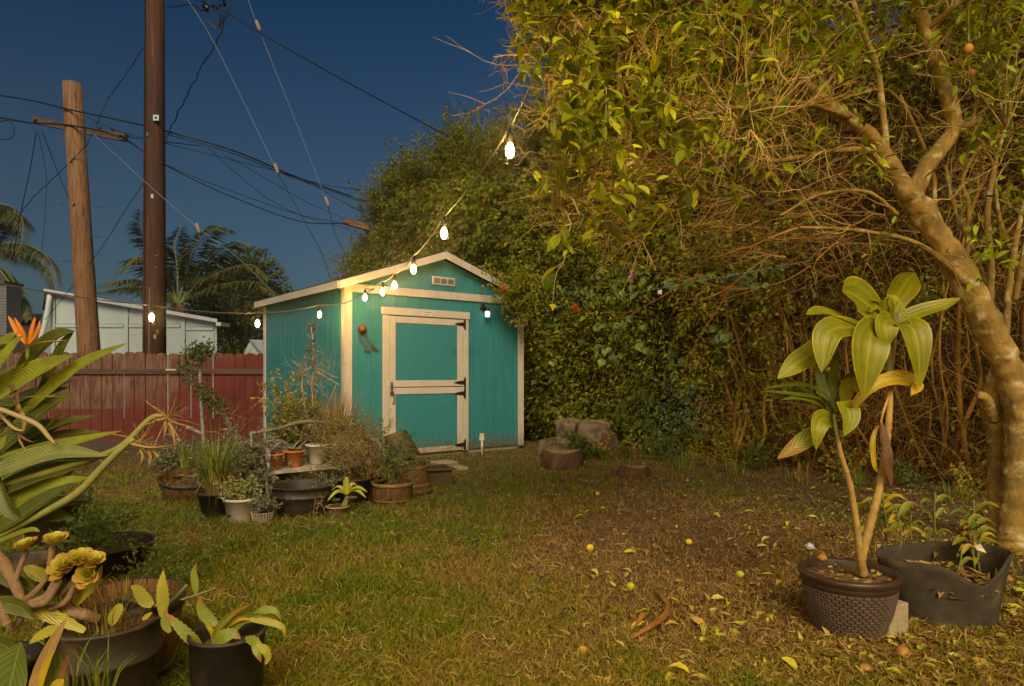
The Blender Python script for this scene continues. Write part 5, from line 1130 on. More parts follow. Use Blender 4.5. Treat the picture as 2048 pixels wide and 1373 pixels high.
def shrub(par, p, n, L, r, leafm=None, ls=.03, rep=4, d=(0,0,1), sp=.6, dep=2, stemm=None, tint=.5, curl=.25, kids=3, lname='leaf_mass', tmpl=None, jit=.3):
    mb = MB(); tips = []
    for k in range(n): twig(mb, p+rand_dir()*Vector((1,1,0))*.03 if False else p+Vector((random.gauss(0,.03),random.gauss(0,.03),0)), (Vector(d)+rand_dir()*sp), L*random.uniform(.6,1.1), r, dep, tips=tips, kids=kids, seg=4, curl=curl, up=.1, tint=random.random())
    tag(mb.build('stem', stemm or M['twigbrown'], par), kind='stuff')
    if leafm and tips:
        pos = np.repeat(np.array([tuple(t[0]) for t in tips]), rep, 0); dr = np.repeat(np.array([tuple(t[1]) for t in tips]), rep, 0); pos = pos+rng.normal(0, ls*jit, pos.shape); m_ = len(pos)
        tag(cloud(lname, L4v, L4f, pos, dr*.7+rng.normal(0,.6,pos.shape), rng.normal(0,.6,pos.shape)+np.array([0,-.3,.6]), ls*(.6+.7*rng.random(m_)), np.clip(tint+rng.normal(0,.22,m_),0,1), leafm, par), kind='stuff')
def rosette(par, c, r, m, n=26, up=Vector((0,0,1)), name='rosette', cup=.6, wide=.55):
    mb = MB(); up = Vector(up).normalized(); a0 = up.orthogonal().normalized(); b0 = up.cross(a0)
    for k in range(n):
        t = k/n; a = k*2.39996; rad = r*(.25+.75*t); d = a0*math.cos(a)+b0*math.sin(a); el = (1-t)*1.25*cup+.15; dd = (d*math.cos(el)+up*math.sin(el)).normalized(); s3 = dd.cross(up).normalized(); nn = s3.cross(dd); w = rad*wide; p = c+dd*rad*.12
        q = [p-s3*w*.2, p+s3*w*.2, p+dd*rad*.6+s3*w*.5+nn*rad*.12, p+dd*rad*.9+s3*w*.3+nn*rad*.2, p+dd*rad*1.0+nn*rad*.16, p+dd*rad*.9-s3*w*.3+nn*rad*.2, p+dd*rad*.6-s3*w*.5+nn*rad*.12, p+dd*rad*.5-nn*rad*.02]
        mb.add(q, [(0,1,7),(1,2,7),(2,3,7),(3,4,7),(4,5,7),(5,6,7),(6,0,7)], min(1, t*.9+random.uniform(0,.15)))
    return mb.build(name, m, par, True)
greenleaf = leafmat('pot_plant_leaf', [(.04,.065,.02),(.09,.13,.03),(.17,.19,.04)], .55, .3, .3)
yellowgreen = leafmat('yellow_green_leaf', [(.08,.10,.02),(.22,.22,.03),(.45,.33,.04),(.5,.2,.04)], .5, .35, .3)
brownwisp = leafmat('brown_wispy_leaf', [(.14,.10,.045),(.24,.19,.08),(.30,.27,.12)], .7, .2, .2)
greyleaf = leafmat('grey_green_leaf', [(.09,.095,.055),(.18,.18,.11),(.28,.26,.17)], .7, .2, .2)
strawm = leafmat('straw_blade', [(.42,.27,.09),(.30,.17,.05),(.18,.14,.03)], .7, .25, .2)
irism = leafmat('iris_blade', [(.08,.12,.02),(.18,.22,.03),(.32,.30,.05)], .5, .3, .3)
darkblade = leafmat('dark_needle', [(.04,.045,.02),(.09,.08,.03)], .6, .1, .2)
succ = leafmat('succulent_leaf', [(.42,.40,.12),(.26,.28,.09),(.20,.14,.07)], .45, .1, .35)
aeo = leafmat('aeonium_leaf', [(.52,.50,.06),(.46,.42,.05),(.42,.35,.05),(.40,.20,.03)], .4, .15, .4)

# the potted cordyline (right)
o, sp_, rt_ = pot('potted_plant', 'tall broad-leaved plant with two ringed canes in a brown wicker pattern pot', 'potted plant', 1697, 1287, 128, 178, 1140, M['brownpl'], 'woven', soil=.87)
YC = sp_.y
canem = bpy.data.materials.new('ringed_cane'); canem = mat('ringed_cane', (.42,.27,.085), (.26,.15,.04), 14, .8, .4, 40)
def cane(par, pts, rings=True, name='cane', m=None, k=60):
    c = catmull([P(a, b, Y) for a, b, Y, r in pts], k); rr = np.interp(np.linspace(0,1,k+1), np.linspace(0,1,len(pts)), [px(q[3]*.68, q[2]) for q in pts]); rr = [r*(1+(.10 if i % 2 else -.06)*rings) for i, r in enumerate(rr)]
    mb = MB(); mb.tube(c, rr, 12); return mb.build(name, m or canem, par, True)
cane(o, [(1722,1150,YC,15),(1722,1120,YC,13),(1738,1060,YC,12),(1760,970,YC,11),(1774,880,YC,10),(1780,800,YC,8.5),(1779,762,YC,7.5)])
cane(o, [(1726,1150,YC-.02,14),(1722,1120,YC-.04,11),(1712,1040,YC-.06,9),(1700,970,YC-.07,8),(1682,910,YC-.08,7),(1677,885,YC-.08,6)])
cane(o, [(1779,765,YC,8),(1781,700,YC,8),(1790,640,YC,8),(1770,610,YC,7)], m=M['stemgreen'], name='stem')
cane(o, [(1778,790,YC,4),(1765,830,YC-.02,3.5),(1760,860,YC-.03,3)], False, 'stem')
cane(o, [(1678,890,YC-.08,6),(1672,860,YC-.08,6),(1668,830,YC-.08,5)], m=M['stemgreen'], name='stem')
Lg = bladed('broad_leaf_green', (.215,.215,.004), (.46,.36,.008), (.27,.28,.012), rough=.5, vein=0); Ly = bladed('broad_leaf_yellow', (.50,.34,.012), (.42,.22,.02), (.5,.4,.06)); Ld = bladed('leaf_with_dry_tip', (.22,.25,.022), (.46,.38,.03), (.3,.3,.05), ((.26,.14,.01), .66)); Lb = bladed('dead_brown_leaf', (.16,.07,.03), (.10,.04,.02), (.2,.1,.05), rough=.6)
Ldk = bladed('dark_broad_leaf', (.10,.13,.006), (.17,.20,.03), (.14,.18,.03))
def PL(q, w, m, par=o, Y=YC, up=(0,-1,.35), fold=.22, shape=(.25,.45), stalk=0, name='leaf', **kw):
    pts = [P(a, b, Y+dy) for a, b, dy in q]; wd = px(w, Y); return leaf(name, pts, wd, up, m, par, fold, shape, stalk, **kw)
# upper crown
PL([(1762,640,0),(1735,610,-.03),(1705,588,-.08),(1684,583,-.14)], 74, Lg, up=(0,-1,.3), shape=(.35,.6))
PL([(1782,640,.05),(1790,600,.06),(1812,565,.03),(1830,545,0)], 66, Lg, up=(.3,-1,.2), shape=(.35,.62))
PL([(1790,650,0),(1830,628,-.02),(1880,612,-.04),(1922,596,-.03)], 36, Lg, up=(0,-.8,.8), shape=(.3,.4))
PL([(1735,660,0),(1690,640,-.05),(1645,625,-.1),(1612,630,-.15)], 42, Lg, up=(0,-.6,.9), shape=(.3,.55))
PL([(1740,662,0),(1700,655,-.1),(1655,668,-.2),(1643,745,-.22)], 54, Lg, up=(-.3,-1,.4), shape=(.25,.62))
PL([(1660,650,.05),(1630,700,-.02),(1590,730,-.08),(1555,758,-.1)], 46, Lg, up=(-.2,-1,.5), shape=(.35,.5))
PL([(1755,655,-.02),(1742,668,-.14),(1735,715,-.18),(1728,796,-.16)], 76, Lg, up=(0,-1,.1), shape=(.45,.5))
PL([(1786,640,-.02),(1772,645,-.12),(1772,670,-.14),(1776,693,-.13)], 46, Lg, up=(0,-1,.3), shape=(.6,.5), name='leaf')
PL([(1792,650,0),(1822,655,-.1),(1836,700,-.14),(1840,776,-.13)], 66, Lg, up=(.1,-1,.1), shape=(.6,.35))
PL([(1795,655,.08),(1830,650,.06),(1858,653,.05)], 14, Lg, up=(0,-.3,1))
PL([(1695,828,-.02),(1740,775,-.06),(1795,758,-.05),(1832,770,-.08),(1822,792,-.12)], 34, Ly, up=(0,-.9,.5), fold=.35, shape=(.3,.6), wave=.15)
for q in ([(1775,640,0),(1760,605,-.02),(1742,600,-.04)], [(1770,640,0),(1756,615,-.03),(1738,622,-.06),(1740,612,-.08)], [(1778,640,0),(1772,600,-.03),(1790,596,-.06),(1808,618,-.07),(1824,650,-.08)], [(1772,645,0),(1768,612,-.02),(1764,600,-.03)], [(1782,642,0),(1784,612,-.04),(1782,600,-.05)]): PL(q, 9, Lg, up=(0,-1,.3), shape=(.6,.4))
# lower crown
PL([(1672,830,0),(1650,790,-.02),(1600,770,-.05),(1525,778,-.08)], 18, Ldk, up=(0,-.6,1), shape=(.3,.5))
PL([(1668,835,0),(1640,800,-.05),(1590,790,-.1),(1522,782,-.1)], 20, Ldk, up=(0,-.5,1)); PL([(1668,838,0),(1640,812,-.08),(1600,798,-.12),(1560,800,-.14)], 18, Ldk, up=(0,-.6,1))
PL([(1660,830,.02),(1630,800,.04),(1590,770,.05),(1568,760,.05)], 20, Ldk, up=(0,-.6,1))
PL([(1662,825,0),(1650,790,.03),(1640,755,.04),(1636,735,.04)], 20, Ldk, up=(-.2,-1,.2)); PL([(1667,825,0),(1662,780,.05),(1668,735,.05),(1676,700,.05)], 22, Ldk, up=(.2,-1,.2))
PL([(1675,822,0),(1682,780,.04),(1700,752,.02),(1712,745,0)], 18, Ldk, up=(.2,-1,.2)); PL([(1686,815,-.03),(1692,780,-.05),(1706,765,-.06),(1715,752,-.07)], 36, Lg, up=(.2,-1,.2))
PL([(1668,845,-.02),(1645,838,-.12),(1636,860,-.16),(1632,900,-.16)], 38, Lg, up=(0,-1,.3), shape=(.6,.4)); PL([(1675,840,0),(1692,815,-.1),(1700,840,-.14),(1688,872,-.14)], 46, Lg, up=(.1,-1,.3), shape=(.6,.35))
PL([(1655,850,0),(1625,870,-.05),(1590,895,-.08),(1554,918,-.08)], 34, Ld, up=(-.1,-1,.5), fold=.3, shape=(.3,.5)); PL([(1682,890,0),(1690,860,-.04),(1700,845,-.05),(1708,830,-.05)], 8, Lg)
PL([(1757,850,0),(1745,880,-.03),(1748,930,-.04),(1760,948,-.02)], 12, Ly, fold=.3); PL([(1762,845,-.03),(1768,890,-.06),(1774,930,-.06),(1783,975,-.04)], 28, Lb, up=(.3,-1,0), fold=.35, wave=.1)
# fallen bits on the soil
mb = MB()
for k in range(60): a = random.uniform(0,6.28); r_ = rt_*.82*math.sqrt(random.random()); q = sp_+Vector((math.cos(a)*r_, math.sin(a)*r_, .012)); d = rand_dir(); d.z = .1; s3 = d.orthogonal(); mb.add([q, q+d*.02+s3*.008, q+d*.04, q+d*.02-s3*.006], [(0,1,2,3)], random.random())
tag(mb.build('soil_litter', lit, o), kind='stuff')
mb = MB(); mb.lathe([(0,-.022),(.02,-.012),(.027,0),(.02,.014),(0,.022)], 14, P(1644,1116,YC+.05)+Vector((0,0,.0))); tag(mb.build('lemon', lemb, None, True), 'brown shrivelled lemon lying on the soil of the wicker pattern pot', 'lemon')
# cinder block
cb = thing('cinder_block', 'grey tan hollow cinder block standing between the wicker pot and the fabric bag', 'block', G(1800,1262)); cm = mat('cinder', (.42,.33,.21), (.30,.23,.15), 40, .95, .8, 120)
YK = YG(1268)+.03; c0 = G(1812,1268)+Vector((0,-.02,0)); rzm = Matrix.Rotation(R(28), 3, 'Z'); blk = MB(); hh_ = H-(1199-HY)/F*YK
w1, w2, t_ = .20, .155, .035; c1_ = c0+rzm @ Vector((-.075,.10,0))
def bb(x0, x1, y0, y1): blk.box(c1_+rzm @ Vector(((x0+x1)/2, (y0+y1)/2, hh_/2)), (x1-x0, y1-y0, hh_), rzm)
bb(-w2/2, -w2/2+t_, -w1/2, w1/2); bb(w2/2-t_, w2/2, -w1/2, w1/2); bb(-w2/2+t_, w2/2-t_, -w1/2, -w1/2+t_); bb(-w2/2+t_, w2/2-t_, w1/2-t_, w1/2)
bko = blk.build('block_body', cm, cb); bv = bko.modifiers.new('b', 'BEVEL'); bv.width = .003
# fabric grow bag: an open, slumped felt cylinder
gbag = thing('grow_bag', 'slumped black felt grow bag full of dry leaves and yellowing ginger shoots', 'planter bag', G(1880,1265))
YB_ = YG(1272); rb_ = px(196, YB_+.25)/2; cB = Vector(((1888-CX)/F*(YB_+rb_), YB_+rb_*1.12, 0)); mb = MB(); nn = 64; v = []
felt = mat('black_felt', (.040,.030,.022), (.065,.048,.032), 18, .98, .7, 200); overlay(felt, (.13,.10,.05), 4, .55, .75)
hb = .34
for lay, (dr_, sgn) in enumerate(((0,1),(-.008,-1))):
    for j in range(9):
        z = j/8 if lay == 0 else 1-j/8
        for k in range(nn):
            t = 2*math.pi*k/nn; ht = hb*(1+.10*math.cos(t+.6))*(1-.34*math.exp(-((math.atan2(math.sin(t+1.42), math.cos(t+1.42)))/.45)**2)); r_ = rb_*(1+.16*z*(1+.25*math.cos(t*2+.4)))*(1+.02*math.sin(t*5+z*4)+.012*math.sin(t*11))+dr_
            v.append(cB+Vector((math.cos(t)*r_*1.02, math.sin(t)*r_*.92, ht*z)))
f = [(i*nn+k, i*nn+(k+1)%nn, (i+1)*nn+(k+1)%nn, (i+1)*nn+k) for i in range(17) for k in range(nn)]
mb.add(v, f); mb.build('felt_wall', felt, gbag, True)
mb = MB(); mb.lathe([(0,.17),(rb_*.6,.18),(rb_*1.02,.17)], 30, cB); mb.build('soil', M['soil'], gbag, True)
N = 700; a = rng.random(N)*6.28; r_ = rb_*.98*np.sqrt(rng.random(N)); pos = np.stack([cB.x+np.cos(a)*r_, cB.y+np.sin(a)*r_*.9, .185+.03*rng.random(N)], -1)
tag(cloud('dry_leaf_fill', CURL, L4f, pos, rng.normal(0,1,(N,3))*np.array([1,1,.3]), np.array([0,0,1])+rng.normal(0,.4,(N,3)), .03+.06*rng.random(N), rng.random(N), lit, gbag), kind='stuff')
def ginger(x0, yb, x1, yt, Y, nl, L, tip=None):
    s_ = P(x0, yb, Y); e = P(x1, yt, Y); c = catmull([s_, (s_+e)/2+rand_dir()*.02, e], 12); mb = MB(); mb.tube(c, [.007*(1-.5*i/12) for i in range(13)], 6); mb.build('shoot', M['stemgreen'], gbag, True)
    for k in range(nl):
        i = 3+int(9*k/nl); sgn = 1 if k % 2 else -1; d = Vector((sgn*random.uniform(.5,1), random.uniform(-.6,.2), random.uniform(.2,.8))).normalized(); l = L*random.uniform(.7,1.1)
        leaf('leaf', [c[i], c[i]+d*l*.5+ez*.02, c[i]+d*l+Vector((0,0,-l*.25))], l*.26, (0,-.5,1), random.choice([Lg, Lg, Ldk, Ld, Ly]), gbag, .25, (.2,.4))
for q in [(1945,1150,1948,1000,3.75,8,.17),(1950,1140,1930,1040,3.72,6,.13),(1870,1170,1878,1060,3.9,5,.12),(1880,1120,1870,985,3.95,6,.12),(1800,1100,1790,1010,3.9,7,.15),(1775,1105,1765,985,4.0,8,.17),(1830,1120,1822,1030,4.0,5,.12),(1745,1090,1738,1000,4.1,6,.16),(1960,1150,1970,1050,3.7,5,.12),(1910,1160,1925,1090,3.65,4,.1)]: ginger(*q)
mb = MB(); q = P(1950,1100,3.62)+Vector((0,0,.02)); mb.add([q, q+Vector((.03,0,.012)), q+Vector((.045,0,-.012)), q+Vector((.01,0,-.02)), q+Vector((.055,-.01,-.035))], [(0,1,2,3),(3,2,4)]); tag(mb.build('paper_scrap', M['whitepl']), 'small white paper scrap caught inside the felt grow bag', 'paper')

# ------------------------------------------------------------------ pots round the bench
GRP = None
o, s, r = pot('potted_plant','half barrel with dark rim tilted at the far left of the pot cluster, nearly empty','barrel planter',378,1003,84,110,952,None,'barrel',soil=.3,tilt=(R(5),R(10)),rimm=M['blackpl'])
for k in range(7): rosette(o, s+Vector((random.uniform(-.22,.1),random.uniform(.0,.22),.10+random.random()*.05)), .05, succ)
shrub(o, s+Vector((.12,0,0)), 7, .28, .004, None, sp=.9)
o, s, r = pot('potted_plant','dark round pot of yellow green strap grass left of the white pot','potted plant',432,1037,48,72,982,M['blackpl'],'rimmed',soil=.9)
blades(o, s, 170, .72, .09, irism, .008, lean=.9, droop=.5); blades(o, s, 170, .42, .11, strawm, .005, lean=1.3, droop=.85)
o, s, r = pot('potted_plant','off white bucket pot with a hole in its side and reddish succulents','potted plant',482,1047,52,64,995,M['whitepl'],'rimmed',soil=.9)
shrub(o, s, 16, .16, .005, succ, .03, 5, sp=.9, dep=1, stemm=M['stemgreen'])
mb = MB(); q = P(467,1030,s.y)+Vector((0,-.125,0)); mb.prism([q, q+Vector((.03,0,.012)), q+Vector((.012,0,.028)), q+Vector((-.006,0,.02))], (0,.004,0)); mb.build('hole', M['cable'], o)
o, s, r = pot('potted_plant','small fluted white pot with a silvery lacy plant','potted plant',525,1048,34,44,1024,M['whitepl'],'plain',soil=.9)
shrub(o, s, 12, .15, .003, greyleaf, .028, 5, sp=.7, dep=1, stemm=M['stemgreen'])
for k in range(22):
    t = 2*math.pi*k/22; c = o.location; mb = MB(); hh_ = o['_h']; rb_, rt_ = px(34, s.y)/2, px(44, s.y)/2; mb.tube([c+Vector((math.cos(t)*rb_*1.0, math.sin(t)*rb_*1.0, .01)), c+Vector((math.cos(t)*rt_*.99, math.sin(t)*rt_*.99, hh_*.93))], .004, 4); mb.build('flute', M['whitepl'], o)
o, s, r = pot('potted_plant','large black tub with moulded bands in front of the bench','potted plant',606,1036,104,132,968,M['blackpl'],'tub',soil=.5)
shrub(o, s+Vector((.18,.0,.05)), 5, .22, .004, greyleaf, .026, 3, d=(.3,-.3,.8), sp=.7, dep=1)
shrub(o, s+Vector((.20,-.22,.06)), 3, .26, .003, greyleaf, .022, 3, d=(.1,-.4,-.8), sp=.3, dep=1)
o, s, r = pot('potted_plant','black plastic pot behind the small terracotta pot, under the grey bush','potted plant',704,1012,62,84,956,M['blackpl'],'plain',soil=.9)
shrub(o, s, 9, .34, .004, brownwisp, .018, 4, sp=.6, dep=2); 
o, s, r = pot('potted_plant','weathered small terracotta pot holding a yellow spiky aloe','potted plant',675,1034,34,44,1012,M['terraold'],'terra',soil=.9)
aloe = bladed('aloe_leaf', (.42,.40,.04), (.46,.42,.06), (.46,.44,.08), rough=.4)
for (x1, y1, dy, w) in [(655,1000,-.05,7),(690,955,0,9),(735,985,-.05,8),(733,997,-.08,8),(715,972,.05,8),(662,982,.0,7),(655,1003,-.1,7)]:
    c = P(694,990,s.y); e = P(x1, y1, s.y+dy); leaf('leaf', [c, (c+e)/2+Vector((0,0,.05)), e], px(w*1.5, s.y), (0,-.5,1), aloe, o, .5, (.8,.2))
for k in range(4): cane(o, [(682+k*3,1015,s.y,3),(690+k*2,1000,s.y,3),(694,990,s.y,3)], True, m=M['stemgreen'], k=8, name='stem')
rosette(o, P(705,1000,s.y-.03), .06, greyleaf); rosette(o, P(672,1004,s.y-.04), .055, greyleaf)
o, s, r = pot('potted_plant','brown barrel planter with golden bands holding a leggy rose','barrel planter',785,1012,72,80,964,None,'barrel',soil=.85,rimm=mat('golden_band', (.22,.13,.04), (.14,.08,.03), 12, .5))
shrub(o, s, 7, .38, .006, greenleaf, .032, 3, sp=.5, dep=2, stemm=M['stemgreen'])
shrub(o, s+Vector((.1,-.2,-.05)), 7, .3, .002, None, d=(.1,-.8,-.6), sp=.6)
o, s, r = pot('potted_plant','plain dark pot squeezed between the black pot and the rose barrel','potted plant',740,1006,44,58,958,M['brownpl'],'rimmed',soil=.85)
shrub(o, s, 12, .40, .004, brownwisp, .018, 4, sp=.6, dep=2); blades(o, s, 60, .5, .08, strawm, .004, lean=.8)
o, s, r = pot('potted_plant','dark tub of grey green succulents behind the white bucket pot','potted plant',482,1010,70,90,962,M['blackpl'],'rimmed',soil=.85)
shrub(o, s, 24, .34, .006, greyleaf, .045, 6, sp=.9, dep=1, stemm=M['stemgreen'])
# upturned barrel and pot
def upturned(name, lab, cx, yb, wb, wt, yt, style, m, tiltm=None, Y=None, z0=0):
    Yc = Y or YG(yb)+px(wb, YG(yb))*.5; rb_, rt_ = px(wb, Yc)/2, px(wt, Yc)/2; h_ = (yb-yt)/F*Yc*.94; c = Vector(((cx-CX)/F*Yc, Yc, z0)); o = thing(name, lab, 'planter', c); Mx = tiltm or Matrix.Identity(3)
    b = MB(); b.lathe([(rb_-.02,.0),(rb_+.012,0),(rb_+.012,h_*.10),(rb_,h_*.12),(rb_*.97+rt_*.03,h_*.2),((rb_+rt_)/2+.006,h_*.5),(rt_*1.02,h_*.92),(rt_,h_),(rt_*.95,h_*1.005),(0,h_)], 40, c, Mx); b.build('body', m, o, True)
    if style == 'banded':
        for z0_, z1_ in ((.22,.30),(.74,.82)):
            b = MB(); r1 = lambda z: rb_+(rt_-rb_)*z+.012; b.lathe([(r1(z0_)-.01,h_*z0_),(r1(z0_),h_*z0_),(r1(z1_),h_*z1_),(r1(z1_)-.01,h_*z1_)], 40, c, Mx); b.build('band', bpy.data.materials['golden_band'], o, True)
    return o
upturned('upturned_barrel','upside down barrel planter with golden bands behind the rose planter',818,990,88,62,920,'banded',M['wood_stave'],Y=6.75+.6)
upturned('upturned_pot','brown pot lying upside down and tilted on top of the upturned barrel',806,915,66,46,858,'plain',mat('sandy_brown_pot',(.11,.07,.035),(.06,.036,.02),5,.6,.3,40),Matrix.Rotation(R(-17),3,'Y'),Y=7.35,z0=H-(918-HY)/F*7.35)
# square planter
sq = thing('square_planter','dark brown square empty planter with a thick rolled rim beside the stepping stones','planter',G(870,970)); YS = YG(975)+.22; c = Vector(((869-CX)/F*YS, YS, 0)); rzm = Matrix.Rotation(R(24),3,'Z'); hq = H-(934-HY)/F*YS; w_ = .33
brm = mat('brown_planter',(.075,.045,.026),(.05,.03,.018),10,.55,.15,60)
for (dx, dy, a, b) in ((0,-1,1,.05),(0,1,1,.05),(-1,0,.05,.9),(1,0,.05,.9)):
    mb = MB(); mb.box(c+rzm @ Vector((dx*(w_/2-.012), dy*(w_/2-.012), hq*.43)), (w_ if a == 1 else .024, .024 if a == 1 else w_-.05, hq*.86), rzm); mb.build('side_panel', brm, sq)
    mb = MB(); L = w_+.07; mb.box(c+rzm @ Vector((dx*(w_/2+.01), dy*(w_/2+.01), hq*.93)), (L if a == 1 else .05, .05 if a == 1 else w_-.035, hq*.13), rzm); q = mb.build('rim', brm, sq); bv = q.modifiers.new('b','BEVEL'); bv.width = .014; bv.segments = 3
mb = MB(); mb.box(c+Vector((0,0,.02)), (w_-.05,w_-.05,.02), rzm); mb.build('bottom', M['soil'], sq)
# stepping stones
for (x, y, w_, d_, a, lab) in ((905,939,.34,.3,.5,'pale square stepping stone nearest the square planter'),(888,928,.3,.3,.6,'pale stepping stone tucked against the shed slab')):
    mb = MB(); mb.box(G(x, y)+Vector((0,0,.012)), (w_,d_,.05), Matrix.Rotation(a,3,'Z')); q = mb.build('stepping_stone', mat('paver',(.36,.3,.2),(.26,.21,.14),12,.9,.5,60) if 'paver' not in bpy.data.materials else bpy.data.materials['paver']); bv = q.modifiers.new('b','BEVEL'); bv.width = .008; tag(q, lab, 'paving stone')
# extra weeds before the shed
fo = thing('fern', 'dark green fern growing over the stone pile at the hedge foot', 'fern', P(1165,905,10.6)*1.0)
fm = MB()
for (fx, fy, fn, fY) in ((1160,900,30,10.5),(1190,925,26,10.2),(1165,925,22,10.0),(1140,890,18,10.7),(1250,925,20,10.2),(1330,905,24,10.4)):
    q0 = P(fx, fy, fY); q0.z = max(q0.z, 0)
    for k in range(fn):
        d = Vector((random.gauss(0,1), random.gauss(-.4,.6), random.uniform(.4,1.5))).normalized(); L = random.uniform(.2,.42)
        c = catmull([q0, q0+d*L*.55+Vector((0,0,.04)), q0+d*L+Vector((0,0,-.14))], 12); t_ = random.random()
        for i in range(1, 12):
            dd = (c[i+1]-c[i-1]).normalized(); sd = dd.cross(ez).normalized(); w_ = .05*math.sin(math.pi*(i/12)**.6)+.006
            for sgn in (-1,1): fm.add([c[i]-dd*.008, c[i]+dd*.008, c[i]+sd*sgn*w_+dd*.02-ez*.01], [(0,1,2)], t_)
tag(fm.build('frond_mass', leafmat('dark_fern', [(.05,.075,.012),(.11,.15,.02)], .6, .3, .15), fo), kind='stuff')
wd_ = tag(shrubo := thing('weed', 'small weed growing at the foot of the shed front left of the right corner', 'weed', G(1022,893)), None)
shrub(wd_, G(1022,896), 5, .16, .003, greenleaf, .04, 3, sp=.6, dep=1, stemm=M['stemgreen'])
wd_ = thing('weed', 'wispy dry weed beside the white pipe', 'weed', G(975,912)); shrub(wd_, G(978,912), 9, .35, .0025, None, sp=.5, dep=1)

# bench
bench = thing('garden_bench', 'ornate cast metal garden bench buried among the pots', 'bench', (-2.3, 7.2, 0))
bmt = mat('worn_cast_metal', (.11,.095,.085), (.30,.27,.25), 9, .5, .3, 60, metal=.35)
bl, br = P(506,746,6.95), P(722,746,7.75); ba = Vector((br.x-bl.x, br.y-bl.y, 0)); BL = ba.length; ba.normalize(); bf = Vector((ba.y, -ba.x, 0)); bo = Vector((bl.x, bl.y, 0))
def B(a, f, z): return bo+ba*a+bf*f+ez*z
def btube(name, pts, r, n=7, k=16, flat=None): mb = MB(); mb.tube(catmull([B(*p) for p in pts], k), r, n); return mb.build(name, bmt, bench, True)
btop = H-(868-HY)/F*6.95
btube('back_post', [(0,-.06,btop+.02),(0,-.02,.45),(0,0,.30),(0,.03,0)], .022); btube('back_post', [(BL,-.06,btop),(BL,-.02,.45),(BL,0,.30),(BL,.03,0)], .022)
for a in (0, BL):
    btube('arm', [(a,-.04,.52),(a,.15,.56),(a,.36,.55),(a,.45,.50),(a,.44,.44),(a,.40,.46)], .021); btube('front_leg', [(a,.40,.50),(a,.44,.36),(a,.38,.26),(a,.42,.12),(a,.47,0)], .022); btube('seat_side', [(a,-.02,.30),(a,.2,.31),(a,.42,.30)], .02)
btube('back_rail', [(0,-.05,btop-.0),(BL*.22,-.06,btop+.03),(BL*.42,-.06,btop+.09),(BL*.6,-.06,btop+.08),(BL*.8,-.06,btop+.03),(BL,-.05,btop+.03)], .022, k=30)
btube('back_rail', [(0,-.02,.36),(BL/2,-.02,.36),(BL,-.02,.36)], .014)
for k in range(4):
    a0 = BL*(.02+.24*k); btube('scroll', [(a0,-.04,.38),(a0+BL*.12,-.045,.46),(a0+BL*.24,-.05,.58)], .014); btube('scroll', [(a0,-.05,.58),(a0+BL*.12,-.045,.46),(a0+BL*.24,-.04,.38)], .014)
for k in range(3):
    a0 = BL*(.2+.3*k); btube('scroll', [(a0-BL*.15,-.04,.48),(a0-BL*.08,-.045,.57),(a0,-.045,.59),(a0+BL*.08,-.045,.57),(a0+BL*.15,-.04,.48),(a0+BL*.08,-.045,.41),(a0,-.045,.39),(a0-BL*.08,-.045,.41),(a0-BL*.15,-.04,.48)], .012, k=28)
wslat = mat('worn_white_slat', (.50,.42,.36), (.22,.16,.12), 7, .8, .4, 50)
for k in range(7):
    f_ = .02+k*.068; mb = MB(); mb.box(B(BL/2, f_, .315), (BL-.02,.05,.022), Matrix((ba, bf, ez)).transposed()); mb.build('seat_slat', wslat, bench)
sz = .328
def on_bench(cx, f, wb, wt, h, m, style, lab, **kw):
    # find position along the bench at this picture column
    best = min((abs(CX+B(a,f,0).x/B(a,f,0).y*F-cx), a) for a in np.linspace(0, BL, 100))[1]; q = B(best, f, sz); return pot('potted_plant', lab, 'potted plant', cx, 0, wb, wt, 0, m, style, Y=q.y, z0=sz, h=h, **kw)
o, s, r = on_bench(548,.22,26,38,.155,M['terra'],'terra','terracotta pot of dark red succulents on the left of the bench seat')
for k in range(6): rosette(o, s+Vector((random.uniform(-.07,.07),random.uniform(-.07,.05),.02)), .035, leafmat('dark_red_succulent', [(.3,.06,.03),(.15,.03,.03)], .5, .1) if 'dark_red_succulent' not in bpy.data.materials else bpy.data.materials['dark_red_succulent'])
o, s, r = on_bench(588,.20,28,40,.17,M['terra'],'terra','terracotta pot of pale green succulents, right of the red one on the bench')
for k in range(6): rosette(o, s+Vector((random.uniform(-.07,.07),random.uniform(-.07,.05),.03)), .045, succ)
o, s, r = on_bench(634,.12,30,44,.21,M['whitepl'],'rimmed','off white pot of wispy grey shrub on the middle of the bench')
shrub(o, s, 9, .26, .003, brownwisp, .02, 4, sp=.8, dep=2)
o, s, r = on_bench(688,.12,40,52,.20,M['whitepl'],'rimmed','off white pot of bushy dry grey shrub on the right of the bench')
shrub(o, s, 14, .26, .003, brownwisp, .018, 4, sp=.9, dep=2)
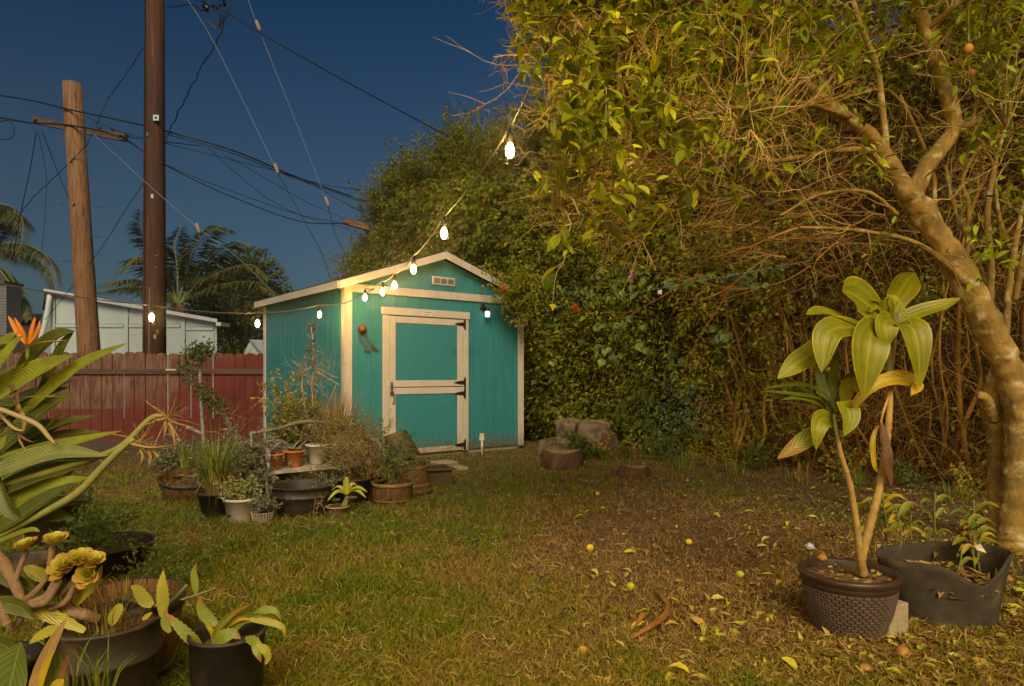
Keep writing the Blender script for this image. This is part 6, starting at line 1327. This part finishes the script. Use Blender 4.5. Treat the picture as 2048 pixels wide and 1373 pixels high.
# shrubs behind the bench
def bush(name, lab, x, y, Y, build):
    o = thing(name, lab, 'plant', Vector((P(x,y,Y).x, Y, 0))); build(o, Vector((P(x,y,Y).x, Y, 0))); return o
def b_dead(o, p):
    mb = MB()
    for pts, r in (([(640,900),(625,800),(628,745),(660,760),(678,770)], .007), ([(622,880),(606,790),(606,745),(624,732),(626,690),(622,650)], .008), ([(630,880),(660,800),(672,770)], .005), ([(628,735),(645,742),(664,752),(676,756)], .006)):
        mb.tube(catmull([P(a, b, 7.9) for a, b in pts], 16), r, 5)
    for k in range(26): twig(mb, P(random.uniform(604,668), random.uniform(745,800), 7.9), (random.gauss(0,.6),random.gauss(0,.3),.8), .28, .003, 1, kids=3)
    mb.build('stem', mat('grey_dead_twig', (.40,.32,.22), (.26,.19,.12), 15, .85), o, False)
    # dry flower spike
    pos = np.array([tuple(P(624+random.gauss(0,4), random.uniform(648,740), 7.9)) for _ in range(150)]); tag(cloud('seed_spike', L4v, L4f, pos, rng.normal(0,1,pos.shape), rng.normal(0,1,pos.shape), .035+.02*rng.random(150), rng.random(150), leafmat('seed_head', [(.09,.06,.05),(.16,.11,.09)], .8, 0), o), kind='stuff')
bush('dead_shrub', 'dead pale shrub with a tall dry seed spike before the teal side wall', 628, 900, 7.9, b_dead)
bush('leafy_shrub', 'leggy shrub with yellow and green leaves between bench and side wall', 600, 900, 8.1, lambda o, p: (shrub(o, p+ez*.35, 13, .58, .009, yellowgreen, .05, 4, d=(-.15,0,1), sp=.55, dep=2, stemm=M['stemgreen']), shrub(o, p+ez*.2+Vector((.25,0,0)), 8, .5, .007, greenleaf, .055, 5, sp=.5, dep=2)))
bush('straw_grass', 'tuft of upright brown straw grass behind the bench', 670, 900, 8.0, lambda o, p: (blades(o, p+ez*.2, 380, 1.0, .2, strawm, .008, lean=.5), ))
bush('wispy_shrub', 'tall dry brown weeds rising behind the right end of the bench', 715, 915, 7.75, lambda o, p: (shrub(o, p+ez*.2, 20, .42, .004, brownwisp, .02, 3, sp=.7, dep=2, kids=4), blades(o, p+ez*.15, 120, .7, .2, strawm, .005, lean=.7)))
bush('spiky_shrub', 'dark needle-leaved clump sticking up before the shed corner', 728, 910, 7.9, lambda o, p: (blades(o, p+ez*.15, 150, .80, .18, darkblade, .0035, lean=.75, droop=.2), blades(o, p+ez*.1, 160, .6, .2, strawm, .004, lean=.6)))
bush('wispy_shrub', 'wide grey wispy bush over the right half of the bench', 690, 940, 7.1, lambda o, p: shrub(o, p+ez*.30, 22, .25, .003, brownwisp, .015, 3, sp=.9, dep=2, stemm=M['twigpale'], kids=4))
bush('grey_succulent', 'low grey green succulent mound left of the bench', 478, 940, 7.2, lambda o, p: shrub(o, p+ez*.05, 44, .46, .006, greyleaf, .05, 6, sp=1.0, dep=1, stemm=M['stemgreen']))
bush('grey_succulent', 'grey green succulent mound at the left end of the bench, nearer than the other', 520, 950, 6.9, lambda o, p: shrub(o, p+ez*.05, 34, .40, .006, greyleaf, .045, 6, sp=1.0, dep=1, stemm=M['stemgreen']))
bush('bare_shrub', 'leafless reddish twiggy shrub before the red fence beside the shed', 505, 900, 8.6, lambda o, p: shrub(o, p+ez*.1, 9, .62, .007, None, sp=.6, dep=2, stemm=mat('reddish_twig', (.30,.17,.13), None)))
bush('iris_clump', 'small clump of broad pale green iris leaves before the fence', 372, 905, 8.7, lambda o, p: blades(o, p, 26, .55, .12, irism, .022, lean=.45))
bush('white_flower_plant', 'little plant with one white flower head left of the bench', 450, 905, 8.2, lambda o, p: (shrub(o, p, 4, .5, .006, greenleaf, .04, 3, sp=.35, dep=1, stemm=M['stemgreen']), rosette(o, P(450,862,8.1), .06, leafmat('white_petal', [(.7,.65,.5),(.6,.55,.3)], .6, .3), 12)))
bush('ground_plant', 'spreading low grey plant against the fence foot left of the vine post', 345, 915, 9.0, lambda o, p: shrub(o, p, 26, .34, .004, greyleaf, .05, 4, d=(.2,0,.5), sp=1.0, dep=1, stemm=M['stemgreen']))
bush('hedge_foot_weed', 'low mixed weeds and dry stalks along the hedge foot right of the small stump', 1400, 940, 8.9, lambda o, p: [ (shrub(o, Vector((1.6+.55*k+random.gauss(0,.12), 10.6-.62*k+random.gauss(0,.15), 0)), 7, .34, .004, greenleaf if k % 2 else yellowgreen, .05, 4, sp=1.0, dep=1), blades(o, Vector((1.8+.55*k, 10.1-.62*k+random.gauss(0,.15), 0)), 50, .3, .25, irism if k % 3 else strawm, .006, lean=1.0)) for k in range(8)])
bush('leafy_weed', 'dark leafy weed under the bench end behind the black tub', 700, 960, 7.0, lambda o, p: shrub(o, p+ez*.1, 12, .3, .004, greenleaf, .05, 4, sp=.9, dep=1))
# vine post
vp = thing('vine_post', 'slim pale post with a dark leafy vine climbing it in front of the red fence', 'post', G(404,896)); YV = 11.6
mb = MB(); mb.tube(catmull([P(408,898,YV), P(402,800,YV), P(398,700,YV), P(397,698,YV)], 10), [.03,.03,.028,.03,.028,.03,.028,.028,.03,.028,.028], 8); mb.build('post', mat('mottled_post', (.35,.32,.3), (.16,.12,.1), 14, .8, .3), vp, True)
mb = MB(); mb.tube(catmull([P(372,855,YV-.1), P(390,862,YV), P(404,868,YV)], 6), .03, 6); mb.build('side_branch', bpy.data.materials['mottled_post'], vp, True)
mb = MB(); tips = []
for pts in ([(398,705),(385,725),(378,755),(400,780),(425,800),(440,820)], [(398,702),(380,712),(372,740)], [(400,770),(420,800),(450,822)], [(395,700),(410,696),(420,704)]):
    c = catmull([P(a, b, YV-.12) for a, b in pts], 14); mb.tube(c, .007, 4); tips += [(q, Vector((0,0,-1))) for q in c]
mb.build('vine_stem', M['twigbrown'], vp)
pos = np.repeat(np.array([tuple(t[0]) for t in tips]), 12, 0)+rng.normal(0,.085,(len(tips)*12,3)); tag(cloud('vine_leaves', L4v, L4f, pos, rng.normal(0,.6,pos.shape)+np.array([.2,0,-.6]), rng.normal(0,.6,pos.shape)+np.array([0,-.6,.3]), .06+.03*rng.random(len(pos)), rng.random(len(pos))*.6, greenleaf, vp), kind='stuff')
mb = MB(); tips = []
mb.tube(catmull([P(520,890,8.9), P(525,800,9), P(518,730,9)], 8), .005, 4)

# ------------------------------------------------------------------ left foreground
bop = thing('bird_of_paradise', 'large plant with paddle leaves and an orange bird of paradise flower, left edge', 'plant', (-3.0, 3.3, 0)); YL = 3.25
Bg = bladed('paddle_leaf', (.24,.27,.018), (.36,.34,.03), (.24,.25,.03), rough=.4, vein=240); Bd = bladed('paddle_leaf_dark', (.085,.105,.012), (.24,.23,.03), (.16,.17,.025), rough=.4, vein=240); Bc = bladed('paddle_leaf_grey', (.22,.24,.07), (.30,.28,.06), (.24,.24,.06), rough=.42, vein=240)
def BL_(q, w, m, up=(0,-.5,1), fold=.3, dy=0, sh=(.2,.45)): leaf('leaf', [P(a, b, YL+dy+d_) for a, b, d_ in q], px(w*.86, YL), up, m, bop, fold*1.3, sh, n=18)
for args in [([(-120,880,.1),(-20,800,.05),(70,745,0),(147,711,-.02)], 66, Bg, (0,-1,.5)), ([(20,860,.1),(90,790,.05),(165,730,.02),(256,686,0)], 40, Bg, (0,-1,.6)), ([(75,790,.1),(105,740,.1),(130,690,.1),(150,660,.1)], 36, Bd, (-.3,-1,.3)), ([(20,790,.1),(60,720,.12),(110,675,.1),(148,662,.08)], 44, Bd, (0,-1,.4)),
  ([(-60,820,.0),(-20,740,0),(10,690,0),(38,662,0)], 44, Bg, (-.4,-1,.3)), ([(-50,780,-.05),(0,730,-.05),(30,690,-.05),(46,672,-.05)], 30, Bg, (-.3,-1,.3)), ([(-40,950,.05),(20,880,.05),(90,820,.05),(146,785,.05)], 50, Bd, (0,-1,.5)), ([(10,905,.1),(70,870,.1),(130,845,.1),(193,832,.1)], 26, Bd, (0,-1,.8)), ([(40,915,.15),(90,880,.15),(150,867,.15),(205,865,.15)], 26, Bd, (0,-1,.9)),
  ([(-60,950,0),(30,915,0),(130,890,0),(245,862,0)], 36, Bg, (0,-.9,.8)), ([(-60,975,-.1),(30,930,-.1),(120,905,-.1),(216,912,-.1)], 46, Bc, (0,-1,.5)), ([(20,935,-.02),(80,905,-.02),(150,908,-.02),(214,914,-.02)], 36, Bd, (0,-1,.3)), ([(-60,1010,-.05),(20,975,-.05),(100,945,-.05),(190,925,-.05)], 50, Bd, (0,-1,.7)), ([(-60,1060,-.05),(20,1010,-.05),(100,975,-.05),(180,955,-.05)], 50, Bg, (0,-1,.7)),
  ([(-40,1080,-.1),(30,1040,-.1),(90,1000,-.1),(150,965,-.1)], 44, Bd, (0,-1,.7)), ([(-60,1110,-.2),(10,1080,-.2),(60,1062,-.2),(80,1064,-.2)], 20, Bg, (0,-.6,1)), ([(50,1055,0),(80,1035,0),(120,1030,0),(148,1040,0)], 34, Bd, (0,-1,.4)), ([(70,1040,.1),(120,1015,.1),(160,1005,.1),(195,1010,.1)], 14, Bd, (0,-.5,1)), ([(-30,905,-.1),(-5,895,-.1),(6,885,-.1),(12,872,-.1)], 24, Bg, (0,-1,.3)), ([(-80,930,.2),(0,900,.2),(50,860,.2),(110,840,.2)], 40, Bd, (0,-1,.5)), ([(-60,870,.3),(0,830,.3),(60,800,.3),(120,760,.3)], 50, Bd, (0,-1,.5)), ([(-50,1000,.25),(40,960,.25),(120,930,.25),(200,900,.25)], 60, Bd, (0,-1,.8)), ([(0,1090,.2),(50,1040,.2),(100,985,.2),(150,940,.2)], 50, Bd, (0,-1,.8)), ([(-40,800,.25),(10,760,.25),(50,740,.25),(80,700,.25)], 44, Bd, (0,-1,.5)), ([(80,870,.1),(100,850,.1),(115,835,.1),(125,825,.1)], 10, Bg, (0,-1,.5)), ([(30,800,-.02),(60,795,-.02),(100,795,-.02),(135,792,-.02)], 9, Bg, (0,-.3,1)), ([(210,955,.05),(195,945,.05),(225,955,.05),(248,965,.03)], 10, Bg, (0,-.5,1)), ([(-30,880,-.05),(10,1000,-.1),(30,1030,-.1),(45,1040,-.1)], 30, Bd, (0,-1,.1))]:
    BL_(*args[:4])
stm = mat('bop_stalk', (.19,.20,.045), (.28,.26,.07), 8, .45)
def stalk(pts, n='stalk', m=stm): c = catmull([P(a, b, YL+d) for a, b, d, r in pts], 24); rr = np.interp(np.linspace(0,1,25), np.linspace(0,1,len(pts)), [px(q[3]*.78, YL) for q in pts]); mb = MB(); mb.tube(c, list(rr), 10); return mb.build(n, m, bop, True)
stalk([(-40,985,0,7),(60,955,-.05,8),(160,925,-.05,9),(240,895,-.05,8),(300,838,-.05,7),(328,832,-.05,5)])
stalk([(-20,1080,-.1,8),(60,1040,-.1,9),(150,990,-.1,10),(200,940,-.1,9),(235,905,-.1,8),(268,878,-.1,5)])
stalk([(-20,812,-.15,6),(30,830,-.15,6),(75,850,-.15,6),(98,875,-.15,5),(110,888,-.15,3)], m=mat('tan_stalk', (.34,.25,.13), None)); stalk([(-10,815,-.1,5),(10,840,-.1,4),(30,858,-.1,4),(48,862,-.1,2)], m=bpy.data.materials['tan_stalk'])
def spear(par, q, w, m, name='bract', Y=YL, up=(0,-.3,1), fold=.8, sh=(.8,.15)): leaf(name, [P(a, b, Y+d) for a, b, d in q], px(w, Y), up, m, par, fold, sh, n=10, cols=4)
drb = bladed('dry_bract', (.40,.25,.08), (.30,.15,.05), (.45,.3,.12), rough=.6); 
for q, w in [([(325,833,-.05),(350,848,-.06),(395,858,-.08)],9), ([(328,835,-.05),(332,860,-.06),(326,885,-.06)],8), ([(330,838,-.05),(345,865,-.06),(350,895,-.06)],7), ([(300,845,-.05),(320,842,-.06),(340,840,-.06)],7), ([(250,888,-.1),(300,898,-.12),(362,890,-.12)],10), ([(285,893,-.1),(300,915,-.1),(298,940,-.1)],7), ([(275,890,-.1),(285,920,-.1),(272,945,-.1)],6), ([(300,900,-.1),(315,915,-.1),(302,925,-.1)],6), ([(335,850,-.05),(345,875,-.05),(365,885,-.05)],6)]: spear(bop, q, w, drb)
mb = MB()
for (x, y) in ((335,835),(280,885)):
    for k in range(26): q = P(x, y, YL-.06); e = q+Vector((random.gauss(0,.07), random.gauss(0,.03), random.gauss(.01,.05))); mb.tube([q, (q+e)/2+rand_dir()*.008, e], .0013, 3, tint=random.random())
tag(mb.build('dried_filament', M['twigpale'], bop), kind='stuff')
orm = bladed('orange_petal', (.85,.26,.015), (.7,.16,.01), (.9,.34,.03), rough=.5)
for q, w in [([(52,688,0),(38,668,0),(25,645,0),(16,632,0)],11), ([(53,688,0),(48,668,-.02),(38,650,-.03),(28,635,-.03)],8), ([(55,688,0),(62,668,0),(68,645,0),(71,634,0)],9), ([(56,690,0),(70,672,-.02),(78,655,-.03),(80,641,-.03)],10)]: spear(bop, q, w, orm, 'petal', up=(0,-1,.2), fold=.3, sh=(.4,.4))
spear(bop, [(33,706,0),(60,694,0),(100,686,0),(142,681,0)], 13, bladed('orange_green_bract', (.42,.30,.05), (.6,.2,.03), (.5,.35,.06)))
spear(bop, [(56,692,0),(55,725,0),(38,745,.03)], 8, Bg, 'stalk')
for q, w, m in [([(30,800,.0),(50,850,-.05),(40,880,-.06),(52,905,-.06)],9,drb), ([(100,760,.05),(112,735,.02),(105,715,.0),(118,700,0)],7,drb), ([(15,840,-.05),(35,870,-.08),(60,885,-.08),(75,882,-.08)],8,Lb), ([(60,1000,.0),(110,985,-.05),(150,990,-.05),(185,975,-.05)],8,drb), ([(20,770,0),(35,800,-.04),(32,830,-.05)],10,Lb), ([(150,930,.1),(190,920,.08),(215,930,.06),(240,925,.06)],7,drb), ([(-10,700,0),(15,690,-.03),(28,700,-.04)],9,drb)]: spear(bop, q, w, m)
for k in range(14):
    x0_, y0_ = random.uniform(-40,30), random.uniform(780,1050); L_ = random.uniform(90,170); a_ = random.uniform(-.9,-.1)
    BL_([(x0_,y0_,.3),(x0_+L_*.5,y0_+L_*.5*a_,.32),(x0_+L_,y0_+L_*a_*.8,.35)], random.uniform(22,40), Bd, (0,-1,random.uniform(.2,.9)))
# pots on the left
o, s, r = pot('potted_plant','wide low brown bowl with small seedlings at the left behind the succulents','potted plant',205,1168,150,190,1086,M['brownpl'],'plain',soil=.55)
shrub(o, s+Vector((-.05,0,0)), 14, .34, .003, leafmat('light_green_leaf', [(.10,.15,.03),(.18,.24,.05)], .55, .35, .3), .04, 4, sp=.7, dep=1, stemm=M['stemgreen'])
pot('plant_pot','brown pot half hidden under the lowest paddle leaves','pot',108,1100,90,116,998,M['brownpl'],'rimmed',soil=.8)
o, s, r = pot('potted_plant','half barrel planter partly behind the big black foreground pot','barrel planter',255,1398,150,206,1188,None,'barrel',soil=.85,rimm=M['blackpl'])
blades(o, s, 40, .2, .14, strawm, .003, lean=1.4, droop=.8)
o, s, r = pot('potted_plant','big black nursery pot with weeds at the bottom left, aeonium leaning out of it','potted plant',212,1500,170,206,1236,M['blackpl'],'tub',soil=.88, Y=2.55, h=H-(1236-HY)/F*2.55)
blades(o, s, 60, .22, .12, strawm, .0025, lean=1.2, droop=.5); blades(o, s, 30, .16, .12, irism, .004, lean=1.0)
YA = 2.4
bm2 = mat('aeonium_bark', (.26,.16,.09), (.17,.10,.06), 26, .85, .6, 60)
def acane(q): 
    c = catmull([P(a, b, YA+d) for a, b, d, r in q], 40); rr = np.interp(np.linspace(0,1,41), np.linspace(0,1,len(q)), [px(k[3], YA) for k in q]); mb = MB(); mb.tube(c, [r_*(1+(.06 if i % 2 else -.04)) for i, r_ in enumerate(rr)], 10); mb.build('branch', bm2, o, True)
for q in [[(-40,1090,0,13),(5,1125,0,12),(30,1170,0,10),(45,1205,0,9)], [(45,1205,0,8),(42,1235,0,7),(22,1255,0,7),(-10,1190,0,8)], [(195,1240,.1,11),(160,1228,.05,12),(110,1222,.05,11),(70,1215,.05,8),(45,1205,0,7)], [(45,1205,0,7),(75,1180,-.02,6),(95,1150,-.02,5),(105,1095,-.02,6)], [(30,1165,0,6),(42,1130,0,5),(55,1100,0,5)], [(50,1208,0,7),(90,1195,-.02,7),(112,1165,-.02,8)], [(55,1212,-.02,7),(90,1205,-.04,7),(108,1180,-.04,7),(118,1160,-.04,7)], [(100,1218,0,6),(130,1205,0,6),(145,1180,0,6),(155,1150,0,5)], [(15,1250,-.05,9),(0,1215,-.05,9),(-40,1180,-.05,9)], [(120,1190,0,5),(140,1170,0,5),(160,1145,0,5)]]: acane(q)
for (x, y, r_, up) in [(52,1088,.044,(-.2,-.3,1)),(110,1078,.046,(.1,-.3,1)),(130,1128,.052,(-.1,-.9,.8)),(160,1112,.045,(.2,-.5,1)),(182,1118,.046,(.4,-.4,1)),(176,1142,.046,(.2,-1,.4)),(145,1120,.04,(0,-.5,1))]: rosette(o, P(x, y+9, YA-.02), r_*1.08, aeo, 30, up, cup=1.25, wide=.9)
flat = bladed('flat_succulent_leaf', (.42,.37,.04), (.36,.32,.03), (.34,.34,.04), rough=.4); flat2 = bladed('flat_green_leaf', (.26,.30,.04), (.4,.34,.04), (.2,.25,.03), ((.30,.14,.04), .85), rough=.4)
def FL(par, q, w, m=flat, Y=2.45, up=(0,-1,.3), serr=.09, wave=0, fold=.1, sh=(.4,.35), n=20): leaf('leaf', [P(a, b, Y+d) for a, b, d in q], px(w, Y), up, m, par, fold, sh, n=n, serr=serr, wave=wave)
for q, w in [([(150,1210,0),(165,1185,0),(190,1165,0),(205,1130,0)],30), ([(220,1250,0),(228,1235,0),(240,1215,0),(244,1208,0)],24), ([(110,1155,.05),(80,1150,.05),(60,1140,.05),(46,1135,.05)],28), ([(170,1262,-.05),(110,1235,-.05),(60,1222,-.05),(5,1220,-.05)],26), ([(120,1258,-.1),(100,1262,-.1),(75,1275,-.1),(58,1288,-.1)],20), ([(285,1240,0),(295,1232,0),(305,1225,0)],10)]: FL(o, q, w)
# dead and green big leaves at the very corner
cn = thing('corner_plant', 'broad red-edged green leaves and a dead twisted one, bottom left corner', 'plant', (-1.75, 2.1, 0)); Ye = 2.05
rg = bladed('red_edged_leaf', (.13,.18,.03), (.40,.12,.03), (.20,.24,.05), rough=.35)
for q, w, m in [([(10,1480,0),(15,1400,0),(30,1330,0),(42,1284,0)],78,rg), ([(110,1480,0),(115,1400,0),(112,1340,0),(108,1290,0)],60,rg), ([(60,1450,-.03),(70,1370,-.03),(105,1290,-.03),(135,1234,-.03)],26,drb), ([(75,1400,-.05),(90,1340,-.05),(108,1300,-.05)],14,Ly), ([(118,1400,-.05),(125,1350,-.05),(138,1310,-.05)],18,Lb), ([(90,1420,-.06),(115,1375,-.06),(128,1358,-.06)],26,Ly), ([(-60,1330,.05),(-10,1290,.05),(20,1300,.05),(28,1320,.05)],40,Bd), ([(-60,1240,.3),(0,1210,.3),(40,1215,.3),(70,1240,.3)],40,Bd), ([(-60,1170,.4),(0,1150,.4),(50,1175,.4),(90,1205,.4)],40,Bd), ([(-30,1150,.5),(30,1140,.5),(80,1190,.5),(110,1210,.5)],34,Bc), ([(-80,1420,.2),(-20,1360,.2),(20,1330,.2),(60,1310,.2)],50,Bd)]:
    leaf('leaf', [P(a, b, Ye+d) for a, b, d in q], px(w, Ye), (0,-1,.2), m, cn, .25, (.3,.5), wave=.05)
pot('plant_pot','black pot sunk in shadow at the bottom left corner','pot',-10,1450,120,150,1290,M['blackpl'],'rimmed',soil=.8,Y=2.5,h=.25)
pot('plant_pot','dark pot behind the aeonium under the paddle leaves','pot',40,1230,120,150,1120,M['blackpl'],'rimmed',soil=.8)
# front weeds before the big pot
wd_ = thing('weed', 'green grassy weed standing before the big black foreground pot', 'weed', (P(180,746,2.2).x, 2.2, 0))
for x in (140,150,175,190,200,215): 
    q = P(x, 1390, 2.2); blades(wd_, q, 5, .2, .02, irism, .005, lean=.9, name='blade_tuft')
# nursery pot with epiphyllum
o, s, r = pot('potted_plant','black nursery pot with drooping yellow flat-stemmed plant at the bottom','potted plant',455,1500,128,142,1262,M['blackpl'],'plain',soil=.82,Y=2.5,h=H-(1262-HY)/F*2.5)
YQ = 2.5
for q, w, m in [([(325,1235,0),(326,1200,0),(325,1170,0),(327,1140,0)],26,flat), ([(392,1190,0),(390,1165,0),(388,1145,0),(392,1127,0)],15,flat2), ([(435,1250,0),(415,1235,0),(402,1215,0),(400,1192,0)],24,flat2),
    ([(425,1290,0),(440,1255,0),(470,1225,0),(502,1208,0)],16,Ld), ([(425,1290,.02),(450,1255,.02),(480,1238,.02),(510,1240,.02)],14,Ly), ([(450,1285,.03),(490,1240,.03),(540,1238,.03),(572,1260,.03)],18,Ld), ([(500,1240,.03),(525,1222,.03),(550,1222,.03),(562,1240,.03)],16,flat2), ([(430,1292,-.05),(445,1275,-.06),(465,1268,-.06),(482,1278,-.06)],26,flat2), ([(400,1290,-.02),(380,1275,-.04),(355,1250,-.04),(330,1225,-.04)],24,flat2), ([(340,1265,-.03),(332,1250,-.03),(330,1235,-.03),(335,1215,-.03)],18,flat2), ([(305,1212,.1),(290,1200,.1),(275,1180,.1),(262,1172,.1)],28,flat), ([(490,1278,-.08),(510,1285,-.12),(515,1305,-.14),(522,1325,-.14)],20,flat2), ([(515,1290,-.13),(530,1300,-.14),(536,1315,-.14),(530,1330,-.14)],16,flat), ([(500,1240,0),(540,1245,0),(565,1255,0),(570,1275,0)],14,flat), ([(410,1240,.0),(425,1262,0),(430,1290,0)],12,Ly)]: FL(o, q, w, m, YQ, wave=.12 if m in (Ld, Ly) else 0, fold=.1 if m not in (Ld, Ly) else .7, serr=.09 if m not in (Ld, Ly) else 0)
cane(o, [(362,1200,YQ,3),(400,1188,YQ,3),(432,1176,YQ,2.5)], False, m=M['stemgreen'], name='stalk')
mb = MB()
for k in range(20): q = P(434,1175,YQ); e = q+rand_dir()*.04; mb.tube([q, e], .001, 3)
tag(mb.build('dried_flower', M['twigbrown'], o), kind='stuff')
cane(o, [(230,1195,YQ+.2,5),(280,1205,YQ+.15,6),(330,1210,YQ+.1,5),(375,1170,YQ+.1,4)], False, m=M['stemgreen'], name='stem')
pot('plant_pot','dark pot behind the half barrel at the left','pot',300,1290,90,120,1200,M['blackpl'],'plain',soil=.8,Y=3.15,h=.27)
# twiggy weeds around the bowl
wd_ = thing('weed', 'pale feathery weed growing in the lawn right of the low brown bowl', 'weed', G(330,1190)); shrub(wd_, G(330,1190), 10, .24, .002, bpy.data.materials['light_green_leaf'], .02, 4, sp=.6, dep=2, stemm=M['stemgreen'])
for o_ in list(bpy.data.objects):
    if '_h' in o_.keys(): del o_['_h']
hz = bpy.data.materials.new('bulb_halo_haze'); hz.use_nodes = True; n_ = hz.node_tree; n_.nodes.remove(n_.nodes['Principled BSDF'])
pv = n_.nodes.new('ShaderNodeVolumePrincipled'); pv.inputs['Color'].default_value = (.95,.95,.95,1); pv.inputs['Density'].default_value = .003; pv.inputs['Anisotropy'].default_value = .955
n_.links.new(pv.outputs[0], n_.nodes['Material Output'].inputs['Volume'])
mb = MB(); mb.box((0, 12, 5.5), (70, 50, 13.2)); tag(mb.build('haze', hz), 'thin damp evening air over the yard', kind='stuff')  # added volume, its scattering stands in for lens glow round the bulbs
